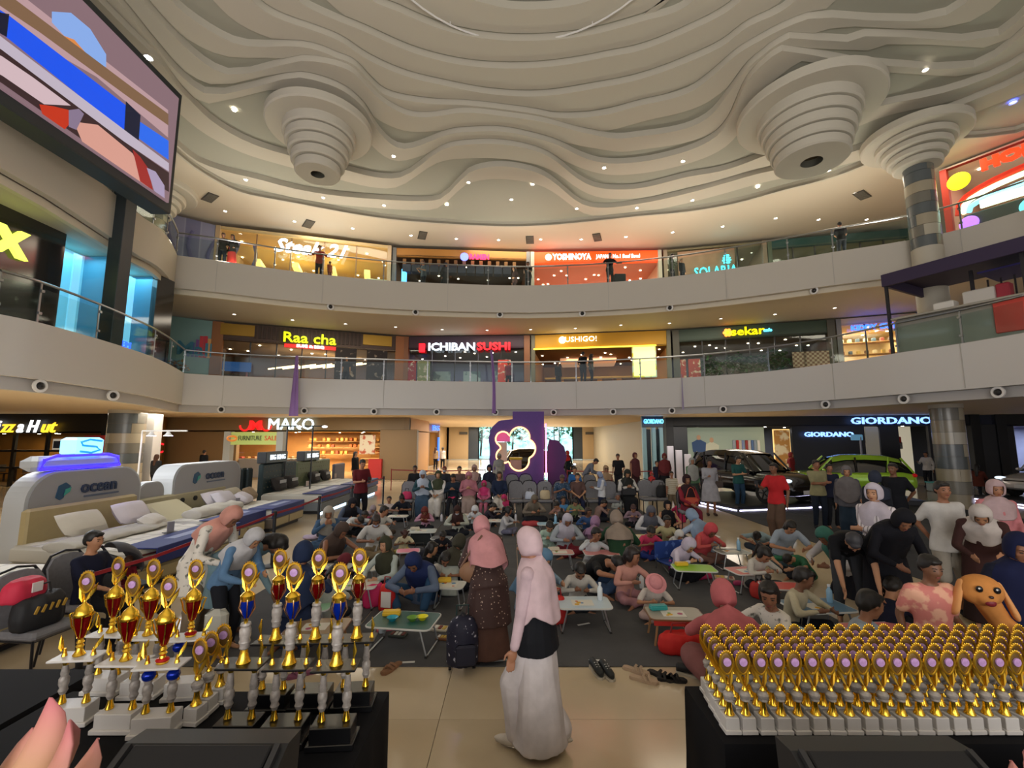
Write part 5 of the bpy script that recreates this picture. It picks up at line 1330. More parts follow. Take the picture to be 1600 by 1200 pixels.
addpose('knees_up', .014, pel=(0, .05, .11), lean=20, curve=24, head=50, hands=((.10, -.50, .34), (-.12, -.48, .32)), epole=((.9, .2, -.2), (-.9, .2, -.2)), hk=1.02, feet=((.16, -.40, .08), (-.2, -.34, .06)), kpole=((.3, -.6, 1), (-1, -.6, .4)))
addpose('kneel', .018, pel=(0, .10, .30), lean=26, curve=16, head=45, hands=((.14, -.44, .46), (-.14, -.42, .46)), epole=((.8, .3, -.3), (-.8, .3, -.3)), hk=1.02, feet=((.10, .34, .05), (-.10, .34, .05)), kpole=((.15, -1, -.5), (-.15, -1, -.5)), toe=((0, 1, 0), (0, 1, 0)))
addpose('kneel_up', .018, pel=(0, .08, .34), lean=2, curve=4, head=10, hands=((.16, -.30, .62), (-.16, -.30, .62)), epole=((.8, .3, -.6), (-.8, .3, -.6)), hk=1.1, feet=((.10, .30, .05), (-.10, .30, .05)), kpole=((.15, -1, -.6), (-.15, -1, -.6)), toe=((0, 1, 0), (0, 1, 0)))
addpose('arm_out', .018, lean=8, curve=6, head=22, yaw=30, side=8, hands=((.62, -.22, .50), (-.08, -.22, .62)), epole=((.3, .3, -.6), (-.8, .3, -.6)), hk=1.28, **CF)

def headtop(pk, sc):
    p = POSES[pk][0]; h = p.head + p.hu * .118 * p.hk
    return h * sc
def at_head(px, py, pk, rz, sc, z0=0.0):
    """floor position so that the crown of the head is seen at pixel (px, py)"""
    h = headtop(pk, sc); top = gp(px, py, z0 + h.z); o = Matrix.Rotation(R(rz), 3, 'Z') @ V((h.x, h.y, 0))
    return V((top.x - o.x, top.y - o.y, z0))
# ================================================================ furniture and goods
# ---- stage under the camera
st = empty('stage', (0, -1.2, 0), 0, 'low black stage the picture is taken from', 'stage')
for k in range(6): MB().bbox((-5 + 2 * k, .6, .78), (1.99, 5.2, .06), .01).obj('deck_panel', mat('#1b1b1e', .6), st)
MB().box((0, .6, .375), (12, 5.1, .75)).obj('skirt', mat('#101012', .9), st)

gold = mat('#f0be3c', .3, .85, name='gold'); gold2 = mat('#f6c944', .2, .95, name='bright_gold'); marble = mat('#a9a29c', .3, noise_=.45, nscale=30, name='marble'); lil = mat('#c39ad0', .4, noise_=.2, nscale=60)
goldw = mat('#7d6030', .45, .5); whb = mat('#d8d5d2', .4); blk = mat('#101114', .3, spec=.6); redg = mat('#8c0c10', .18, .6); blug = mat('#0a2fae', .2, .5)
# ---- cloth covered tables
def cloth_table(x0, x1, y0, y1, label, z=.75):
    o = empty('draped_table', ((x0 + x1) / 2, (y0 + y1) / 2, 0), 0, label, 'table')
    w_, d = x1 - x0, y1 - y0; mb = MB(); n = 64; vs = []
    per = []
    for k in range(n):
        f = k / n * 2 * (w_ + d)
        if f < w_: p = (-w_ / 2 + f, -d / 2)
        elif f < w_ + d: p = (w_ / 2, -d / 2 + f - w_)
        elif f < 2 * w_ + d: p = (w_ / 2 - (f - w_ - d), d / 2)
        else: p = (-w_ / 2, d / 2 - (f - 2 * w_ - d))
        per.append(p)
    for z_, e in ((z - .004, .0), (z - .03, .006), (z * .5, .012), (.01, .03)):
        for k, p in enumerate(per):
            q = 1 + (e * (1 + .9 * sin(k * 1.9))) / (max(abs(p[0]), .2)); r_ = 1 + (e * (1 + .9 * sin(k * 1.9 + 1))) / max(abs(p[1]), .2)
            vs.append((p[0] * q, p[1] * r_, z_))
    fs = [tuple(range(n))] + [(a * n + k, a * n + (k + 1) % n, (a + 1) * n + (k + 1) % n, (a + 1) * n + k) for a in range(3) for k in range(n)]
    mb.add(vs, fs).obj('cloth', mat('#0e0f14', .85, spec=.2), o, True)
    for sx in (-1, 1):
        for sy in (-1, 1): MB().tube([(sx * (w_ / 2 - .08), sy * (d / 2 - .06), 0), (sx * (w_ / 2 - .08), sy * (d / 2 - .06), z - .03)], .015, 6).obj('leg', steel(), o)
    return o
cloth_table(-2.74, -.76, 2.24, 2.98, 'black draped table on the left carrying the tall trophies')
cloth_table(1.09, 3.45, 2.50, 3.04, 'black draped table on the right carrying rows of small gold trophies')
cloth_table(-4.3, -2.80, 2.4, 3.25, 'empty black draped table at the left edge in front of the grey chair')

# ---- trophies
def wing_mb(s, h=.10, w_=.035):
    mb = MB()
    for j in range(5):
        a = j / 4; x0 = s * .004; tip = V((s * (w_ * (.55 + .55 * a)), .0 + .004 * j, h * (.55 + .45 * a))); b = V((s * .006, .004 * j - .008, h * .12 * j / 4))
        c = b.lerp(tip, .55) + V((s * .012, 0, -.006)); d_ = b.lerp(tip, .5) + V((-s * .002, 0, .010))
        t = V((0, .004, 0)); mb.add([b - t, c - t, tip, d_ - t, b + t, c + t, tip, d_ + t], [(0, 1, 2, 3), (4, 7, 6, 5), (0, 4, 5, 1), (0, 3, 7, 4)])
    return mb
def ring_mb(z, rx, rz, r=.006, n=22, teeth=True):
    mb = MB(); mb.tube([(rx * sin(2 * pi * k / n) * (1 - .25 * max(0, -cos(2 * pi * k / n))), 0, z + rz * cos(2 * pi * k / n)) for k in range(n)], r, 6, closed=True)
    if teeth:
        for k in range(7):
            a = R(-48 + 16 * k); mb.ell((rx * 1.12 * sin(a), 0, z + rz * 1.10 * cos(a)), (.004, .004, .007), 5, 4)
    return mb
def plaque(root, z, rx, rz, r, tilt=0, inner=goldw):
    ring_mb(z, rx, rz).obj('ring', gold, root, True)
    MB().ell((0, .003, z), (rx * .86, .004, rz * .9), 16, 8).obj('plaque', inner, root, True)
    q = MB().lathe([(r, -.003), (r * .96, .004), (.002, .006)], 18).obj('medal', lil, root); q.rotation_euler = (pi / 2, 0, 0); q.location = (0, -.006, z + rz * .12)
tp = empty('trophy', (0, 0, 0), 0, 'x', 'trophy')
MB().bbox((0, 0, .012), (.092, .092, .024), .003).bbox((0, 0, .055), (.078, .078, .066), .003).obj('base', whb, tp)
MB().lathe([(.026, .088), (.029, .092), (.020, .11), (.015, .135), (.014, .16)], 14).obj('foot', gold2, tp, True)
MB().lathe([(.015, .158), (.026, .166), (.024, .176), (.030, .186), (.031, .198), (.022, .210), (.012, .216)], 14).obj('stem', marble, tp, True)
MB().lathe([(.012, .214), (.016, .222), (.012, .234), (.005, .244), (.006, .25)], 12).obj('collar', gold2, tp, True)
for s in (-1, 1): wing_mb(s, .115, .040).obj('wing', gold, tp, loc=(0, 0, .242))
plaque(tp, .366, .041, .062, .024)
rn = random.Random(2); tg = 'small gold trophies with lilac medals on the right table'
rows = 5; first = True
for r_ in range(rows):
    Y = 2.60 + .088 * r_; n_c = 20
    for c in range(n_c + r_):
        X = 1.165 + .0925 * c + rn.uniform(-.003, .003) + .010 * r_
        if X > 3.36: continue
        loc = (X, Y + rn.uniform(-.002, .002), .75); rz = rn.uniform(-.05, .05)
        lab = {0: 'small gold ring trophy on a white block in the front row of the right table', 5: 'small gold ring trophy in the rearmost row on the right table'}.get(r_, 'small gold ring trophy in the %s row from the front on the right table' % ['', 'second', 'third', 'fourth', 'fifth'][min(r_, 4)])
        g = 'small gold trophies, %s row on the right table' % ['first', 'second', 'third', 'fourth', 'fifth', 'sixth'][r_]
        lab = 'small gold ring trophy, %s from the left in the %s row' % (ORD[c], ['front', 'second', 'third', 'fourth', 'rearmost'][r_])
        if first: tp.location = loc; tp['label'] = lab; tp['group'] = g; tp.scale = (.92, .92, .92); first = False
        else: dup(tp, loc, rz, lab, g)
for k, (px, py) in enumerate([(304, 1128), (322, 1112), (342, 1096)]):
    p = gp(px, py, .75); o = dup(tp, p, .1 * k - .1, 'small gold ring trophy between the white and black trophies, %s' % ['nearest of three', 'middle of three', 'farthest of three'][k]); del o['group']
    o.scale = (1.0, 1.0, 1.0)
# medium: two posts, platform, cup with handles
def post_prof(z0, h, blue):
    return [((.018, z0), (.021, z0 + .006), (.014, z0 + .03), (.011, z0 + .05)), ((.013, z0 + .05), (.022, z0 + .07), (.017, z0 + .085), (.024, z0 + .105), (.024, z0 + .13), (.016, z0 + .145), (.02, z0 + .16), (.013, z0 + h - .035)), ((.012, z0 + h - .035), (.016, z0 + h - .02), (.011, z0 + h))]
def medium(red=True, blue=False):
    t = empty('trophy', (0, 0, 0), 0, 'x', 'trophy')
    MB().bbox((0, 0, .012), (.225, .125, .024), .003).bbox((0, 0, .06), (.195, .105, .075), .003).obj('base', whb, t)
    for s in (-1, 1):
        a, b, c = post_prof(.097, .235, blue); x = s * .062
        MB().lathe(a, 14, (x, 0, 0)).obj('post_foot', gold2, t, True); MB().lathe(c, 12, (x, 0, 0)).obj('post_collar', gold2, t, True)
        MB().lathe(b, 14, (x, 0, 0)).obj('post', marble, t, True)
        if blue: MB().ell((x, 0, .285), (.033, .033, .030), 14, 8).obj('blue_ball', blug, t, True)
        f = MB(); f.lathe([(.014, .345), (.01, .36), (.006, .385)], 8, (s * .075, 0, 0)); f.obj('figure_foot', gold2, t)
        q = wing_mb(s, .075, .03).obj('small_wing', gold2, t, loc=(s * .078, -.005, .375))
        h = MB().tube([(s * .034, 0, .475), (s * .055, 0, .50), (s * .062, 0, .535), (s * .072, 0, .565), (s * .058, 0, .572), (s * .045, 0, .552)], .005, 6).obj('handle', gold2, t, True)
    MB().bbox((0, 0, .338), (.235, .125, .012), .003).obj('platform', whb, t)
    MB().lathe([(.026, .344), (.03, .35), (.018, .37), (.014, .385), (.020, .395), (.013, .405), (.019, .415), (.012, .43), (.020, .44)], 14).obj('cup_foot', gold2, t, True)
    MB().lathe([(.014, .44), (.022, .46), (.033, .50), (.040, .545), (.043, .56)], 16).obj('cup', redg, t, True)
    MB().lathe([(.044, .555), (.047, .562), (.044, .575), (.040, .585), (.034, .60), (.018, .615), (.008, .625), (.006, .64)], 16).obj('lid', gold2, t, True)
    for a in range(6): MB().tube([(.018 * cos(a), .018 * sin(a), .445), (.036 * cos(a * pi / 3), .036 * sin(a * pi / 3), .50), (.045 * cos(a * pi / 3), .045 * sin(a * pi / 3), .556)], .0028, 5).obj('rib', gold2, t)
    for s in (-1, 1): wing_mb(s, .10, .045).obj('wing', gold2, t, loc=(0, 0, .63))
    plaque(t, .735, .038, .055, .020)
    return t
m1 = medium(); m2 = medium(blue=True)
for k, (px, py, src, lab) in enumerate([(112, 1128, m1, 'leftmost white based trophy with a red cup'), (165, 1080, m1, 'white based trophy with a red cup, back row left'), (186, 1138, m1, 'white based trophy with a red cup, second in the front row'),
        (222, 1086, m1, 'white based trophy with a red cup, back row middle'), (244, 1144, m2, 'white based trophy on two blue ball posts, front row'), (290, 1088, m2, 'white based trophy on blue ball posts, back row beside the carpet')]):
    p = gp(px, py, .75)
    if k in (0, 4): o = src; o.location = p; o.rotation_euler.z = .1; o['label'] = lab
    else: o = dup(src, p, -.1 + .05 * k, lab)
    if k in (4, 5): q = MB().ell((0, 0, .362), (.034, .03, .014), 14, 8).obj('red_foot', mat('#b80c10', .3, .3), o, True)
# tall black
def tall(red):
    t = empty('trophy', (0, 0, 0), 0, 'x', 'trophy')
    MB().bbox((0, 0, .015), (.235, .15, .03), .003).bbox((0, 0, .065), (.205, .125, .075), .003).obj('base', blk, t)
    for s in (-1, 1):
        x = s * .062; a, b, c = post_prof(.102, .26, 0)
        MB().lathe(a, 14, (x, 0, 0)).obj('post_foot', gold2, t, True); MB().lathe(c, 12, (x, 0, 0)).obj('post_collar', gold2, t, True)
        MB().lathe(b, 14, (x, 0, 0)).obj('post', marble, t, True)
        MB().lathe([(.016, .372), (.012, .38), (.006, .40)], 8, (s * .088, 0, 0)).obj('figure_foot', gold2, t)
        MB().tube([(s * .088, 0, .40), (s * .094, 0, .44), (s * .088, 0, .485)], [.004, .012, .002], 6, ry=.005).obj('leaf', gold2, t, True)
    MB().bbox((0, 0, .368), (.225, .13, .012), .003).obj('platform', blk, t)
    MB().lathe([(.034, .374), (.036, .38), (.026, .40), (.019, .43), (.017, .445)], 16).obj('bell', gold2, t, True)
    MB().lathe([(.018, .443), (.024, .45), (.022, .465), (.029, .48), (.024, .495), (.028, .51), (.029, .54), (.022, .555), (.027, .565), (.024, .575)], 16).obj('stem', marble, t, True)
    MB().lathe([(.010, .573), (.010, .60), (.014, .606)], 12).obj('cup_foot', gold2, t, True)
    MB().lathe([(.014, .60), (.024, .63), (.033, .66), (.034, .69)], 16).obj('cup', redg if red else blug, t, True)
    for a in range(6):
        A_ = a * pi / 3; MB().tube([(.014 * cos(A_), .014 * sin(A_), .60), (.044 * cos(A_), .044 * sin(A_), .65), (.034 * cos(A_), .034 * sin(A_), .70)], .003, 5).obj('rib', mat('#e0a870', .25, 1), t, True)
    MB().lathe([(.035, .69), (.036, .715), (.03, .722), (.022, .73), (.008, .738), (.006, .75)], 16).obj('lid', gold2, t, True)
    for s in (-1, 1): wing_mb(s, .10, .046).obj('wing', gold2, t, loc=(0, 0, .735))
    plaque(t, .828, .038, .052, .021)
    return t
b1 = tall(False); b2 = tall(True)
pl = [(372, 1156, 0, 'tall black based trophy with a blue cup, front left'), (445, 1158, 0, 'tall black based trophy with a blue cup, front middle'), (520, 1160, 0, 'tall black based trophy with a blue cup, front right'),
      (424, 1106, 1, 'tall black based trophy with a red cup, back left'), (487, 1104, 1, 'tall black based trophy with a red cup, back middle'), (553, 1102, 1, 'tall black based trophy with a red cup, back right')]
for k, (px, py, r_, lab) in enumerate(pl):
    p = gp(px, py, .75); src = b2 if r_ else b1
    if k in (0, 3): o = src; o.location = p; o['label'] = lab
    else: dup(src, p, .04 * (k % 3), lab)

# ---- wedge monitors and lotus ornaments on the stage
def wedge(x0, x1, label, zt=.37):
    w_ = x1 - x0; o = empty('stage_monitor', ((x0 + x1) / 2, 1.55, .81), 0, label, 'loudspeaker')
    prof = [(-.33, .0), (.30, .0), (.34, zt), (.24, zt + .01), (-.33, .10)]
    M = Matrix.Rotation(pi / 2, 4, 'Z')
    MB().plate([(y, z) for y, z in prof], M, w_).obj('cabinet', mat('#17181b', .55), o)
    pass
    q = MB().bbox((0, 0, 0), (w_ - .10, .60, .012), .006).obj('grille', mat('#0f0f12', .7), o); q.location = (0, -.045, (zt + .11) / 2 + .012); q.rotation_euler = (atan2(zt - .09, .57), 0, 0)
    for s in (-1, 1): MB().box((0, 0, 0), (.02, .60, .02)).obj('side_rail', mat('#2a2a2c', .5), o, loc=(s * (w_ / 2 - .03), -.045, (zt + .11) / 2 + .012)).rotation_euler = (atan2(zt - .09, .57), 0, 0)
wedge(-1.42, -.82, 'black wedge stage monitor at the bottom left')
wedge(1.02, 1.69, 'black wedge stage monitor at the bottom right', .345)
def lotus(x, y, z, label, sc=1, rot=0):
    o = empty('lotus_ornament', (x, y, z), rot, label, 'ornament'); o.scale = (sc, sc, sc)
    pm = bpy.data.materials.new('petal'); pm.use_nodes = True; nt = pm.node_tree; b = nt.nodes['Principled BSDF']; b.inputs['Roughness'].default_value = .7
    tc = nt.nodes.new('ShaderNodeTexCoord'); sx = nt.nodes.new('ShaderNodeSeparateXYZ'); cr = nt.nodes.new('ShaderNodeValToRGB'); e = cr.color_ramp.elements
    e[0].color = lin('#f0d39a'); e[0].position = .20; e[1].color = lin('#d8838a'); e[1].position = .54; x2 = cr.color_ramp.elements.new(.38); x2.color = lin('#e8b09a')
    nt.links.new(tc.outputs['Object'], sx.inputs[0]); nt.links.new(sx.outputs[2], cr.inputs[0]); nt.links.new(cr.outputs[0], b.inputs['Base Color'])
    def petal(L, w_):
        mb = MB(); vs = []; n = 9
        for k in range(n):
            f = k / (n - 1); ww = w_ * 1.75 * (1 - f) ** .75 * (f + .12) ** .7 + .002; lx = L * .42 * sin(f * 1.5); lz = L * (f - .06 * f * f)
            for j in range(5): q = (j - 2) / 2; vs.append((lx - .25 * w_ * (1 - q * q) * .0 + .35 * ww * q * q, ww * q * .5, lz))
        fs = [(k * 5 + j, k * 5 + j + 1, (k + 1) * 5 + j + 1, (k + 1) * 5 + j) for k in range(n - 1) for j in range(4)]
        mb.add(vs, fs); me = mb.mesh('petal', True)
        return me
    A_, B_ = petal(.52, .30), petal(.60, .28)
    for me in (A_, B_): me.materials.append(pm)
    for k in range(8):
        for me, off, ti in ((A_, 0, .42), (B_, pi / 8, .08)):
            q = link('petal', me, o); q.rotation_euler = (0, ti, 0); q.rotation_mode = 'XYZ'; a = 2 * pi * k / 8 + off
            q.matrix_basis = Matrix.Rotation(a, 4, 'Z') @ Matrix.Translation((.10, 0, 0)) @ Matrix.Rotation(ti, 4, 'Y'); m_ = q.modifiers.new('s', 'SOLIDIFY'); m_.thickness = .012
    MB().ell((0, 0, .08), (.13, .13, .10), 14, 8).obj('flower_heart', mat('#e0b860', .6), o)
lotus(-1.86, 1.55, .83, 'big pink and cream lotus flower ornament at the bottom left', .86, .2)
lotus(2.10, 1.55, .76, 'big pink lotus flower ornament at the bottom right corner', .80, .35)

# ---- banquet chair
bc = empty('banquet_chair', (0, 0, 0), 0, 'x', 'chair')
gf = mat('#77777c', .9, noise_=.12, nscale=30); fr = mat('#2a2b30', .4, .6)
MB().bbox((0, -.02, .46), (.44, .44, .08), .03).obj('seat', gf, bc)
q = MB(); q.plate([(-.20, 0), (.20, 0), (.215, .38), (.16, .47), (.06, .50), (-.06, .50), (-.16, .47), (-.215, .38)], Matrix.Translation((0, .23, .50)) @ Matrix.Rotation(-.12, 4, 'X'), .05); q.obj('backrest', gf, bc)
q = MB().tube([(-.22, .19, .40), (-.225, .24, .62), (-.23, .29, .88), (-.15, .31, 1.00), (0, .315, 1.03), (.15, .31, 1.0), (.23, .29, .88), (.225, .24, .62), (.22, .19, .40)], .013, 6); q.obj('back_frame', fr, bc, True)
for sx in (-1, 1):
    MB().tube([(sx * .19, -.2, .43), (sx * .205, -.24, 0)], .012, 6).obj('leg', fr, bc)
    MB().tube([(sx * .2, .17, .43), (sx * .205, .25, 0)], .012, 6).obj('leg', fr, bc)
MB().tube([(-.195, -.2, .42), (.195, -.2, .42), (.2, .18, .42), (-.2, .18, .42)], .011, 6, closed=True).obj('seat_frame', fr, bc)
chairs = []
NC = [0]
def chair(x, y, rz, label, group=None):
    if NC[0] == 0: bc.location = (x, y, 0); bc.rotation_euler.z = R(rz); bc['label'] = label; o = bc; bc['group'] = group or ''
    else: o = dup(bc, (x, y, 0), R(rz), label, group)
    NC[0] += 1
    if not group and 'group' in o: del o['group']
    return o
CH = []; SEATS = []; SEATS2 = []
for k, px in enumerate((636, 660, 684, 708, 732, 756, 780, 818 - 12, 828, 852, 878, 903, 928, 955, 980)):
    p = gp(px, 782, .46); CH.append(p); SEATS.append((p.x, p.y, px)); chair(p.x, p.y, 0, 'grey banquet chair, %s from the left in the front row' % ORD[k], 'front row of grey banquet chairs')
for k, px in enumerate((1012, 1033)):
    p = gp(px, 779, .46); SEATS.append((p.x, p.y, px)); chair(p.x, p.y, 0, ['empty grey banquet chair, left of the two right of the row', 'grey banquet chair carrying a black backpack'][k])
for k, px in enumerate((645, 668, 692, 716, 740, 764, 800, 822, 900, 925, 950)):
    p = gp(px, 768, .46); SEATS2.append((p.x, p.y + .25, px)); chair(p.x, p.y + .25, 0, 'half hidden grey banquet chair, %s from the left in the second row' % ORD[k], 'second row of grey banquet chairs')
lc = chair(-4.62, 4.62, 84, 'grey banquet chair at the left edge with a pink and a black bag'); chair(-4.80, 5.30, 86, 'grey banquet chair under the man in navy')
p = gp(1078, 800, .46); SEATS.append((p.x, p.y + .1, 1078)); chair(p.x, p.y + .1, -10, 'grey banquet chair under the woman in dark red')

# ---- low folding tables
def low_table(px, py, w_, d, rz, c, label, legc='#b8bcc0', h=.30, wood=False, things=()):
    p = gp(px, py, h); o = empty('low_table', (p.x, p.y, 0), R(rz), label, 'table')
    rim = .012
    def rr(w2, d2, r):
        out = []
        for cx, cy, a0 in ((w2 - r, d2 - r, 0), (-w2 + r, d2 - r, 90), (-w2 + r, -d2 + r, 180), (w2 - r, -d2 + r, 270)):
            for k in range(4): a = R(a0 + 30 * k); out.append((cx + r * cos(a), cy + r * sin(a)))
        return out
    MB().prism(rr(w_ / 2, d / 2, .06), h - .018, h).obj('top', mat(c, .35, noise_=.04, nscale=4), o)
    MB().tube([(x, y, h - .008) for x, y in rr(w_ / 2, d / 2, .06)], .010, 5, closed=True).obj('edging', mat('#c8cac8' if not wood else '#7a5236', .4), o)
    if wood:
        for sx in (-1, 1):
            for sy in (-1, 1): MB().tube([(sx * w_ * .36, sy * d * .36, h - .02), (sx * w_ * .44, sy * d * .42, 0)], .014, 4).obj('leg', mat('#a07850', .6), o)
    else:
        for sx in (-1, 1):
            MB().tube([(sx * w_ * .34, -d * .40, h - .02), (sx * w_ * .45, -d * .42, .02), (sx * w_ * .45, d * .42, .02), (sx * w_ * .34, d * .40, h - .02)], .010, 6).obj('leg_frame', mat(legc, .3, .7), o, True)
            for sy in (-1, 1): MB().tube([(sx * w_ * .45, sy * d * .42 - .02, .018), (sx * w_ * .45, sy * d * .42 + .02, .018)], .014, 6).obj('leg_cap', mat('#222', .6), o)
    return o, p
NI = [0]
def on_table(kind, o, x, y, h=.30, c='#fff', rz=0, label=''):
    M = parent_matrix(o); q = M @ V((x, y, h)); r0 = o.rotation_euler.z + rz; NI[0] += 1
    if kind == 'sheet':
        e = empty('drawing_sheet', q, r0, label, 'paper'); MB().box((0, 0, .002), (.26, .19, .003)).obj('page', mat('#d9d6cc', .8), e)
        rn_ = random.Random(NI[0])
        for k in range(4): MB().lathe([(.02 + .012 * (k % 2), 0), (.02, .001)], 8, (rn_.uniform(-.09, .09), rn_.uniform(-.06, .06), .004)).obj('coloured_mark', mat(rn_.choice(['#c87048', '#5a8ab8', '#78a858', '#d8a838', '#b05878']), .8), e)
    elif kind == 'bottle':
        e = empty('water_bottle', q, 0, label, 'bottle'); MB().lathe([(.03, 0), (.033, .01), (.033, .14), (.015, .17), (.015, .19)], 12).obj('bottle_body', mat(c, .2), e, True); MB().lathe([(.018, .185), (.018, .21)], 10).obj('cap', mat('#dfe4ea', .4), e)
    elif kind == 'box':
        e = empty('pencil_box', q, r0, label, 'box'); MB().bbox((0, 0, .025), (.20, .09, .045), .01).obj('box_body', mat(c, .5), e); MB().bbox((0, 0, .052), (.19, .08, .012), .004).obj('lid', mat(c, .35), e)
    elif kind == 'bowl':
        e = empty('paint_bowl', q, 0, label, 'bowl'); MB().lathe([(.03, 0), (.06, .035), (.065, .04), (.055, .035), (.025, .008)], 14, cap=False).obj('bowl_body', mat(c, .4), e, True)
    return e
TB = [
 (912, 941, .64, .42, 0, '#b7cbd9', 'pale blue folding table in front of the boy in white', 'S.B'),
 (1054, 958, .62, .40, -4, '#9a9488', 'wooden legged table with a red apron before the child in a pink hat', 'SX'),
 (939, 863, .60, .40, 0, '#d98a86', 'pink folding table before the child in a white long sleeved shirt', ''),
 (1084, 887, .62, .40, -6, '#8fc832', 'lime green folding table before the lilac hooded girl', 'X'),
 (1276, 946, .72, .46, 6, '#5b7f9c', 'blue patterned folding table before the boy with the short haircut', 'SB'),
 (999, 838, .50, .38, 2, '#d3c384', 'pale yellow folding table among the children', 'S'),
 (659, 829, .62, .42, 3, '#b9c4c2', 'white folding table before the girl in a rust headscarf', 'SX'),
 (632, 968, .72, .48, -8, '#2f5f58', 'dark teal folding table before the woman in a navy headscarf', 'X'),
 (558, 912, .56, .44, 4, '#c2beb2', 'cream folding table with a magenta pouch hanging beside it', 'S'),
 (520, 884, .60, .30, 0, '#aeb0ae', 'grey white table in front of the woman in a brown headscarf', 'S'),
 (706, 884, .46, .36, -8, '#8fce90', 'light green folding table beside the woman in brown', 'S'),
 (703, 913, .40, .34, -6, '#d0d0c8', 'small white table right of the woman in a navy headscarf', 'SX'),
 (638, 860, .40, .30, 10, '#e07d9a', 'small bright pink table before the toddler with a bow', ''),
 (572, 887, .36, .30, 0, '#c6c2b6', 'cream table behind the tall gold trophies', 'S'),
 (876, 862, .44, .34, 0, '#c98a80', 'salmon table with a white paint box before the boy in mint', 'SX'),
 (777, 813, .44, .34, 0, '#c9c2b4', 'cream table before the girl in a hot pink headscarf', 'S'),
 (857, 818, .52, .36, 0, '#8cc0dc', 'sky blue folding table in the middle rows', 'B'),
 (918, 807, .42, .36, 8, '#6a4436', 'brown table before the child in a pale green vest', ''),
 (622, 806, .50, .34, 0, '#d0ccc0', 'white folding table before the two dark clothed children', 'S'),
 (728, 804, .40, .30, 0, '#bdb8ac', 'pale table below the beige wrapped seat', 'S'),
 (1168, 891, .56, .40, 8, '#b83c2c', 'red table before the girl with a high bun', 'S'),
 (1222, 915, .52, .34, -8, '#c42f24', 'bright red table between the girl in white and the boy in green', ''),
 (1143, 861, .54, .36, 4, '#58625a', 'dark table before the girl in a coral headscarf', 'SB'),
 (497, 978, .62, .42, 4, '#9c8468', 'wooden topped table behind the tall black trophies', 'S'),
 (489, 946, .46, .34, 0, '#93c29a', 'mint green table left behind the tall trophies', ''),
 (1222, 990, .60, .44, -4, '#9fb9bd', 'pale aqua table behind the right trophies', 'S'),
 (1386, 984, .80, .40, 3, '#d17d7c', 'pink topped table behind the right trophies', ''),
 (1108, 837, .36, .30, 0, '#cfc9be', 'small white table before the girl in a black headscarf', 'S'),
 (690, 840, .40, .30, -6, '#3c4c56', 'dark folding table with steel legs beside the masked woman', ''),
]
TM = []
for k, (px, py, w_, d, rz, c, lab, extra) in enumerate(TB):
    o, p = low_table(px, py, w_, d, rz, c, lab, wood=('wooden' in lab)); TM.append(o)
    if 'S' in extra: on_table('sheet', o, -.02, -.02, label='colouring sheet on the %s' % lab if k in (6, 18) else 'colouring sheet on the %s' % lab.split(' before')[0].split(' in front')[0].split(' beside')[0])
    if 'B' in extra: on_table('bottle', o, w_ * .34, .08, c=['#d8e2e8', '#8ab4d0', '#d86080'][k % 3], label='drinking bottle on the %s' % lab.split(' before')[0].split(' in front')[0])
    if 'X' in extra: on_table('box', o, -w_ * .26, .09, c=['#c84838', '#2f9a9a', '#c8c0b0', '#e0b830'][k % 4], rz=.2, label='pencil box on the %s' % lab.split(' before')[0].split(' in front')[0])
o = TM[1]; MB().bbox((0, -.19, .26), (.56, .02, .06), .005).obj('red_apron', mat('#b8322a', .5), o)
o = TM[6]; MB().bbox((0, .0, .14), (.52, .30, .22), .01).obj('dark_skirt', mat('#1a2226', .8), o)
on_table('bowl', TM[7], -.12, -.05, c='#2a9ab0', label='turquoise paint bowl on the dark teal table'); on_table('bowl', TM[7], .1, -.02, c='#6a9a38', label='green bowl on the dark teal table'); on_table('bowl', TM[7], .2, .02, c='#e8e020', label='yellow bowl on the dark teal table')

# ---- bags and loose things
def soft_bag(px, py, w_, d, h, rz, c, name, label, cat='bag', z0=0.0, handle=True, extra=None):
    p = gp(px, py, z0); o = empty(name, (p.x, p.y, z0 + .012 * (z0 == 0)), R(rz), label, cat)
    mb = MB(); loft(mb, [(V((0, 0, z)), w_ / 2 * k, d / 2 * k, V((1, 0, 0)), V((0, 1, 0))) for z, k in ((0.0, .9), (.02, 1), (h * .4, 1.04), (h * .8, .95), (h, .72))], 14)
    me = voxel_merge(mb, .02, 'bag_body', .02, int(px), 2, 12); link('bag_body', me, o, m=c if not isinstance(c, str) else mat(c, .7))
    if handle: MB().tube([(-w_ * .2, 0, h * .95), (-w_ * .15, 0, h + .09), (w_ * .15, 0, h + .09), (w_ * .2, 0, h * .95)], .01, 5).obj('handle', mat('#8a1c1c' if isinstance(c, str) and c[1] in 'cd' else '#222', .7), o, True)
    return o
o = soft_bag(1063, 1020, .50, .24, .20, 4, '#c8201c', 'shopping_bag', 'bright red fabric bag with white print lying on the carpet edge')
rn = random.Random(6)
for k in range(12): MB().ell((.02 + .035 * (k % 5), -.118 - .002 * (k % 2), .06 + .035 * (k // 5)), (.014, .006, .014), 6, 5).obj('print_mark', mat('#e8d8d4', .7), o)
soft_bag(872, 975, .22, .16, .32, 10, '#c02420', 'gift_bag', 'upright red bag left of the pale blue table')
o = soft_bag(604, 955, .24, .14, .34, -10, '#c8201c', 'gift_bag', 'red and white paper bag left of the dark teal table'); MB().bbox((.02, -.078, .16), (.14, .01, .2), .004).obj('white_print', mat('#d8d4d0', .6), o)
soft_bag(583, 950, .30, .06, .30, 30, '#c41f5c', 'pouch', 'magenta pouch leaning beside the cream folding table', handle=False)
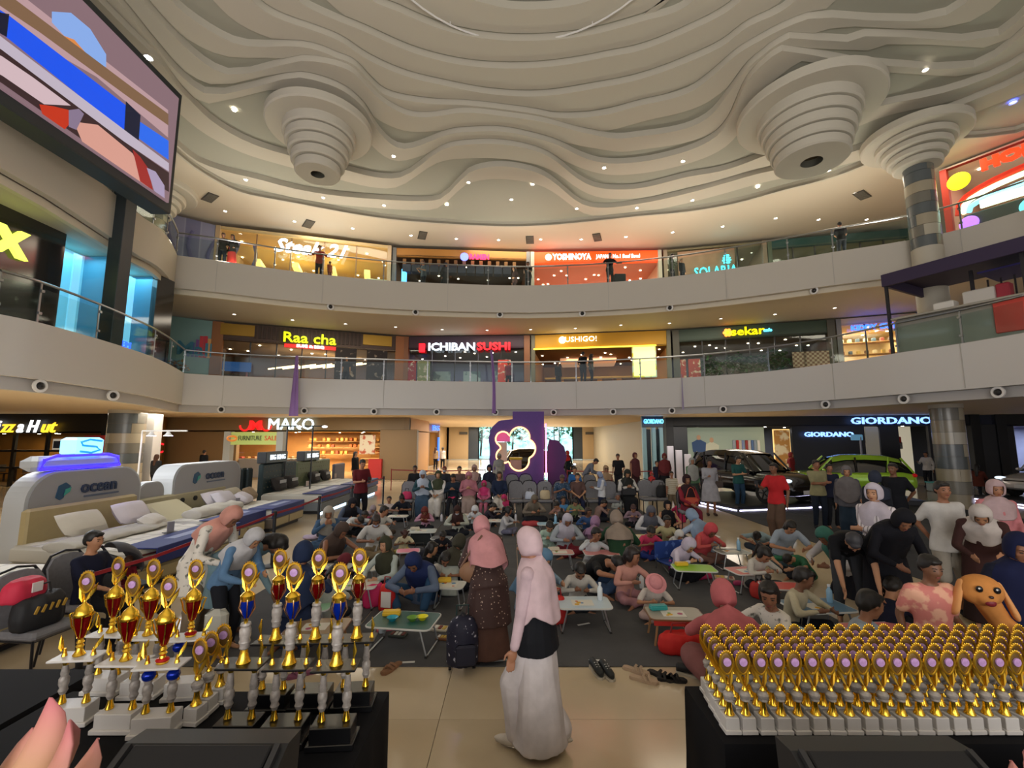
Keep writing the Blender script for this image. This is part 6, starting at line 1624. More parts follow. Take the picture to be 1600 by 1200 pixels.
soft_bag(830, 822, .50, .26, .12, 0, '#b03a40', 'tote_bag', 'flat dull red bag in the middle rows', handle=False)
soft_bag(1098, 905, .34, .22, .10, 0, '#a01c50', 'pouch', 'dark magenta bag under the lime green table', handle=False)
soft_bag(655, 876, .46, .30, .22, 10, '#26283a', 'backpack', 'navy school backpack lying beside the small bright pink table')
soft_bag(693, 858, .30, .22, .24, 0, '#5a2430', 'backpack', 'maroon backpack beside the dark folding table')
soft_bag(715, 905, .22, .16, .22, 0, '#b02838', 'gift_bag', 'small red bag behind the woman in brown')
soft_bag(490, 842, .46, .34, .08, 10, '#a898ac', 'folded_blanket', 'folded lilac blanket beside the woman in a brown headscarf', 'blanket', handle=False)
soft_bag(740, 793, .46, .40, .42, 0, '#8a7468', 'tote_bag', 'beige wrapped bag under the pink scarfed woman', handle=False)
soft_bag(1188, 935, .26, .2, .22, 0, '#b02a24', 'gift_bag', 'red bag with cream flowers beside the bright red table')
soft_bag(1155, 915, .2, .1, .06, 0, '#c04070', 'pouch', 'pink pouch on the floor by the red table', handle=False)
soft_bag(980, 880 - 6, .3, .2, .1, 0, '#a83a34', 'pouch', 'red cushion under the pink folding table', handle=False)
soft_bag(608, 808, .2, .18, .3, 0, '#b04060', 'backpack', 'pink backpack behind the boy in white on the left')
# bags on the left chair
o = soft_bag(70, 995, .44, .26, .30, 84, '#14151a', 'handbag', 'black handbag with yellow stripes on the left chair', z0=.50)
for k in range(5): MB().bbox((-.12 + .06 * k, -.13, .19), (.025, .012, .07), .003, M=Matrix.Rotation(.4, 3, 'Y')).obj('yellow_stripe', mat('#b08a30', .6), o)
o.location = (-4.59, 4.58, .50)
o = soft_bag(60, 960, .36, .22, .20, 84, '#c82a48', 'pouch', 'pinkish red folded bag on top of the black handbag', handle=False); o.location = (-4.69, 4.52, .76)
MB().bbox((.02, -.11, .12), (.09, .012, .09), .003).obj('white_label', mat('#d8d0d0', .6), o)
# chair seat goods in the rows
for px, c, nm, lab, h in ((828, '#b8c0d0', 'plastic_bag', 'white plastic bag on an empty grey chair', .22), (852, '#b8a888', 'tote_bag', 'beige patterned bag on a grey chair', .26), (1033, '#17181c', 'backpack', 'black backpack with a pale figure on a grey chair', .36), (705, '#c02858', 'pouch', 'hot pink pouch on a chair seat', .08), (640, '#b82858', 'pouch', 'pink bag on the leftmost chair of the row', .22)):
    o = soft_bag(px, 786, .30, .20, h, 0, c, nm, lab, z0=.50, handle=h > .2); j = min(SEATS, key=lambda q: abs(q[2] - px)); o.location = (j[0], j[1] - .04, .505)
# rolling school bag
p = gp(722, 1050); o = empty('trolley_bag', (p.x, p.y, 0), R(8), 'navy trolley school bag with white animal print at the carpet edge', 'bag')
mb = MB(); loft(mb, [(V((0, 0, z)), a, b, V((1, 0, 0)), V((0, 1, 0))) for z, a, b in ((.07, .14, .09), (.10, .155, .11), (.28, .16, .12), (.42, .15, .11), (.50, .11, .08), (.53, .05, .04))], 18)
link('bag_body', voxel_merge(mb, .014, 'bag_body', .01, 2, 2), o, m=pattern('noise', '#14162e', '#c8c8d8', 22, .66, c3='#dcdce8'))
MB().bbox((.03, -.115, .20), (.20, .05, .20), .02).obj('front_pocket', mat('#15172c', .7), o)
for s in (-1, 1): MB().tube([(s * .12 - .015, .06, .045), (s * .12 + .015, .06, .045)], .045, 12).obj('wheel', mat('#15151a', .5), o)
MB().tube([(-.06, .08, .48), (-.06, .09, .60), (.06, .09, .60), (.06, .08, .48)], .01, 6).obj('handle', mat('#1c3434', .6), o, True)
MB().tube([(-.04, 0, .52), (0, 0, .56), (.04, 0, .52)], .012, 6).obj('loop', mat('#14161e', .7), o, True)
# shoes on the floor
def shoe(px, py, rz, c, kind, label):
    p = gp(px, py); o = empty('shoe', (p.x, p.y, .001), R(rz), label, 'shoe')
    out = [(-.035, -.12), (-.045, -.05), (-.032, .05), (-.036, .11), (-.02, .135), (.02, .135), (.036, .11), (.032, .05), (.045, -.05), (.035, -.12), (0, -.14)]
    MB().prism(out, 0, .022).obj('sole', mat('#b8b0a0' if kind == 'sneaker' else c, .7), o)
    if kind == 'sneaker':
        mb = MB(); loft(mb, [(V((0, y, .03 + h / 2)), w_, h / 2 + .01, V((1, 0, 0)), V((0, 0, 1))) for y, w_, h in ((-.13, .02, .02), (-.10, .036, .04), (-.03, .04, .05), (.04, .034, .065), (.11, .036, .065), (.13, .02, .05))], 12); mb.obj('upper', mat(c, .6), o, True)
        for k in range(3): MB().box((0, -.05 + .03 * k, .083 + .006 * k), (.04, .006, .004)).obj('lace', mat('#ccc', .7), o)
    else:
        for y0, y1 in ((-.08, -.02), (-.03, .03)):
            MB().tube([(-.042, y0, .02), (-.02, (y0 + y1) / 2, .055), (.02, (y0 + y1) / 2, .058), (.042, y1, .02)], .014, 6, ry=.006).obj('strap', mat(c, .6), o, True)
        MB().prism([(x * .9, y * .95) for x, y in out], .022, .026).obj('footbed', mat(c, .8), o)
shoe(932, 1052, 12, '#1c2022', 'sneaker', 'left black slip-on sneaker at the carpet edge'); shoe(948, 1055, 14, '#1c2022', 'sneaker', 'right black slip-on sneaker at the carpet edge')
shoe(994, 1050, 55, '#b09880', 'sandal', 'beige sandal, upper one of the pair'); shoe(1006, 1064, 62, '#b8a088', 'sandal', 'beige sandal, lower one of the pair')
shoe(1032, 1058, 40, '#17171a', 'sandal', 'black sandal, left of the pair by the table'); shoe(1050, 1064, 80, '#17171a', 'sandal', 'black sandal lying across, right of the pair'); shoe(1079, 1056, 65, '#15151a', 'sneaker', 'black sneaker nearest the right trophy table')
shoe(612, 1046, -28, '#8a6448', 'sandal', 'brown sandal alone on the light floor left of the trolley bag')
shoe(470, 1056, -60, '#8a5070', 'sandal', 'purple sandal seen between the tall trophies'); shoe(404, 1076, 20, '#3a2a28', 'sneaker', 'dark shoe seen between the left trophies')
# loose bottles, books and cases on the carpet
rn = random.Random(8)
for px, py, c, lab in ((596, 990, '#b8c4cc', 'clear bottle on the carpet left of the dark teal table'), (1048, 893, '#a84890', 'purple bottle beside the blue child chair'), (690, 815, '#d0d0d8', 'white capped bottle in the middle rows'), (806, 815, '#c8c8cc', 'white bottle behind the walking woman'), (1003, 920, '#d8d8d8', 'white bottle behind the wooden table')):
    p = gp(px, py); o = empty('water_bottle', (p.x, p.y, .012), 0, lab, 'bottle'); MB().lathe([(.034, 0), (.036, .01), (.036, .15), (.018, .19), (.018, .20)], 12).obj('bottle_body', mat(c, .2), o, True); MB().lathe([(.021, .198), (.021, .225)], 10).obj('cap', mat('#3a4a60', .4), o)
for px, py, w_, c, rz, lab in ((603, 985, .22, '#c86070', 20, 'open pink pencil case on the carpet'), (622, 995, .2, '#3c4038', -10, 'dark crayon tray on the carpet below the dark teal table'), (685, 985, .24, '#c8c0ac', -12, 'white paint palette left of the trolley bag'), (693, 1000, .16, '#8a5a38', -12, 'brown box left of the trolley bag'), (1132, 905, .3, '#b8a090', -20, 'pile of sheets on the carpet behind the lime green table'), (915, 912, .2, '#d8d0c0', 30, 'sheet of paper on the carpet by the pink table')):
    p = gp(px, py); o = empty('paint_set', (p.x, p.y, .012), R(rz), lab, 'art supplies'); MB().bbox((0, 0, .012), (w_, w_ * .6, .024), .004).obj('tray', mat(c, .6), o)
    for k in range(4): MB().bbox((-w_ * .33 + w_ * .22 * k, 0, .027), (w_ * .16, w_ * .4, .008), .002).obj('well', mat(rn.choice(['#d8d4c8', '#7a3830', '#48606a', '#c8a848', '#e8e4dc']), .6), o)
# blue child chair
p = gp(1040, 890); o = empty('child_chair', (p.x + .15, p.y, 0), R(20), 'blue printed folding child chair behind the lime green table', 'chair')
MB().bbox((0, .12, .32), (.62, .02, .30), .01).obj('backrest', pattern('noise', '#1a3a80', '#4a6ab0', 8, .6), o); MB().bbox((-.1, -.08, .16), (.4, .36, .03), .01).obj('seat', mat('#1c3c84', .6), o)
for s in (-1, 1): MB().tube([(s * .28, .12, .45), (s * .28, .14, 0)], .01, 6).obj('leg', steel(), o); MB().tube([(s * .28, .12, .2), (s * .28, -.25, 0)], .01, 6).obj('leg', steel(), o)

# ---- bed display on the left
plin = mat('#c8c1ae', .55); cream = mat('#b9a982', .6, noise_=.05); sheet = mat('#d8d4ca', .7, noise_=.06, nscale=5, bump=.3); blue = mat('#14296e', .6); wht = mat('#b9bdc0', .5)
def pillow(x, y, z, w_, d, rz, c, label, tilt=.5):
    o = empty('pillow', (x, y, z), R(rz), label, 'pillow'); mb = MB(); vs = []; n = 9
    for s in (1, -1):
        for i in range(n):
            for j in range(n):
                u = i / (n - 1) * 2 - 1; v = j / (n - 1) * 2 - 1; e = (max(0, 1 - u ** 4) * max(0, 1 - v ** 4)) ** .5; vs.append((u * w_ / 2 * (1 - .06 * v * v), v * d / 2 * (1 - .06 * u * u), s * .12 * e))
    fs = []
    for s in range(2):
        for i in range(n - 1):
            for j in range(n - 1): a = s * n * n + i * n + j; fs.append((a, a + 1, a + n + 1, a + n) if s else (a, a + n, a + n + 1, a + 1))
    mb.add(vs, fs); q = mb.obj('cushion', mat(c, .8, noise_=.05, nscale=6), o, True); q.rotation_euler = (0, tilt, 0); return o
def quilt(mb, x0, x1, y0, y1, z):
    nx, ny = int((x1 - x0) / .09), int((y1 - y0) / .09); vs = []
    for i in range(nx + 1):
        for j in range(ny + 1):
            x = x0 + (x1 - x0) * i / nx; y = y0 + (y1 - y0) * j / ny; e = abs(sin(i * pi / 4)) ** .5 * abs(sin(j * pi / 4)) ** .5; vs.append((x, y, z + .018 * e))
    mb.add(vs, [(i * (ny + 1) + j, i * (ny + 1) + j + 1, (i + 1) * (ny + 1) + j + 1, (i + 1) * (ny + 1) + j) for i in range(nx) for j in range(ny)])
def bed(xh, xf, y0, y1, label, basec='#9c8c68', led=None, runner=True, zt=.58, storage=True):
    o = empty('bed', ((xh + xf) / 2, (y0 + y1) / 2, 0), 0, label, 'bed'); L = xf - xh; W = y1 - y0
    MB().bbox((-.02, 0, .05), (L - .15, W - .15, .10), .01).obj('plinth', mat('#2c2c30', .6), o)
    MB().bbox((0, 0, .21), (L, W, .24), .02).obj('bed_base', mat(basec, .6), o)
    MB().bbox((0, 0, .33 + (zt - .33) / 2), (L - .02, W - .03, zt - .33), .05).obj('mattress', mat('#bdbab0', .7), o)
    q = MB(); quilt(q, -L / 2 + .04, L / 2 - .05, -W / 2 + .05, W / 2 - .05, zt - .004); q.obj('quilted_top', sheet, o, True)
    MB().bbox((L / 2 - .02, 0, zt - .07), (.05, W - .02, .03), .01).obj('piping', mat('#5a2a2a', .6), o)
    if storage:
        for s in (-.25, .25): MB().bbox((L / 2 + .005, s * W, .21), (.02, W * .46, .18), .008).obj('drawer_front', mat('#a89a74', .55), o)
    if led: MB().box((L / 2 - .10, 0, .025), (.03, W * .9, .03)).obj('led_strip', glowb('#bfe0ff', 6), o)
    if runner:
        r_ = empty('bed_runner', (xf - .30, (y0 + y1) / 2, zt), 0, 'dark blue runner on the ' + label.split(' with')[0].split(' before')[0], 'bed runner')
        MB().bbox((0, 0, .022), (.62, W + .04, .02), .008).bbox((.30, 0, -.10), (.02, W + .04, .25), .008).obj('cloth', blue, r_)
        MB().box((0, .1, .034), (.18, W * .5, .003)).obj('white_print', mat('#8a94b8', .6), r_)
    return o
def headboard(o, style, z1=1.15):
    xh = None
    W = 2.0
# bed 0 (nearest), bed 1 (ocean), bed 2a/2b, bed 3, bed 4
def panel_head(x, y0, y1, z1, c, name, label, tuft=False, th=.10, z0=0):
    o = empty(name, (x, (y0 + y1) / 2, 0), 0, label, 'headboard'); W = y1 - y0
    MB().bbox((0, 0, (z0 + z1) / 2), (th, W, z1 - z0), .04).obj('panel', mat(c, .6, noise_=.05), o)
    if tuft:
        for i in range(int(W / .2)):
            for j in range(int((z1 - .6) / .16)):
                MB().ell((th / 2 + .005, -W / 2 + .12 + .2 * i + .1 * (j % 2), z1 - .1 - .16 * j), (.012, .018, .018), 6, 5).obj('button', mat('#6a6450', .5), o)
    return o
bed(-7.9, -5.45, 4.4, 6.35, 'nearest bed at the left edge with a bare white quilted mattress', runner=False, basec='#4a3434', zt=.62)
panel_head(-7.98, 4.4, 6.6, 1.35, '#b5ab90', 'headboard', 'cream tufted headboard at the far left edge', True)
sc = empty('price_stand', (-7.05 + .1, 6.1, .64), R(60), 'white price stand on the nearest mattress', 'sign'); MB().bbox((0, 0, .11), (.20, .02, .22), .004).obj('card', mat('#b8b6bc', .5), sc); MB().box((0, 0, .005), (.22, .1, .01)).obj('foot', mat('#ccc', .4), sc)
for j in range(3): MB().box((0, -.012, .05 + .03 * j), (.14, .003, .012)).obj('price_line', mat('#b8a050', .6), sc)
p = gp(150, 912, .66); sc.location = (-6.85, 5.95, .625)
bd = bed(-7.85, -5.45, 7.15, 9.25, 'cream storage bed with two big pillows under the front white display wall', zt=.60); bd.rotation_euler.z = -.16
panel_head(-7.9, 7.45, 9.6, 1.15, '#a8976c', 'headboard', 'cream padded headboard below the front white display wall', False, .14)
pillow(-7.40, 7.95, .86, .46, .78, -2, '#c6c0b4', 'left white pillow on the cream storage bed', .9); pillow(-7.4, 8.95, .88, .46, .78, 4, '#cfc8d0', 'right white pillow on the cream storage bed', .95); pillow(-6.9, 8.85, .72, .34, .5, 10, '#c9c4bc', 'small white cushion on the cream storage bed', .5)
q = empty('duvet', (-6.9, 8.0, .62), 0, 'grey white folded duvet across the cream storage bed', 'duvet'); mb = MB(); loft(mb, [(V((0, -.95 + .19 * k, .03)), .28 + .03 * sin(k), .07 + .01 * cos(k * 2), V((1, 0, 0)), V((0, 0, 1))) for k in range(11)], 12); link('duvet_body', voxel_merge(mb, .03, 'duvet_body', .03, 2, 2, 5), q, m=mat('#b0aca2', .8))
def rounded_panel(x, y0, y1, z1, r, label, logo=True, th=.35):
    o = empty('display_panel', (x, (y0 + y1) / 2, 0), 0, label, 'display wall'); W = y1 - y0
    pts = [(-W / 2, 0)] + [(-W / 2 + r - r * cos(a), z1 - r + r * sin(a)) for a in [pi / 2 * k / 8 for k in range(9)]] + [(W / 2 - r + r * sin(a), z1 - r + r * cos(a)) for a in [pi / 2 * k / 8 for k in range(9)]] + [(W / 2, 0)]
    M = Matrix.Rotation(pi / 2, 4, 'Z'); MB().plate(pts, M, th).obj('panel', wht, o)
    MB().plate([(a * .96, b * .985) for a, b in pts], Matrix.Translation((th / 2, 0, 0)) @ M, .03).obj('face', mat('#98989a', .45), o)
    if logo:
        text('ocean', .34 * (z1 / 1.8), mat('#243450', .5), (x + th / 2 + .03, (y0 + y1) / 2 + .15, z1 - .33), (0, 1, 0), (0, 0, 1), .012, o, 'sign_letters', bold=.006)
        MB().box((th / 2 + .02, .22, z1 - .50), (.012, .75, .035)).obj('tagline', mat('#5a6478', .5), o)
        MB().plate([(-.14, -.1), (-.1, .1), (.02, .15), (.12, .08), (.05, .02), (.0, -.12), (-.06, -.15)], Matrix.Translation((th / 2 + .02, -.55, z1 - .36)) @ M, .015).obj('emblem', mat('#1f4a68', .5), o)
        MB().plate([(.0, -.08), (.02, .03), (.12, .06), (.10, -.02)], Matrix.Translation((th / 2 + .03, -.55, z1 - .36)) @ M, .015).obj('emblem', mat('#3a9a8a', .5), o)
    return o
rounded_panel(-8.25, 7.6, 9.95, 1.72, .5, 'big white rounded display wall, the one under the neon topper')
ne = empty('neon_topper', (-8.25, 8.55, 1.73), 0, 'blue neon outline with a lit badge on top of the front display wall', 'neon sign')
MB().bbox((0, 0, .13), (.3, 1.7, .26), .08).obj('housing', wht, ne)
MB().tube([(.17, -.75, .04), (.17, -.7, .2), (.17, -.5, .26), (.17, .5, .26), (.17, .75, .2), (.17, .8, .04), (.17, .4, .03)], .028, 8, closed=True).obj('neon_tube', glowb('#2a1cff', 4), ne, True)
MB().bbox((.05, .08, .42), (.3, .62, .34), .05).obj('badge', glowb('#8adcff', 1.6), ne)
MB().tube([(.215, .30, .52), (.215, .05, .55), (.215, -.12, .50), (.215, -.08, .44), (.215, .2, .41), (.215, .28, .35), (.215, .1, .30), (.215, -.12, .33)], .02, 6).obj('badge_letter', glowb('#1a78d8', 1.5), ne, True)
rounded_panel(-8.3, 10.0, 10.75, 1.32, .25, 'small white rounded panel behind the recliner bed', False, .25)
bed(-8.0, -6.0, 9.75, 11.2, 'recliner bed with a raised cream backrest', basec='#8e846a', zt=.55)
ph = panel_head(-8.15, 9.7, 12.9, .98, '#a9a184', 'headboard', 'long cream headboard with round speakers behind the second beds', False, .18)
for y in (-1.4, -.1, .35, 1.2): MB().lathe([(.06, 0), (.06, .03)], 14, (0, 0, 0), Matrix.Rotation(pi / 2, 3, 'Y')).obj('speaker', mat('#1e1e20', .5), ph, loc=(.09, y, .80))
q = empty('raised_backrest', (-7.6, 10.3, .55), 0, 'raised cream mattress part of the recliner bed', 'mattress'); MB().bbox((0, 0, .12), (.75, 1.0, .14), .05, M=Matrix.Rotation(.55, 3, 'Y')).obj('cushion', mat('#bdb595', .7), q)
q = empty('duvet', (-7.0, 10.9, .58), 0, 'white rolled duvet on the recliner bed', 'duvet'); mb = MB(); loft(mb, [(V((0, -.85 + .17 * k, .06)), .32 - .02 * abs(k - 5), .12, V((1, 0, 0)), V((0, 0, 1))) for k in range(10)], 12); link('duvet_body', voxel_merge(mb, .03, 'duvet_body', .04, 4, 2, 5), q, m=mat('#bcb8ae', .8))
bed(-8.0, -5.9, 11.35, 13.0, 'pillow covered bed with grey base in the middle of the display', basec='#6e655c', zt=.55)
for k, (x, y, w_, c, lab) in enumerate([(-7.6, 11.75, .7, '#c9c2c6', 'white pillow standing left on the middle bed'), (-7.35, 11.7, .66, '#c8c4cc', 'white ruffled pillow lying front left on the middle bed'), (-7.65, 12.55, .7, '#b3ab98', 'beige pillow standing right on the middle bed'), (-7.15, 12.2, .5, '#c4bec4', 'small white cushion in the centre of the middle bed'), (-7.3, 12.75, .44, '#8a765c', 'small brown cushion on the middle bed')]):
    pillow(x, y, .78 - .05 * (k == 3), .42, w_, 6 * k - 10, c, lab, .8 - .3 * (k == 3))
rounded_panel(-8.35, 10.9, 13.6, 1.66, .4, 'white rounded display wall with dark lettering, the rear one', True, .5)
# button tufted double headboards with the king size signs
bed(-7.7, -5.8, 14.0, 16.4, 'wide bed with grey mattress before the dark teal headboard', basec='#6a7076', led=True, zt=.60, storage=False)
panel_head(-7.85, 14.2, 16.4, 1.5, '#26383c', 'headboard', 'dark teal button tufted headboard', True, .16)
for k in range(3): panel_head(-8.05 - .14 * k, 13.85 - .05 * k, 14.1 - .05 * k, 1.4, '#1c2a2e', 'headboard', ['first', 'second', 'third'][k] + ' spare dark headboard stacked edge-on beside the teal one', False, .08)
bed(-7.6, -5.7, 16.8, 19.4, 'farthest display bed before the pale green winged headboard', basec='#6a7076', led=True, zt=.60, storage=False)
panel_head(-7.85, 16.5, 19.4, 1.45, '#6a7458', 'headboard', 'pale green grey winged button tufted headboard', True, .16)
panel_head(-7.7, 19.6, 20.8, 1.2, '#5e5c68', 'headboard', 'small grey headboard at the far end of the display', False, .12)
for k, (y, lab) in enumerate(((14.8, 'left black printed cushion before the teal headboard'), (15.6, 'right black printed cushion before the teal headboard'), (17.4, 'left black printed cushion before the pale green headboard'), (18.4, 'right black printed cushion before the pale green headboard'))):
    q = pillow(-7.55, y, .84, .46, .70, 0, '#24201f', lab, 1.1); MB().box((.135, 0, .08), (.01, .4, .1)).obj('white_print', mat('#aaa', .6), q)
for k, (y, z, lab) in enumerate(((14.9, 1.51, 'left dark box sign with white letters above the teal headboard'), (17.5, 1.46, 'right dark box sign with white letters above the pale green headboard'))):
    q = empty('box_sign', (-7.85, y, z), 0, lab, 'sign'); MB().bbox((0, 0, .18), (.3, 1.35, .36), .02).obj('box', mat('#1c2024', .4), q); text('BIG KING', .22, glowb('#e8f4ff', 1.1), (-7.69, y + .02, z + .18), (0, 1, 0), (0, 0, 1), .01, q, 'sign_letters', width=.95, bold=.003)
for k, (px, py, z, lab) in enumerate(((266 + 0, 832, .62, 'small acrylic sign on the cream storage bed'), (371, 790, .6, 'small acrylic sign on the middle bed'), (480, 760, .62, 'round paper fan sign on the wide grey bed'), (524, 747, .62, 'round paper fan sign on the farthest bed'))):
    p = gp(px, py, z); q = empty('table_sign', (p.x, p.y, z), R(70), lab, 'sign'); MB().bbox((0, 0, .10), (.12, .015, .18), .004).obj('card', mat('#8a8890' if k < 2 else '#b8a8a0', .4), q); MB().box((0, 0, .006), (.2, .14, .012)).obj('foot', mat('#55565c', .5), q)
fs_ = empty('banner', (gy(395, 684, 20).x, 20, 0), 0, 'yellow green FURNITURE SALE banner hung between two white posts', 'banner')
w2 = 4.9; x0 = gy(356, 684, 20).x; x1 = gy(438, 684, 20).x; xc = (x0 + x1) / 2; fs_.location.x = xc; w2 = x1 - x0; zc = gy(400, 685, 20).z
MB().bbox((0, 0, zc), (w2, .04, .55), .005).obj('cloth', mat('#b3c06a', .6, em=.25), fs_)
text('FURNITURE', .3, mat('#2c3020', .5), (xc - .07 * w2, 19.96, zc), (1, 0, 0), (0, 0, 1), .008, fs_, 'banner_letters', width=w2 * .44); text('SALE', .3, mat('#c84020', .5, em=.3), (xc + .33 * w2, 19.96, zc), (1, 0, 0), (0, 0, 1), .008, fs_, 'banner_letters', width=w2 * .24)
for s in (-1, 1): MB().bbox((s * w2 / 2, .1, 1.3), (.3, .3, 2.6), .01).obj('post', mat('#a9a8a0', .5), fs_)
MB().tube([(-w2 * .41 + .2 * cos(a), -.03, zc + .1 * sin(a)) for a in [k * pi / 6 for k in range(12)]], .05, 6, closed=True).obj('orange_swirl', mat('#e08838', .5, em=.3), fs_)
for k, (px, lab) in enumerate(((448, 'left'), (488, 'right'))):
    x = gy(px, 690, 15.5).x; q = empty('lamp_stand', (x, 15.5, 0), 0, 'thin black pole with a T-shaped spotlight bar, %s one before the bakery' % lab, 'lamp'); MB().tube([(0, 0, 0), (0, 0, 2.72)], .025, 6).obj('pole', black(), q); MB().tube([(-.3, 0, 2.72), (.4, 0, 2.72)], .02, 6).obj('bar', black(), q); MB().ell((.4, 0, 2.70), (.1, .06, .04), 8, 6).obj('spot', glowb('#fff', 3), q)
q = empty('spotlight_rail', (gy(246, 672, 12).x, 12, 2.42), 0, 'white rail with two cold white clip spotlights beside the left column', 'lamp')
MB().tube([(-.4, 0, .08), (.8, 0, .08)], .02, 6).obj('rail', white(), q)
for x in (-.15, .3): MB().lathe([(.03, .06), (.06, .0), (.11, -.05)], 12, (x, 0, 0)).obj('lamp_head', white(), q, True); MB().lathe([(.10, -.06), (.10, -.05)], 12, (x, 0, 0)).obj('lens', glowb('#e8ddff', 10), q)
MB().tube([(-.4, 0, .08), (-.4, 0, -2.4)], .02, 6).obj('stand', white(), q)
# belt barrier
bp = empty('barrier_post', (0, 0, 0), 0, 'x', 'barrier')
MB().lathe([(.16, 0), (.16, .02), (.03, .04)], 20).obj('foot', black(), bp, True); MB().tube([(0, 0, .03), (0, 0, .90)], .03, 10).obj('post', mat('#3a3c40', .35, .6), bp, True); MB().lathe([(.036, .88), (.036, .97), (.02, .98)], 12).obj('cap', black(), bp, True)
bps = [(-4.25, 4.7), (-4.25, 6.35), (-4.35, 8.45), (-4.45, 10.6), (-4.5, 12.9), (-4.5, 16.0)]
for k, (x, y) in enumerate(bps):
    lab = 'belt barrier post beside the %s' % ['man in navy and the stroller', 'cream storage bed', 'recliner bed', 'middle bed', 'first bed with a light strip', 'farthest display bed']
    lab = 'dark belt barrier post, %s along the bed display' % ['nearest', 'second', 'third', 'fourth', 'fifth', 'farthest'][k]
    if k == 0: bp.location = (x, y, 0); bp['label'] = lab
    else: dup(bp, (x, y, 0), 0, lab)
    if k: a = bps[k - 1]; tag(MB().tube([(a[0], a[1] + .03, .93), ((a[0] + x) / 2, (a[1] + y) / 2, .905), (x, y - .03, .93)], .004, 4, ry=.028).obj('barrier_belt', mat('#9a1420', .6)), 'red belt between the %s barrier posts' % ['', 'first and second', 'second and third', 'third and fourth', 'fourth and fifth', 'fifth and farthest'][k], 'belt')
for k, (xa, xb, y) in enumerate(((-5.4, -1.2, 20.4), (2.4, 6.5, 19.8))):
    tag(MB().tube([(xa, y, .9), ((xa + xb) / 2, y, .84), (xb, y, .9)], .005, 4, ry=.03).tube([(xa, y, 0), (xa, y, .95)], .02, 6).tube([(xb, y, 0), (xb, y, .95)], .02, 6).obj('rope_barrier', mat('#8c1c24', .6)), 'red belt barrier %s the purple photo wall' % ['left of', 'right of'][k], 'barrier')

# ---- stroller with a baby
o = empty('stroller', (-4.95, 6.05, 0), R(150), 'dark stroller with a grey hood beside the man in navy', 'stroller')
mb = MB(); vs = []; n = 10
for i in range(n):
    a = pi * .62 * i / (n - 1)
    for j in range(9): t = -1 + 2 * j / 8; vs.append((.24 * t, .22 - .34 * sin(a) * sqrt(1 - .35 * t * t), .66 + .34 * (cos(a) if a < 1.57 else cos(a) * .5) * sqrt(1 - .45 * t * t)))
mb.add(vs, [(i * 9 + j, i * 9 + j + 1, (i + 1) * 9 + j + 1, (i + 1) * 9 + j) for i in range(n - 1) for j in range(8)]); q = mb.obj('hood', mat('#33333a', .7), o, True); q.modifiers.new('s', 'SOLIDIFY').thickness = .012
MB().bbox((0, 0, .40), (.36, .42, .06), .02).bbox((0, .20, .62), (.36, .06, .44), .02).obj('seat', mat('#1e1e24', .8), o)
for s in (-1, 1):
    MB().tube([(s * .22, -.30, .08), (s * .22, .1, .55), (s * .22, .38, 1.0)], .014, 6).obj('frame', mat('#2a2a30', .4, .5), o); MB().tube([(s * .22, .32, .08), (s * .22, -.02, .48)], .014, 6).obj('strut', mat('#2a2a30', .4, .5), o)
    for y in (-.32, .34): MB().tube([(s * .22 - .02, y, .085), (s * .22 + .02, y, .085)], .085, 14).obj('wheel', black(), o)
MB().tube([(-.22, .38, 1.0), (.22, .38, 1.0)], .018, 6).obj('handle', black(), o)
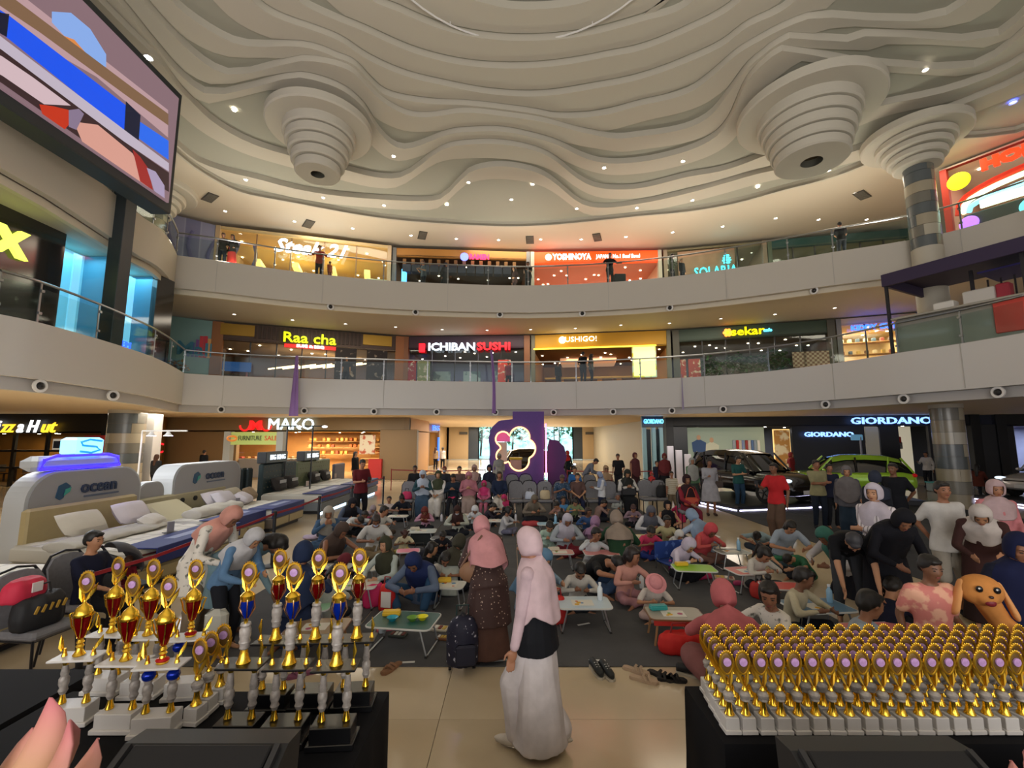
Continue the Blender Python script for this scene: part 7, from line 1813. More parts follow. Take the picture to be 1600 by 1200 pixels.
# ---- cars
def car(x, y, z, rz, c, label, suv=False, L=4.4, W=1.78):
    o = empty('car', (x, y, z), R(rz), label, 'car'); H = 1.68 if suv else 1.50; m = mat(c, .18, .25, coat=.8, spec=.6); gk = mat('#0c0f12', .06, spec=.9)
    hood = .98 if suv else .88; belt = 1.0 if suv else .93; cl = .26
    # front is -Y. stations: y, half width, bottom, top
    stt = [(-.5, .70, .35, .55), (-.485, .80, .28, .68), (-.44, .90, .24, hood - .12), (-.33, .98, cl, hood - .04), (-.20, 1.0, cl, hood), (0, 1.0, cl, belt), (.22, 1.0, cl, belt + .02), (.38, .99, cl, belt + .04), (.46, .94, .28, belt + .02), (.49, .86, .34, belt - .06), (.5, .78, .42, belt - .2)]
    mb = MB(); n = 20; vs = []
    for yy, hw, zb, zt in stt:
        for i in range(n):
            a = 2 * pi * i / n; cx, cz = cos(a), sin(a); e = .42; vs.append((W / 2 * hw * (abs(cx) ** e) * (1 if cx >= 0 else -1), yy * L, (zb + zt) / 2 + (zt - zb) / 2 * (abs(cz) ** e) * (1 if cz >= 0 else -1)))
    N = len(stt); fs = [(k * n + i, k * n + (i + 1) % n, (k + 1) * n + (i + 1) % n, (k + 1) * n + i) for k in range(N - 1) for i in range(n)] + [tuple(range(n)), tuple(range((N - 1) * n, N * n))]
    mb.add(vs, fs).obj('car_body', m, o, True)
    cab = [(-.22, .86, belt - .06, belt), (-.10, .82, belt - .06, H - .14), (.0, .80, belt - .06, H - .03), (.14, .79, belt - .06, H), (.30, .78, belt - .06, H - .03), (.40, .76, belt - .06, H - .14), (.475, .80, belt - .06, belt + .04)]
    def cabin(scale, top, name, mm, z0=None):
        mb = MB(); vs = []
        for yy, hw, zb, zt in cab:
            for i, (u, v) in enumerate(((-1, 0), (-.98, .35), (-.9, .78), (-.72, .97), (-.35, 1), (.35, 1), (.72, .97), (.9, .78), (.98, .35), (1, 0))):
                k_ = 1 if v < .5 else .92; vs.append((W / 2 * hw * scale * u * (1.12 - .12 * v), yy * L * (1 if scale <= 1 else 1.0), zb + (zt - zb + (top if v > .5 else 0)) * v))
        n2 = 10; fs = [(k * n2 + i, k * n2 + i + 1, (k + 1) * n2 + i + 1, (k + 1) * n2 + i) for k in range(len(cab) - 1) for i in range(n2 - 1) if (name != 'roof' or (3 <= i <= 5 and 1 <= k <= 4))]
        mb.add(vs, fs).obj(name, mm, o, True)
    cabin(1, 0, 'windows', gk)
    mb = MB(); vs = []
    for yy, hw, zb, zt in cab[1:6]:
        for u, v in ((-.93, .72), (-.74, .97), (-.35, 1.0), (.35, 1.0), (.74, .97), (.93, .72)): vs.append((W / 2 * hw * u * (1.13 - .12 * v), yy * L, zb + (zt - zb + .02) * v + .006))
    mb.add(vs, [(k * 6 + i, k * 6 + i + 1, (k + 1) * 6 + i + 1, (k + 1) * 6 + i) for k in range(4) for i in range(5)]).obj('roof', m, o, True)
    for s in (-1, 1):
        for ya, yb, ta, tb in ((-.215, -.10, .02, .80), (.07, .07, .0, .86), (.29, .31, .0, .86), (.47, .395, .05, .80)):
            q0 = V((s * W / 2 * .93, ya * L, belt - .02)); q1 = V((s * W / 2 * .79, yb * L, belt + (H - belt) * .86)); MB().tube([q0, q1], .035 if ya != .07 else .03, 5).obj('pillar', m if ya != .07 else gk, o)
        for yy in (-.31, .30):
            MB().tube([(s * (W / 2 - .20), yy * L, .33), (s * (W / 2 + .01), yy * L, .33)], .335, 22).obj('tyre', mat('#101012', .8), o, True)
            wmb = MB().tube([(s * (W / 2 - .1), yy * L, .33), (s * (W / 2 + .02), yy * L, .33)], .20, 18); wmb.obj('rim', mat('#8a8c90', .25, .9), o, True)
            for k in range(5): a = 2 * pi * k / 5; MB().tube([(s * (W / 2 + .025), yy * L, .33), (s * (W / 2 + .025), yy * L + .19 * cos(a), .33 + .19 * sin(a))], .018, 4).obj('spoke', mat('#34363a', .3, .8), o)
            MB().lathe([(.36, 0), (.39, .03), (.36, .05)], 22, cap=False, M=Matrix.Rotation(pi / 2, 3, 'Y')).obj('wheel_arch', mat('#101012', .6), o, loc=(s * (W / 2 - .03), yy * L, .34))
        MB().ell((s * W * .40, -.468 * L, hood - .22), (.20, .08, .06), 12, 8).obj('headlight', mat('#d8e6f4', .1, em=1.2), o, True)
        MB().ell((s * W * .42, .475 * L, belt - .10), (.16, .08, .07), 12, 8).obj('tail_light', mat('#a01018', .15, em=.35), o, True)
        MB().ell((s * (W / 2 + .06), -.18 * L, belt + .02), (.10, .06, .06), 10, 8).obj('wing_mirror', m, o, True)
    MB().bbox((0, -.492 * L, .50), (1.1, .05, .22), .02).obj('grille', mat('#0c0c0e', .4), o)
    MB().bbox((0, .497 * L, .60), (.5, .02, .12), .005).obj('number_plate', mat('#c8c8c8', .5), o)
    MB().bbox((0, -.500 * L, .40), (.5, .02, .12), .005).obj('number_plate', mat('#c8c8c8', .5), o)
    return o
def platform(x, y, rz, w_, d, label, lit=True):
    o = empty('car_platform', (x, y, .012), R(rz), label, 'platform'); MB().bbox((0, 0, .09), (w_, d, .16), .01).obj('deck', mat('#1a1c20', .4), o)
    if lit: MB().box((0, -(d / 2 + .005), .035), (w_ * .97, .03, .035)).obj('light_strip', glowb('#dcd8ff', 6), o); MB().box((-(w_ / 2 + .005), 0, .035), (.03, d * .97, .035)).obj('light_strip', glowb('#dcd8ff', 6), o)
platform(8.4, 16.6, 14, 3.6, 3.6, 'black car platform edged with white light strips under the black car')
car(8.7, 16.7, .19, 20, '#0b0c10', 'shiny black suv parked behind the man in teal', True, 4.5, 1.86)
platform(12.5, 17.3, -20, 4.2, 2.2, 'black car platform under the lime green hatchback', False)
car(12.5, 17.3, .19, -112, '#9ccb3a', 'lime green hatchback behind the standing visitors', False, 4.1, 1.70)
platform(19.9, 16.0, 0, 5.0, 2.6, 'platform with a violet light strip under the white car')
car(20.3, 16.6, .19, -80, '#c9c9cc', 'white car cut off by the right edge', False, 4.4, 1.75)
# folding chairs, tub and table near the white car
for k, px in enumerate((1502, 1524)):
    p = gp(px, 772); o = empty('folding_chair', (p.x, p.y, .012), R(-150 + 20 * k), 'white framed folding chair with a blue seat, %s of two by the white car' % ['left', 'right'][k], 'chair'); wf = mat('#c8ccd4', .4)
    MB().bbox((0, 0, .44), (.40, .38, .03), .01).obj('seat', mat('#2c4a7a', .6), o); MB().bbox((0, .19, .78), (.40, .03, .20), .01).obj('backrest', mat('#2c4a7a', .6), o)
    for s in (-1, 1): MB().tube([(s * .2, .24, .88), (s * .2, .1, .44), (s * .2, -.22, 0)], .014, 6).obj('frame', wf, o); MB().tube([(s * .19, -.15, .44), (s * .19, .24, 0)], .014, 6).obj('leg', wf, o)
p = gp(1470, 768); o = empty('storage_tub', (p.x, p.y, .012), 0, 'turquoise lidded plastic tub before the right column', 'box'); MB().bbox((0, 0, .18), (.8, .5, .36), .03).obj('tub', mat('#8a9a9c', .4), o); MB().bbox((0, 0, .38), (.88, .56, .05), .02).obj('lid', mat('#48b0a8', .4), o)
p = gp(1553, 752); o = empty('folding_table', (p.x, p.y, 0), 0, 'white table behind the folding chairs', 'table'); MB().bbox((0, 0, .74), (1.6, .7, .04), .01).obj('top', mat('#c8c4bc', .5), o)
for sx in (-1, 1):
    for sy in (-1, 1): MB().tube([(sx * .7, sy * .3, 0), (sx * .7, sy * .3, .72)], .02, 6).obj('leg', white(), o)
p = gp(1527, 738); o = empty('banner_stand', (p.x, p.y, 0), 0, 'red roll-up banner beside the right column', 'banner'); MB().bbox((0, 0, 1.0), (.55, .05, 1.9), .01).obj('cloth', mat('#9c1420', .6), o); MB().bbox((0, 0, .04), (.6, .25, .06), .01).obj('foot', mat('#444', .5), o)
p = gp(1352, 770); o = empty('sign_pole', (p.x, p.y, .012), 0, 'tall steel pole with a small monitor behind the lime green hatchback', 'pole'); MB().tube([(0, 0, 0), (0, 0, 2.35)], .045, 8).obj('pole', mat('#8a8c98', .35, .6), o, True); MB().bbox((-.15, 0, 2.33), (.5, .06, .25), .02).obj('monitor', mat('#5a8aa8', .4, em=.5), o)
# market tables of clothes before the store
rn = random.Random(21)
for k, (px, py, w_, lab) in enumerate(((1300, 735, 3.0, 'table heaped with folded clothes behind the lime green hatchback'), (1380, 737, 2.0, 'table heaped with white clothes before the store entrance'), (1215, 735, 2.2, 'counter with small goods left before the store'), (1440, 742, 1.4, 'low table with pale clothes beside the walking shopper'))):
    p = gp(px, py); o = empty('clothes_table', (p.x, p.y, 0), R(-8), lab, 'table'); MB().bbox((0, 0, .86), (w_, .8, .05), .01).obj('top', mat('#5a4a3a', .5), o)
    for sx in (-1, 1):
        for sy in (-1, 1): MB().box((sx * (w_ / 2 - .08), sy * .32, .42), (.06, .06, .84)).obj('leg', mat('#2a2624', .5), o)
    for j in range(int(w_ / .3)): 
        q = MB().bbox((-w_ / 2 + .2 + .3 * j, rn.uniform(-.15, .15), .96), (.28, .5, .14 + rn.uniform(0, .12)), .03).obj('folded_garment', mat(rn.choice(['#c8c4cc', '#d8d4d0', '#e04838', '#b0b8c8', '#d89050', '#8a9098', '#e8e4e0']), .8), o)
# ---- purple photo wall with the neon flower hole
Yp = 21.4
pw_ = empty('photo_wall', (gy(808, 720, Yp).x, Yp, 0), 0, 'purple photo wall with a neon outlined flower shaped opening', 'photo wall'); ox = pw_.location.x
def pp(px, py): q = gy(px, py, Yp); return (q.x - ox, q.z)
circ = [(786, 686, 11.5), (812, 683, 15.5), (821, 701, 15.5), (811, 720, 15.5), (787, 712, 11.5), (800, 700, 18)]
def union_r(a):
    cx, cy = 803, 701; best = 0
    for x, y, r_ in circ:
        dx, dy = cx - x, cy - y; b = dx * cos(a) + dy * sin(a); c = dx * dx + dy * dy - r_ * r_; D = b * b - c
        if D >= 0: best = max(best, -b + sqrt(D))
    return cx + best * cos(a), cy + best * sin(a)
NH = 60; hole = [pp(*union_r(2 * pi * k / NH)) for k in range(NH)]
def sq(a):                                     # outer outline reached from the centre in direction a
    cx, cy = 803, 701; best = None; poly = [(850, 643), (850, 762), (775, 762), (768, 735), (764, 720), (766, 705), (763, 685), (768, 668), (780, 657), (801, 655), (801, 643)]
    for i in range(len(poly)):
        x1_, y1_ = poly[i]; x2_, y2_ = poly[(i + 1) % len(poly)]; dx, dy = cos(a), sin(a); ex, ey = x2_ - x1_, y2_ - y1_; den = dx * ey - dy * ex
        if abs(den) < 1e-9: continue
        t = ((x1_ - cx) * ey - (y1_ - cy) * ex) / den; u = ((x1_ - cx) * dy - (y1_ - cy) * dx) / den
        if t > 0 and -1e-6 <= u <= 1 + 1e-6: best = t if best is None else min(best, t)
    return pp(cx + best * cos(a), cy + best * sin(a))
angs = sorted([2 * pi * k / NH for k in range(NH)] + [atan2(y - 701, x - 803) % (2 * pi) for x, y in [(850, 643), (850, 762), (775, 762), (801, 643.01), (801, 655)]])
hol = [pp(*union_r(a)) for a in angs]; ou = [sq(a) for a in angs]; n = len(angs); vs = []
for (x, z), (x2, z2) in zip(hol, ou):
    z2 = max(z2, 0); vs += [(x, 0, z), (x2, 0, z2), (x, .35, z), (x2, .35, z2)]
fs = []
for k in range(n):
    j = (k + 1) % n; a = k * 4; b = j * 4; fs += [(a, a + 1, b + 1, b), (a + 2, b + 2, b + 3, a + 3), (a, b, b + 2, a + 2), (a + 1, a + 3, b + 3, b + 1)]
MB().add(vs, fs).obj('wall_panel', mat('#5b3a8c', .6, noise_=.06), pw_)
MB().tube([(x, -.03, z) for x, z in hole], .038, 8, closed=True).obj('neon_tube', glowb('#ffb878', 3), pw_, True)
q = [pp(px, py) for px, py in ((775, 690), (776, 680), (783, 674), (792, 675), (797, 682), (797, 690))]; MB().add([(x, .2, z) for x, z in q], [tuple(range(6))]).obj('pink_panel', mat('#d0589a', .6, em=.3), pw_)
q = [pp(px, py) for px, py in ((776, 691), (792, 691), (792, 722), (784, 722), (777, 712))]; MB().add([(x, .22, z) for x, z in q], [tuple(range(5))]).obj('pale_panel', mat('#b8b0b0', .6), pw_)
x_, z_ = pp(853, 700); MB().tube([(x_, -.05, .5), (x_, -.05, 3.0)], .04, 6).obj('neon_tube', glowb('#ff5a8a', 6), pw_)
o = empty('purple_cutout', (gy(862, 710, 22.0).x, 22.0, 0), 0, 'dark purple wavy cut-out right of the photo wall', 'decoration'); MB().plate([(-.2, 0), (.6, 0), (.72, .5), (.55, .9), (.72, 1.4), (.6, 1.9), (.3, 2.2), (-.1, 2.25), (-.2, 1.9)], Matrix.Identity(4), .2).obj('panel', mat('#4a2468', .6), o)
o = empty('podium', (gy(806, 725, 24).x, 24, 0), 0, 'cream podium with a yellow cloth seen through the flower hole', 'podium'); MB().bbox((0, 0, .6), (.6, .4, 1.2), .03).obj('stand', mat('#c8a098', .6), o); MB().bbox((0, 0, 1.25), (.7, .5, .12), .02).obj('yellow_cloth', mat('#d8b838', .6), o)
car(1.6, 27.6, 0, 100, '#101418', 'black car far behind the photo wall, seen through its opening', True)
# purple streamers on the lower balcony
for k, (px, y0, y1, w0, w1) in enumerate(((465, 556, 650, .12, .42), (768, 548, 646, .08, .16), (1063, 585, 640, .02, .10))):
    a = gp(px, 590, Z1); X, Y_ = a.x, a.y - .12 if px != 768 else a.y - .3
    zt_ = gy(px, y0, Y_).z; zb_ = gy(px, y1, Y_).z; mb = MB(); vs = []
    for j in range(9):
        f = j / 8; w_ = w0 + (w1 - w0) * f; xx = X + (.06 * sin(f * 3) if k == 1 else 0) + (.12 * f if k == 1 else 0)
        for q in range(5): vs.append((xx + w_ * (q / 4 - .5), Y_ - .05 - .035 * (q % 2), zt_ + (zb_ - zt_) * f))
    mb.add(vs, [(j * 5 + q, j * 5 + q + 1, (j + 1) * 5 + q + 1, (j + 1) * 5 + q) for j in range(8) for q in range(4)]); o = mb.obj('streamer', mat('#8d6aa6' if k < 2 else '#b0a4c0', .7)); o.modifiers.new('s', 'SOLIDIFY').thickness = .01
    tag(o, ['wide purple cloth streamer hanging below the lime green letters', 'thin wavy purple ribbon hanging in the middle of the balcony', 'faint lilac ribbon on the right part of the balcony'][k], 'streamer')
# ================================================================ the crowd
AB = {'hw': 'hijab_walk', 'hj': 'hijab', 'hl': 'hijab_long', 'kh': 'khimar', 'sh': 'short', 'lo': 'long', 'ta': 'tail', 'bu': 'bun', 'pg': 'pigtails', 'to': 'top', 'te': 'tshirt', 'tu': 'tunic', 'dr': 'dress',
      'tr': 'trousers', 'st': 'shorts', 'wi': 'wide', 'sk': 'skirt', 'ms': 'mask', 'ht': 'hat', 'so': 'shoes', 've': 'vest'}
DEF = {'hair': '15110f', 'dark': '1b1e26'}
PAT = {'floral': pattern('noise', '#d8d2c8', '#6a6a62', 16, .62), 'dots': pattern('spots', '#c8b0a0', '#3c2624', 26, .16), 'bluedots': pattern('spots', '#c8d0d8', '#1f3c58', 20, .14),
       'stripes': pattern('stripe_z', '#7d7464', '#cfc8b4', 9, .5), 'pinkplaid': pattern('noise', '#c87870', '#dca68c', 9, .5), 'vstripe': pattern('wave', '#8a8488', '#d2ccd2', 7, .25), 'speck': pattern('noise', '#8a8a90', '#a8a8ae', 30, .5)}
def items(s):
    out = []
    for t in s.split():
        k, c = t.split(':') if ':' in t else (t, '15110f' if t in ('sh', 'lo', 'ta', 'bu', 'pg') else '1b1e26')
        out.append((AB[k], PAT[c] if c in PAT else '#' + c))
    return out
PEOPLE = [
# standing and walking
(820,828,'walk',-112,.95,'hw:cdb4ba to:c8b0b8 ve:15171d wi:cfc8ca sk:cfc8ca so:c8bfb4','woman walking in a long pale pink headscarf, black vest and white skirt'),
(750,811,'stoop',196,.93,'hl:c98f94 dr:dots sk:5a4038 so:2a2220','woman seen from behind in pink headscarf and brown dotted dress'),
(372,798,'stoop',78,1.0,'hj:c48d80 tu:floral wi:8a7a66 so:5a4a40','woman in dusty pink headscarf and flowery white tunic at the left'),
(406,832,'stoop',72,.88,'hj:b8b8bc to:5a7ca0 tr','person in pale grey headscarf and blue top bending beside the flowery tunic'),
(450,847,'bend',84,1.0,'lo dr:6f8a94 tr:3a4650','woman with long black hair and grey blue dress bending towards a table'),
(477,848,'kneel_up',168,.95,'hl:23304e dr:23304e','child in a dark blue headscarf seen from behind, kneeling'),
(568,718,'phone',38,1.04,'sh te:5a1820 tr:14151a so','man in dark red shirt and black trousers standing by the bed display'),
(681,697,'stand',165,.98,'lo:3a2018 to:b8a07c tr so','woman with brown hair and beige top walking away in the far hall'),
(692,697,'stand',175,.98,'ta to:d8d4ce tr so','person in white shirt walking away in the far hall'),
(886,702,'onephone',-60,.98,'hj:c83838 to:1c2c30 sk:1c2c30','woman in a bright red headscarf and dark clothes by the far door'),
(780,717,'stand_b',10,.98,'hj:8a8a88 to:9a9890 sk:7a7a78','person in grey standing before the neon flower opening'),
(935,707,'stoop',80,1.0,'sh to:686c78 tr so','man in grey shirt stooping behind the seated rows'),
(965,704,'stand_b',-20,1.0,'sh te:16181e tr so','broad man in black shirt standing behind the rows'),
(992,704,'stand',15,1.0,'kh:5a3034 sk:3a2226','woman in a long dull maroon headscarf standing near the portal'),
(1038,705,'stand_b',-12,1.0,'hl:6a2c2e to:4a1e22 sk:1c1c20','woman in maroon headscarf holding something red near the white panels'),
(1026,720,'stand',20,.82,'sh to:26283a tr','boy in navy standing left of the woman in maroon'),
(1018,738,'stand',0,.62,'hj:c03a3a to:7a3040 sk','small child in a red headscarf behind the empty chairs'),
(1049,736,'stand',-10,.78,'sh te:stripes st:6e6250','boy in a brown and cream striped shirt standing by the last chair'),
(1081,716,'stand',0,.96,'hl:9a9c98 to:5a7a5c sk:38443c','woman in grey headscarf and green top behind the red dressed woman'),
(1092,711,'stand',30,.92,'hj:a89c98 to:6a6468 sk','woman in pale headscarf farthest back beside the black store'),
(1108,717,'onephone',-8,1.0,'bu:241a18 dr:9a9aa2 so:3a2a24','woman in a light grey dress with a shoulder bag, bare shins'),
(1155,713,'phone',8,1.03,'sh te:23504e tr:27405a so:4a3a34','man in teal shirt and blue jeans looking at his phone'),
(1207,723,'onephone',-62,1.04,'sh te:b8262c wi:5a463a so:4a3428','man in bright red shirt and brown trousers filming with his phone'),
(1275,718,'crossed',-14,1.04,'sh te:8e8a68 tr:1a2230 so','man in beige polo shirt with folded arms'),
(1295,724,'stand',-10,.98,'sh to:20243a tr','person in dark checked clothes half hidden behind the beige polo shirt'),
(1322,729,'stand_b',-30,1.0,'hl:6a6668 to:54545c wi:243444','woman in grey headscarf and grey jacket behind the children'),
(1366,737,'stand',150,.99,'hj:2c3242 to:22262e tr','person in a dark slate headscarf behind the white striped tunic'),
(1363,757,'crossed',-58,1.0,'hj:bcb4c0 tu:vstripe tr:2a2a30','woman in lilac white headscarf and striped tunic with folded arms'),
(1393,723,'behind',-62,1.06,'sh te:12141c tr:2e2c2a so','tall man in navy polo shirt turned to the left'),
(1472,751,'behind',-16,1.03,'sh te:c4c2c0 st:9a948a so','man in a plain white T-shirt, hands behind his back'),
(1556,752,'stand_b',-24,1.0,'hj:b49ca0 tu:c07a80 wi:6a5a50','woman in rose top and greyish pink headscarf at the right'),
(1532,796,'stoop',-44,1.0,'hj:bcb4b0 tu:3c2422 sk:2c1c1c','woman in cream headscarf and dark brown top looking down'),
(1418,804,'stoop',-12,1.0,'kh:11121a dr:11121a sk:11121a','woman in a full black robe and black headscarf looking down'),
(1337,846,'bend',-28,1.02,'sh:2a2a30 te:0e1016 tr:3a3c40','man in black bending forward over the children, head down'),
(1456,868,'stand_b',-6,.83,'sh te:pinkplaid tr:2a2226 so','boy in a pink and peach patterned shirt behind the trophies'),
(1596,838,'hold',-20,.92,'hl:141a3c to:101426 sk:101426','person in dark blue headscarf at the right edge holding a plush puppy'),
(1445,685,'onephone',-70,1.0,'sh to:c0bcb8 tr:1c1e24 so','shopper in a white shirt walking before the black store'),
(1236,700,'stand',40,.98,'hj:7a2428 to:7a2428 tr','woman in dark red behind the black car'),
(1105,699,'stand',10,.85,'sh to:d0ccc8 tr','boy in white in front of the store poster'),
(556,702,'stand',70,1.0,'lo to:17181c tr','woman in black standing before the bakery pier'),
(246,712,'stand',180,.98,'lo:5a3a28 to:3a3c40 tr','woman with long brown hair beside the white pier at the left'),
(320,703,'stand',180,1.0,'sh to:16181c tr','dark haired customer at the bakery counter'),
(292,700,'stand',0,1.0,'sh:d8d0c8 to:c8b8a8 tr','bakery worker in a white cap behind the counter'),
# on chairs
(145,848,'chair',88,.95,'sh te:12162c tr:14151c so','man in navy polo shirt sitting by the stroller at the left'),
(657,733,'chair_phone',8,1.03,'hl:aab4c4 to:26444c sk:3a5068 so:b0b0b0','seated woman in pale blue headscarf and dark teal vest'),
(682,741,'chair',-4,1.0,'hj:3c4230 to:d0ccc8 wi:ccc8c2 so','seated woman in olive headscarf with white top and white trousers'),
(648,729,'chair',160,1.02,'sh to:1a1c22 tr','person in black in the second row behind the pale blue headscarf'),
(690,731,'chair',6,1.0,'sh:6a2a24 ms:b8c4d0 to:2a2c34 tr','person with a face mask in the second row'),
(706,741,'chair_phone',0,.96,'sh to:1c2836 tr','boy in dark navy on a chair of the front row'),
(721,737,'chair',10,1.0,'sh to:6a5450 tr','dark haired person in brownish clothes in the second row'),
(739,732,'chair',-6,1.02,'hj:a88a84 to:5a4a50 tr','woman in beige pink headscarf in the second row'),
(731,742,'chair_phone',4,1.0,'hl:b07480 tu:a86c78 sk:9a8880','seated woman wholly in dusty pink with a big bag'),
(751,752,'chair',0,.78,'hj:c03a70 to:c06484 tr:b86a80','small girl in a hot pink headscarf on a chair'),
(764,731,'chair',-8,1.02,'hl:20263a to:20263a sk','woman in dark navy headscarf in the second row'),
(779,736,'chair',4,1.0,'lo to:1c2740 wi:bcb6ac so','seated woman with black hair, navy top and cream trousers'),
(866,730,'chair',0,.98,'sh to:2c62a0 tr','boy in bright blue in the second row'),
(870,741,'chair_phone',4,.94,'sh:4a3c38 te:bluedots tr:26364a','child in a dark blue dotted shirt on a chair'),
(899,741,'chair',0,.96,'sh te:5a4440 tr:1e2440 so','boy in a brown shirt on a chair of the front row'),
(935,738,'phone',-84,.80,'hj:8490ac to:c2c4c8 sk:1a2036','girl in pale blue headscarf, white blouse and navy skirt standing'),
(948,734,'chair',0,1.0,'hl:a08468 to:8a6a58 tr:2c3c58','seated woman in tan headscarf and brown top'),
(958,729,'chair',0,.98,'sh te:a02c34 tr','person in red with white sleeves in the second row'),
(976,732,'chair_phone',0,1.05,'hj:2a2c28 to:c2c0bc sk:12151a so','seated woman in white blouse with a large black bag on her lap'),
(1076,739,'chair',4,1.03,'hl:2e1a20 to:7e2230 tr:6a2030 so','seated woman in dark red with a dark headscarf and orange bag'),
(1508,722,'chair',150,1.0,'sh to:14161e tr','seated person in black by the right column'),
(1526,725,'chair',120,.98,'lo to:5a2a20 tr','seated person in brown by the red banner'),
# on the carpet, left half
(540,821,'adult_sit',62,1.08,'kh:4c3e38 sk:3a302c','woman in a long dark brown headscarf seated behind the tall trophies'),
(514,794,'adult_phone',24,1.04,'hj:a09a90 dr:3c5674 sk:3c5674','woman in greige headscarf and denim dress sitting with raised hands'),
(553,781,'adult_sit',40,1.0,'hj:1c1c24 to:4a5468 sk:3c4456','woman in black headscarf and slate dress by the light strip'),
(588,807,'adult_sit',18,1.02,'ta:2c2220 ms:a8b4cc te:c6c6c4 tr:8a7a60','woman with face mask and white T-shirt, khaki trousers'),
(601,840,'adult_sit_up',-24,.92,'hj:393a2c to:aab4b0 tr:1c1e26','girl in dark olive headscarf and pale grey green blouse'),
(633,831,'sit_draw',18,.58,'pg:3a1c1c te:d0c8a8 st:c8b870','toddler with a red bow and cream top at the small pink table'),
(568,813,'hunch',60,.88,'sh te:c2c6c8 tr','boy in white leaning far forward left of the masked woman'),
(604,790,'sit_side',64,.80,'sh te:c4c2bc tr:4a4038','boy in white shirt turned to the right in the left rows'),
(608,775,'sit_up',6,.66,'sh te:c4b8b4 tr','small boy in pale shirt at the back left of the carpet'),
(627,775,'adult_sit',0,.90,'bu te:171c28 tr','woman in black V-neck top at the back left of the carpet'),
(584,792,'sit_draw',30,.66,'hj:9a8c90 to:b04a68 tr','small child in pink behind the boy in white'),
(575,800,'sit_draw',80,.66,'sh to:7a94b0 tr','small child in blue stripes beside the slate dress'),
(663,795,'sit_draw',2,.70,'hj:6e342e to:b88aa0 tr','girl in a rust headscarf and pink blouse drawing'),
(697,868,'sit_draw',14,.74,'lo te:c8c4bc tr','girl with long black hair and white top drawing'),
(680,846,'sit_side',60,.72,'lo to:15161c tr','girl with long black hair in black, looking right'),
(642,872,'knees_up',-10,1.05,'hl:1f2c58 to:5a6880 tr:2c4c6c','woman in navy headscarf and denim jacket crouching over paint bowls'),
(527,886,'sit_draw',170,.78,'bu te:b0b4ac tr','child with dark hair and white top seen from behind the trophies'),
(546,868,'sit_draw',120,.66,'hj:6a2a34 to:5a2434 tr','child in a maroon headscarf behind the right tall trophy'),
(714,793,'adult_sit',0,.88,'hj:3a2624 ms:b0b0b8 to:a8aca0 tr','girl in dark brown headscarf with a white face mask'),
(742,793,'sit_draw',0,.72,'hj:cfd0d4 to:b8bcc0 tr','girl in a bright white headscarf in the middle rows'),
(787,775,'adult_sit',-12,.84,'hj:b83462 to:17181e sk','girl in a hot pink headscarf and black dress'),
(797,791,'sit_side',70,.72,'ta to:b8b8bc tr:6a6a80','girl with a black ponytail and white top seen from the side'),
(776,788,'sit_draw',90,.7,'sh to:2a2430 tr','child in black behind the ponytailed girl'),
(693,833,'sit_draw',20,.62,'sh to:1e2028 tr','small child in dark clothes at the dark folding table'),
(722,838,'adult_sit',150,.98,'hj:3c3a30 te:b8beb4 tr','woman in pale green top half hidden behind the brown dotted dress'),
# on the carpet, right half
(836,776,'adult_sit',10,.94,'hl:6c6458 to:7a7064 sk','woman in taupe headscarf before the empty chairs'),
(867,786,'sit_draw',-40,.72,'sh to:a07a70 tr','child in rose brown top leaning over a table'),
(880,775,'sit_up',10,.72,'sh to:4a84b8 tr','child in sky blue before the dotted shirt'),
(900,781,'sit_draw',4,.76,'bu te:7e8a64 tr','girl in a pale green vest drawing at the brown table'),
(921,793,'sit_side',-8,.72,'lo:2a1c1a to:34507c tr','girl with long hair and blue overalls, hand at her chin'),
(888,807,'adult_sit',6,1.0,'hj:b4b0bc to:98a0a8 tr:7a2430','woman in lilac grey headscarf with a crimson bag strap'),
(877,797,'sit_up',180,.82,'bu to:4a403a tr','dark haired child seen from behind, left of the lilac grey headscarf'),
(860,818,'sit_draw',4,.76,'sh to:a4bcae tr:8a9a90','boy in a mint shirt behind the salmon table'),
(935,825,'arm_out',6,.78,'sh to:b8bcc0 tr:a8acae','child in a white long sleeved shirt stretching one arm out'),
(962,801,'adult_sit',175,1.15,'hj:8a7c70 dr:23422c sk:23422c','person in a wide dark green garment seen from behind'),
(931,809,'sit_draw',160,.80,'hj:9a7898 to:8a6a80 tr','child in a mauve headscarf left of the dark green garment'),
(965,770,'sit_up',0,.74,'sh:6a6a70 to:a8aca8 tr','child with a grey cap holding hands to the mouth'),
(948,782,'sit_draw',100,.72,'sh to:8a7068 tr','small child in brown behind the grey capped one'),
(990,791,'sit_draw',-10,.70,'sh:3a1e20 to:8a7480 tr','girl with reddish hair leaning over her drawing'),
(1018,794,'adult_sit',-8,1.0,'hl:585a64 to:b8b8bc tr','woman in slate grey headscarf and white sleeves at the pale yellow table'),
(1043,783,'adult_sit_up',-6,.90,'kh:121218 sk:121218','girl wholly in black headscarf and robe at the back right'),
(1044,806,'sit_side',-30,.76,'sh te:a8a078 tr','boy in a pale yellow shirt turned away'),
(1020,826,'sit_draw',4,.76,'sh te:c03a5c tr:2a3a80','girl with a fringe and bright pink T-shirt'),
(1076,798,'adult_sit',205,1.05,'hl:8094ac to:98a8bc tr:1c2230','woman in a sky blue headscarf seen from behind with a dark strap'),
(1064,832,'sit_draw',8,.64,'hj:c4c4c0 to:a8a8a4 tr','small child in a white knitted hood'),
(1062,777,'sit_up',170,.70,'sh te:b82c5c tr','child in hot pink seen from behind near the red dressed woman'),
(1083,846,'sit_draw',26,.80,'hj:bab0c2 to:c4bccc sk:15161c','girl in a lilac headscarf at the lime green table'),
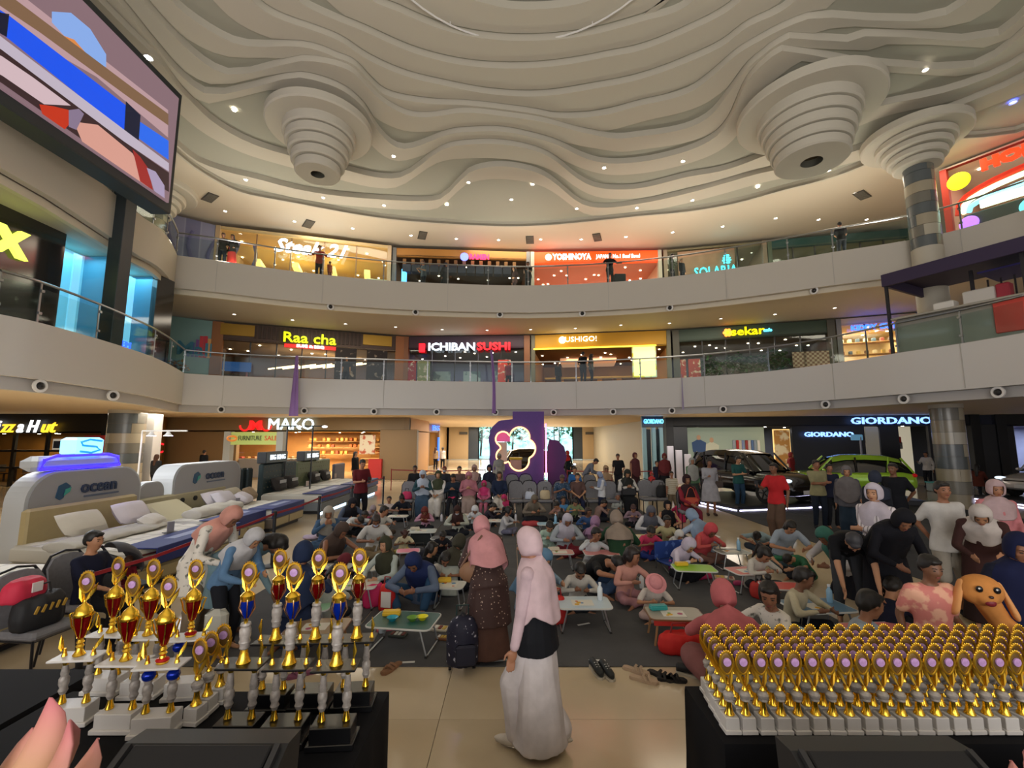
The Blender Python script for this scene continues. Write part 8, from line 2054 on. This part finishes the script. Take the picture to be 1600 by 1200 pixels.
(1116,823,'sit_draw',16,.86,'hl:bc4a50 to:b8504e tr:7a5a50','girl in a coral red headscarf at the dark table'),
(1181,838,'hunch',-40,.86,'bu te:8aa0a8 tr:3a4450','girl with a high bun and pale blue top bending over a table'),
(1202,860,'sit_draw',16,.80,'ta to:c0bcb4 tr:3a3c40','girl in a cream long sleeved shirt at the red table'),
(1239,817,'kneel',-8,.96,'lo te:9aa6b4 tr:48606c','young woman with long black hair and pale blue top kneeling'),
(1281,829,'kneel',-74,1.05,'hl:3c6e62 to:b8b4b4 sk:1a1c26','woman in a sea green headscarf and white blouse kneeling'),
(1225,874,'hunch',-66,.80,'sh te:2c6648 tr','boy in a green T-shirt leaning over the bright red table'),
(1262,887,'sit_side',34,.84,'sh to:b8b096 tr:2a2e36','boy with very short hair and cream shirt, looking right'),
(993,855,'sit_side',20,.84,'lo:1c1210 to:c08c80 tr:a87a80','girl with long hair and peach top, looking up to the right'),
(976,883,'hunch',36,1.12,'sh te:0f1013 tr:40587c','man in black T-shirt and jeans hunched over a small table'),
(1026,908,'sit_draw',-4,.66,'ht:d08c90 te:c8c0b8 tr:c0a8a4','small child in a pink sun hat and white T-shirt'),
(908,886,'sit_draw',0,.76,'sh to:bcb8b0 tr:2c3038','boy with black hair and white shirt at the pale blue table'),
(858,864,'adult_sit',58,1.0,'hl:5a7c98 to:7c94a8 tr:1c2230','woman in a steel blue headscarf beside the walking woman'),
(1126,911,'adult_sit',168,1.10,'hl:b86468 to:b86468 sk:8a5a58','woman in a rose pink headscarf seen from behind at the right trophies'),
(1200,911,'sit_side',-70,.90,'bu to:floral tr:b87a80','girl with dark hair and flowery white blouse, face turned left'),
(1366,922,'sit_side',56,.90,'sh te:9aa6b4 tr','boy in a light blue collared shirt in profile behind the trophies'),
(1400,905,'sit_draw',120,.85,'sh te:14182c tr','child in dark navy right of the boy in profile'),
]
WHO = {}
YD = {681: 34, 692: 34, 886: 24, 780: 19.2, 935: 18.2, 965: 18.6, 992: 19.2, 1038: 18.4, 1026: 17.6, 1092: 19.5, 1445: 21.5, 1236: 20.8, 1105: 23.5, 556: 21.5, 246: 19.0, 320: 24.6, 292: 27.0}
def place(px, py, pk, rz, sc):
    if px in YD and py < 720:
        h = headtop(pk, sc); q = Matrix.Rotation(R(rz), 3, 'Z') @ V((h.x, h.y, 0)); t = (YD[px] + (h.z - CAMZ) * math.tan(TILT)) * cos(TILT)
        return V(((px - 800) / 700 * (YD[px] * cos(TILT) + (h.z - CAMZ) * sin(TILT)) - q.x, YD[px] - q.y, 0))
    return at_head(px, py, pk, rz, sc)
for px, py, pk, rz, sc, it, lab in PEOPLE:
    loc = place(px, py, pk, rz, sc)
    if pk.startswith('chair') and 600 < px < 1100:
        seats = SEATS if px in (657, 682, 706, 731, 751, 779, 870, 899, 976, 1076) else SEATS2
        j = min(seats, key=lambda q: abs(q[2] - px)); loc = V((j[0], j[1] + .02, 0)); rz = max(-12, min(12, rz))
    if pk == 'chair' and px < 200: loc = V((-4.78, 5.30, 0))
    o = person(pk, loc, rz, sc, items(it), lab); WHO[(px, py)] = (o, pk)
# what they carry
def held(name, px, py, z, lab, cat, mk):
    p = gp(px, py, z); o = empty(name, p, 0, lab, cat); mk(o); return o
ph = MB().bbox((0, 0, 0), (.075, .012, .15), .006)
def at_body(key, fn):
    o, pk = WHO[key]; return parent_matrix(o) @ (fn(POSES[pk][0]) * o.scale.x)
for key, h_, lab in (((1207, 723), 1, 'phone held up by the man in bright red'), ((1155, 713), 0, 'phone in the hands of the man in teal'), ((568, 718), 0, 'dark phone held by the man in dark red')):
    o = empty('phone', at_body(key, lambda p: p.wr[h_] + (p.wr[h_] - p.el[h_]).normalized() * .10 + V((0, -.03, .03))), WHO[key][0].rotation_euler.z, lab, 'phone'); ph.obj('phone_body', black(), o)
def sbag(c, w_, h): return lambda o: (MB().bbox((0, 0, 0), (w_, .12, h), .04).obj('bag_body', mat(c, .6), o), MB().tube([(-w_ * .4, 0, h * .4), (-.06, 0, h + .10), (.0, 0, h + .14), (.06, 0, h + .10), (w_ * .4, 0, h * .4)], .010, 5).obj('strap', mat(c, .6), o))
for nm, key, off, mk, lab in (('shoulder_bag', (1108, 717), V((.24, -.02, .02)), sbag('#3c302c', .26, .20), 'brown shoulder bag at the hip of the light grey dress'), ('shoulder_bag', (1076, 739), V((0, -.20, .16)), sbag('#a8442c', .34, .22), 'orange cloth bag on the lap of the woman in dark red'), ('handbag', (976, 732), V((0, -.22, .18)), sbag('#12141a', .44, .28), 'large black bag on the lap of the woman in white blouse')):
    o = empty(nm, at_body(key, lambda p: p.pel + off), 0, lab, 'bag'); mk(o)
o = empty('shoulder_bag', gy(742, 893, 4.98), R(10), 'tan leather sling bag on the back of the brown dotted dress', 'bag'); MB().ell((0, 0, 0), (.17, .06, .12), 14, 8).obj('bag_body', mat('#8a664c', .6), o, True); MB().tube([(-.15, 0, .05), (-.05, .02, .2), (.08, .05, .36)], .012, 5).obj('strap', mat('#6a4a38', .6), o)
held('plastic_bag', 338, 975, .62, 'white plastic bag held by the woman in the flowery tunic', 'bag', lambda o: MB().bbox((0, 0, 0), (.20, .10, .26), .05).obj('bag_body', mat('#b4b4ac', .6), o))
p = gp(745, 812, 1.4)
# plush puppy
q = gy(1532, 922, 3.55); o = empty('plush_puppy', q, R(-20), 'orange plush puppy with long floppy ears held at the right edge', 'toy')
o.scale = (.68, .68, .68); og = mat('#c88440', .85, noise_=.15); mb = MB(); mb.ell((0, 0, 0), (.20, .15, .17), 16, 10); mb.ell((.0, -.10, -.05), (.10, .09, .08), 12, 8)
link('head', voxel_merge(mb, .015, 'head', .004), o, m=og)
mb = MB(); cap_seg(mb, (.05, .02, -.12), (.22, .08, -.42), .12, .10); cap_seg(mb, (.20, .0, -.3), (.30, -.1, -.42), .05, .04); link('body', voxel_merge(mb, .018, 'body', .004), o, m=og)
for s in (-1, 1): mb = MB(); cap_seg(mb, (s * .17, .0, .06), (s * .26, -.02, -.22), .05, .07, flat=.5); link('ear', voxel_merge(mb, .014, 'ear', .003), o, m=mat('#d89a60', .9)); MB().ell((s * .075, -.145, .045), (.032, .02, .036), 10, 8).obj('eye', mat('#141418', .2), o, True); MB().ell((s * .075 - .01, -.162, .055), (.010, .006, .010), 6, 5).obj('eye_glint', white(), o)
MB().ell((0, -.185, -.02), (.022, .016, .016), 8, 6).obj('nose', mat('#301414', .3), o, True); MB().ell((0, -.16, -.085), (.05, .03, .04), 10, 8).obj('mouth', mat('#7a1c28', .5), o, True)
# baby in the stroller
o = person('sit_up', (-4.95, 6.02, .40), 15, .42, items('sh:6a4a3a to:8c2434 tr:8c2434'), 'baby in red clothes lying in the stroller'); 
# people at the railings
def rail_spot(px, g, off):
    P = inset(all1 if g == 1 else all2, off); z = 4.98 if g == 1 else 9.78; zc_ = z + 1.3; best = None
    for i in range(len(P) - 1):
        for k in range(12):
            p = P[i].lerp(P[i + 1], k / 12); dep = p.y * cos(TILT) + (zc_ - CAMZ) * sin(TILT)
            if dep > 2:
                e = abs(800 + 700 * p.x / dep - px)
                if best is None or e < best[0]: best = (e, p)
    return V((best[1].x, best[1].y, z))
for px, g, off, pk, rz, sc, it, lab in [
 (501, 2, .65, 'rail', 20, 1.0, 'sh te:a03c28 tr:14151a so', 'man in an orange red shirt leaning on the top floor railing'), (516, 2, .8, 'stand', 60, .62, 'sh te:b85838 tr:8a4a34', 'child in orange at the top floor railing'),
 (348, 2, .7, 'stand_b', 20, .95, 'sh te:2a2420 tr', 'person in dark clothes at the left end of the top floor railing'), (363, 2, .7, 'stand_b', 0, .95, 'lo to:1a1816 sk:a8241c', 'person with a red skirt at the left end of the top floor railing'),
 (661, 2, 1.2, 'phone', -40, 1.0, 'sh te:4c5660 tr', 'man in grey blue behind the top railing by the ramen restaurant'), (695, 2, 1.4, 'stand_b', 60, 1.0, 'hj:2a2a34 dr:17181e sk', 'woman in black behind the top railing by the ramen restaurant'),
 (803, 2, 1.6, 'stand_b', -60, 1.0, 'lo to:3a2420 tr:2a1c1a', 'woman in brown black clothes left of the orange header'), (824, 2, .9, 'phone', -30, 1.0, 'sh te:17181c tr', 'man in black by the post left of the orange header'),
 (953, 2, .55, 'rail', 0, 1.05, 'sh te:121216 tr:15151a so', 'man in black with both arms spread on the top railing'), (1050, 2, .9, 'phone', 50, .92, 'lo to:4a5240 tr', 'person in olive at the top railing left of the cyan letters'),
 (1064, 2, 1.2, 'stand', 20, .8, 'sh to:1e2026 tr', 'small dark figure beside the person in olive at the top railing'),
 (1313, 2, .9, 'phone', 160, .98, 'sh te:1a1a1e tr so', 'man in black on the right part of the top railing'), (912, 1, .8, 'stand_b', 150, 1.02, 'sh te:15161a tr so', 'man in black at the lower railing before the yellow header'),
 (922, 1, 1.1, 'stand_b', 100, .98, 'lo te:5a5e58 tr', 'woman in grey beside the man in black at the lower railing'), (871, 1, 3.2, 'stand', 30, .98, 'lo to:1c1c20 tr', 'dark figure before the open sushi shop'),
 (796, 1, 2.5, 'stand', -20, .95, 'sh te:8a2c38 tr', 'person in red before the purple lit sushi restaurant'), (540, 1, 2.8, 'stand', 0, .98, 'sh te:2a2a2a tr', 'dark figure before the wooden restaurant front')]:
    person(pk, rail_spot(px, g, off), rz, sc, items(it), lab)
p = rail_spot(1580, 1, 2.2); person('stand_b', (p.x, p.y, 4.98), -40, 1.0, items('sh te:2a2248 tr'), 'kiosk worker in purple under the canopy')
box = rail_spot(968, 2, .45); o = tag(MB().bbox((0, 0, .25), (.55, .45, .5), .03).obj('black_case', mat('#15151a', .5), loc=(box.x, box.y, Z2 - .02)), 'black box on the top balcony edge beside the man with spread arms', 'box')
bpy.data.scenes.remove(TMP)
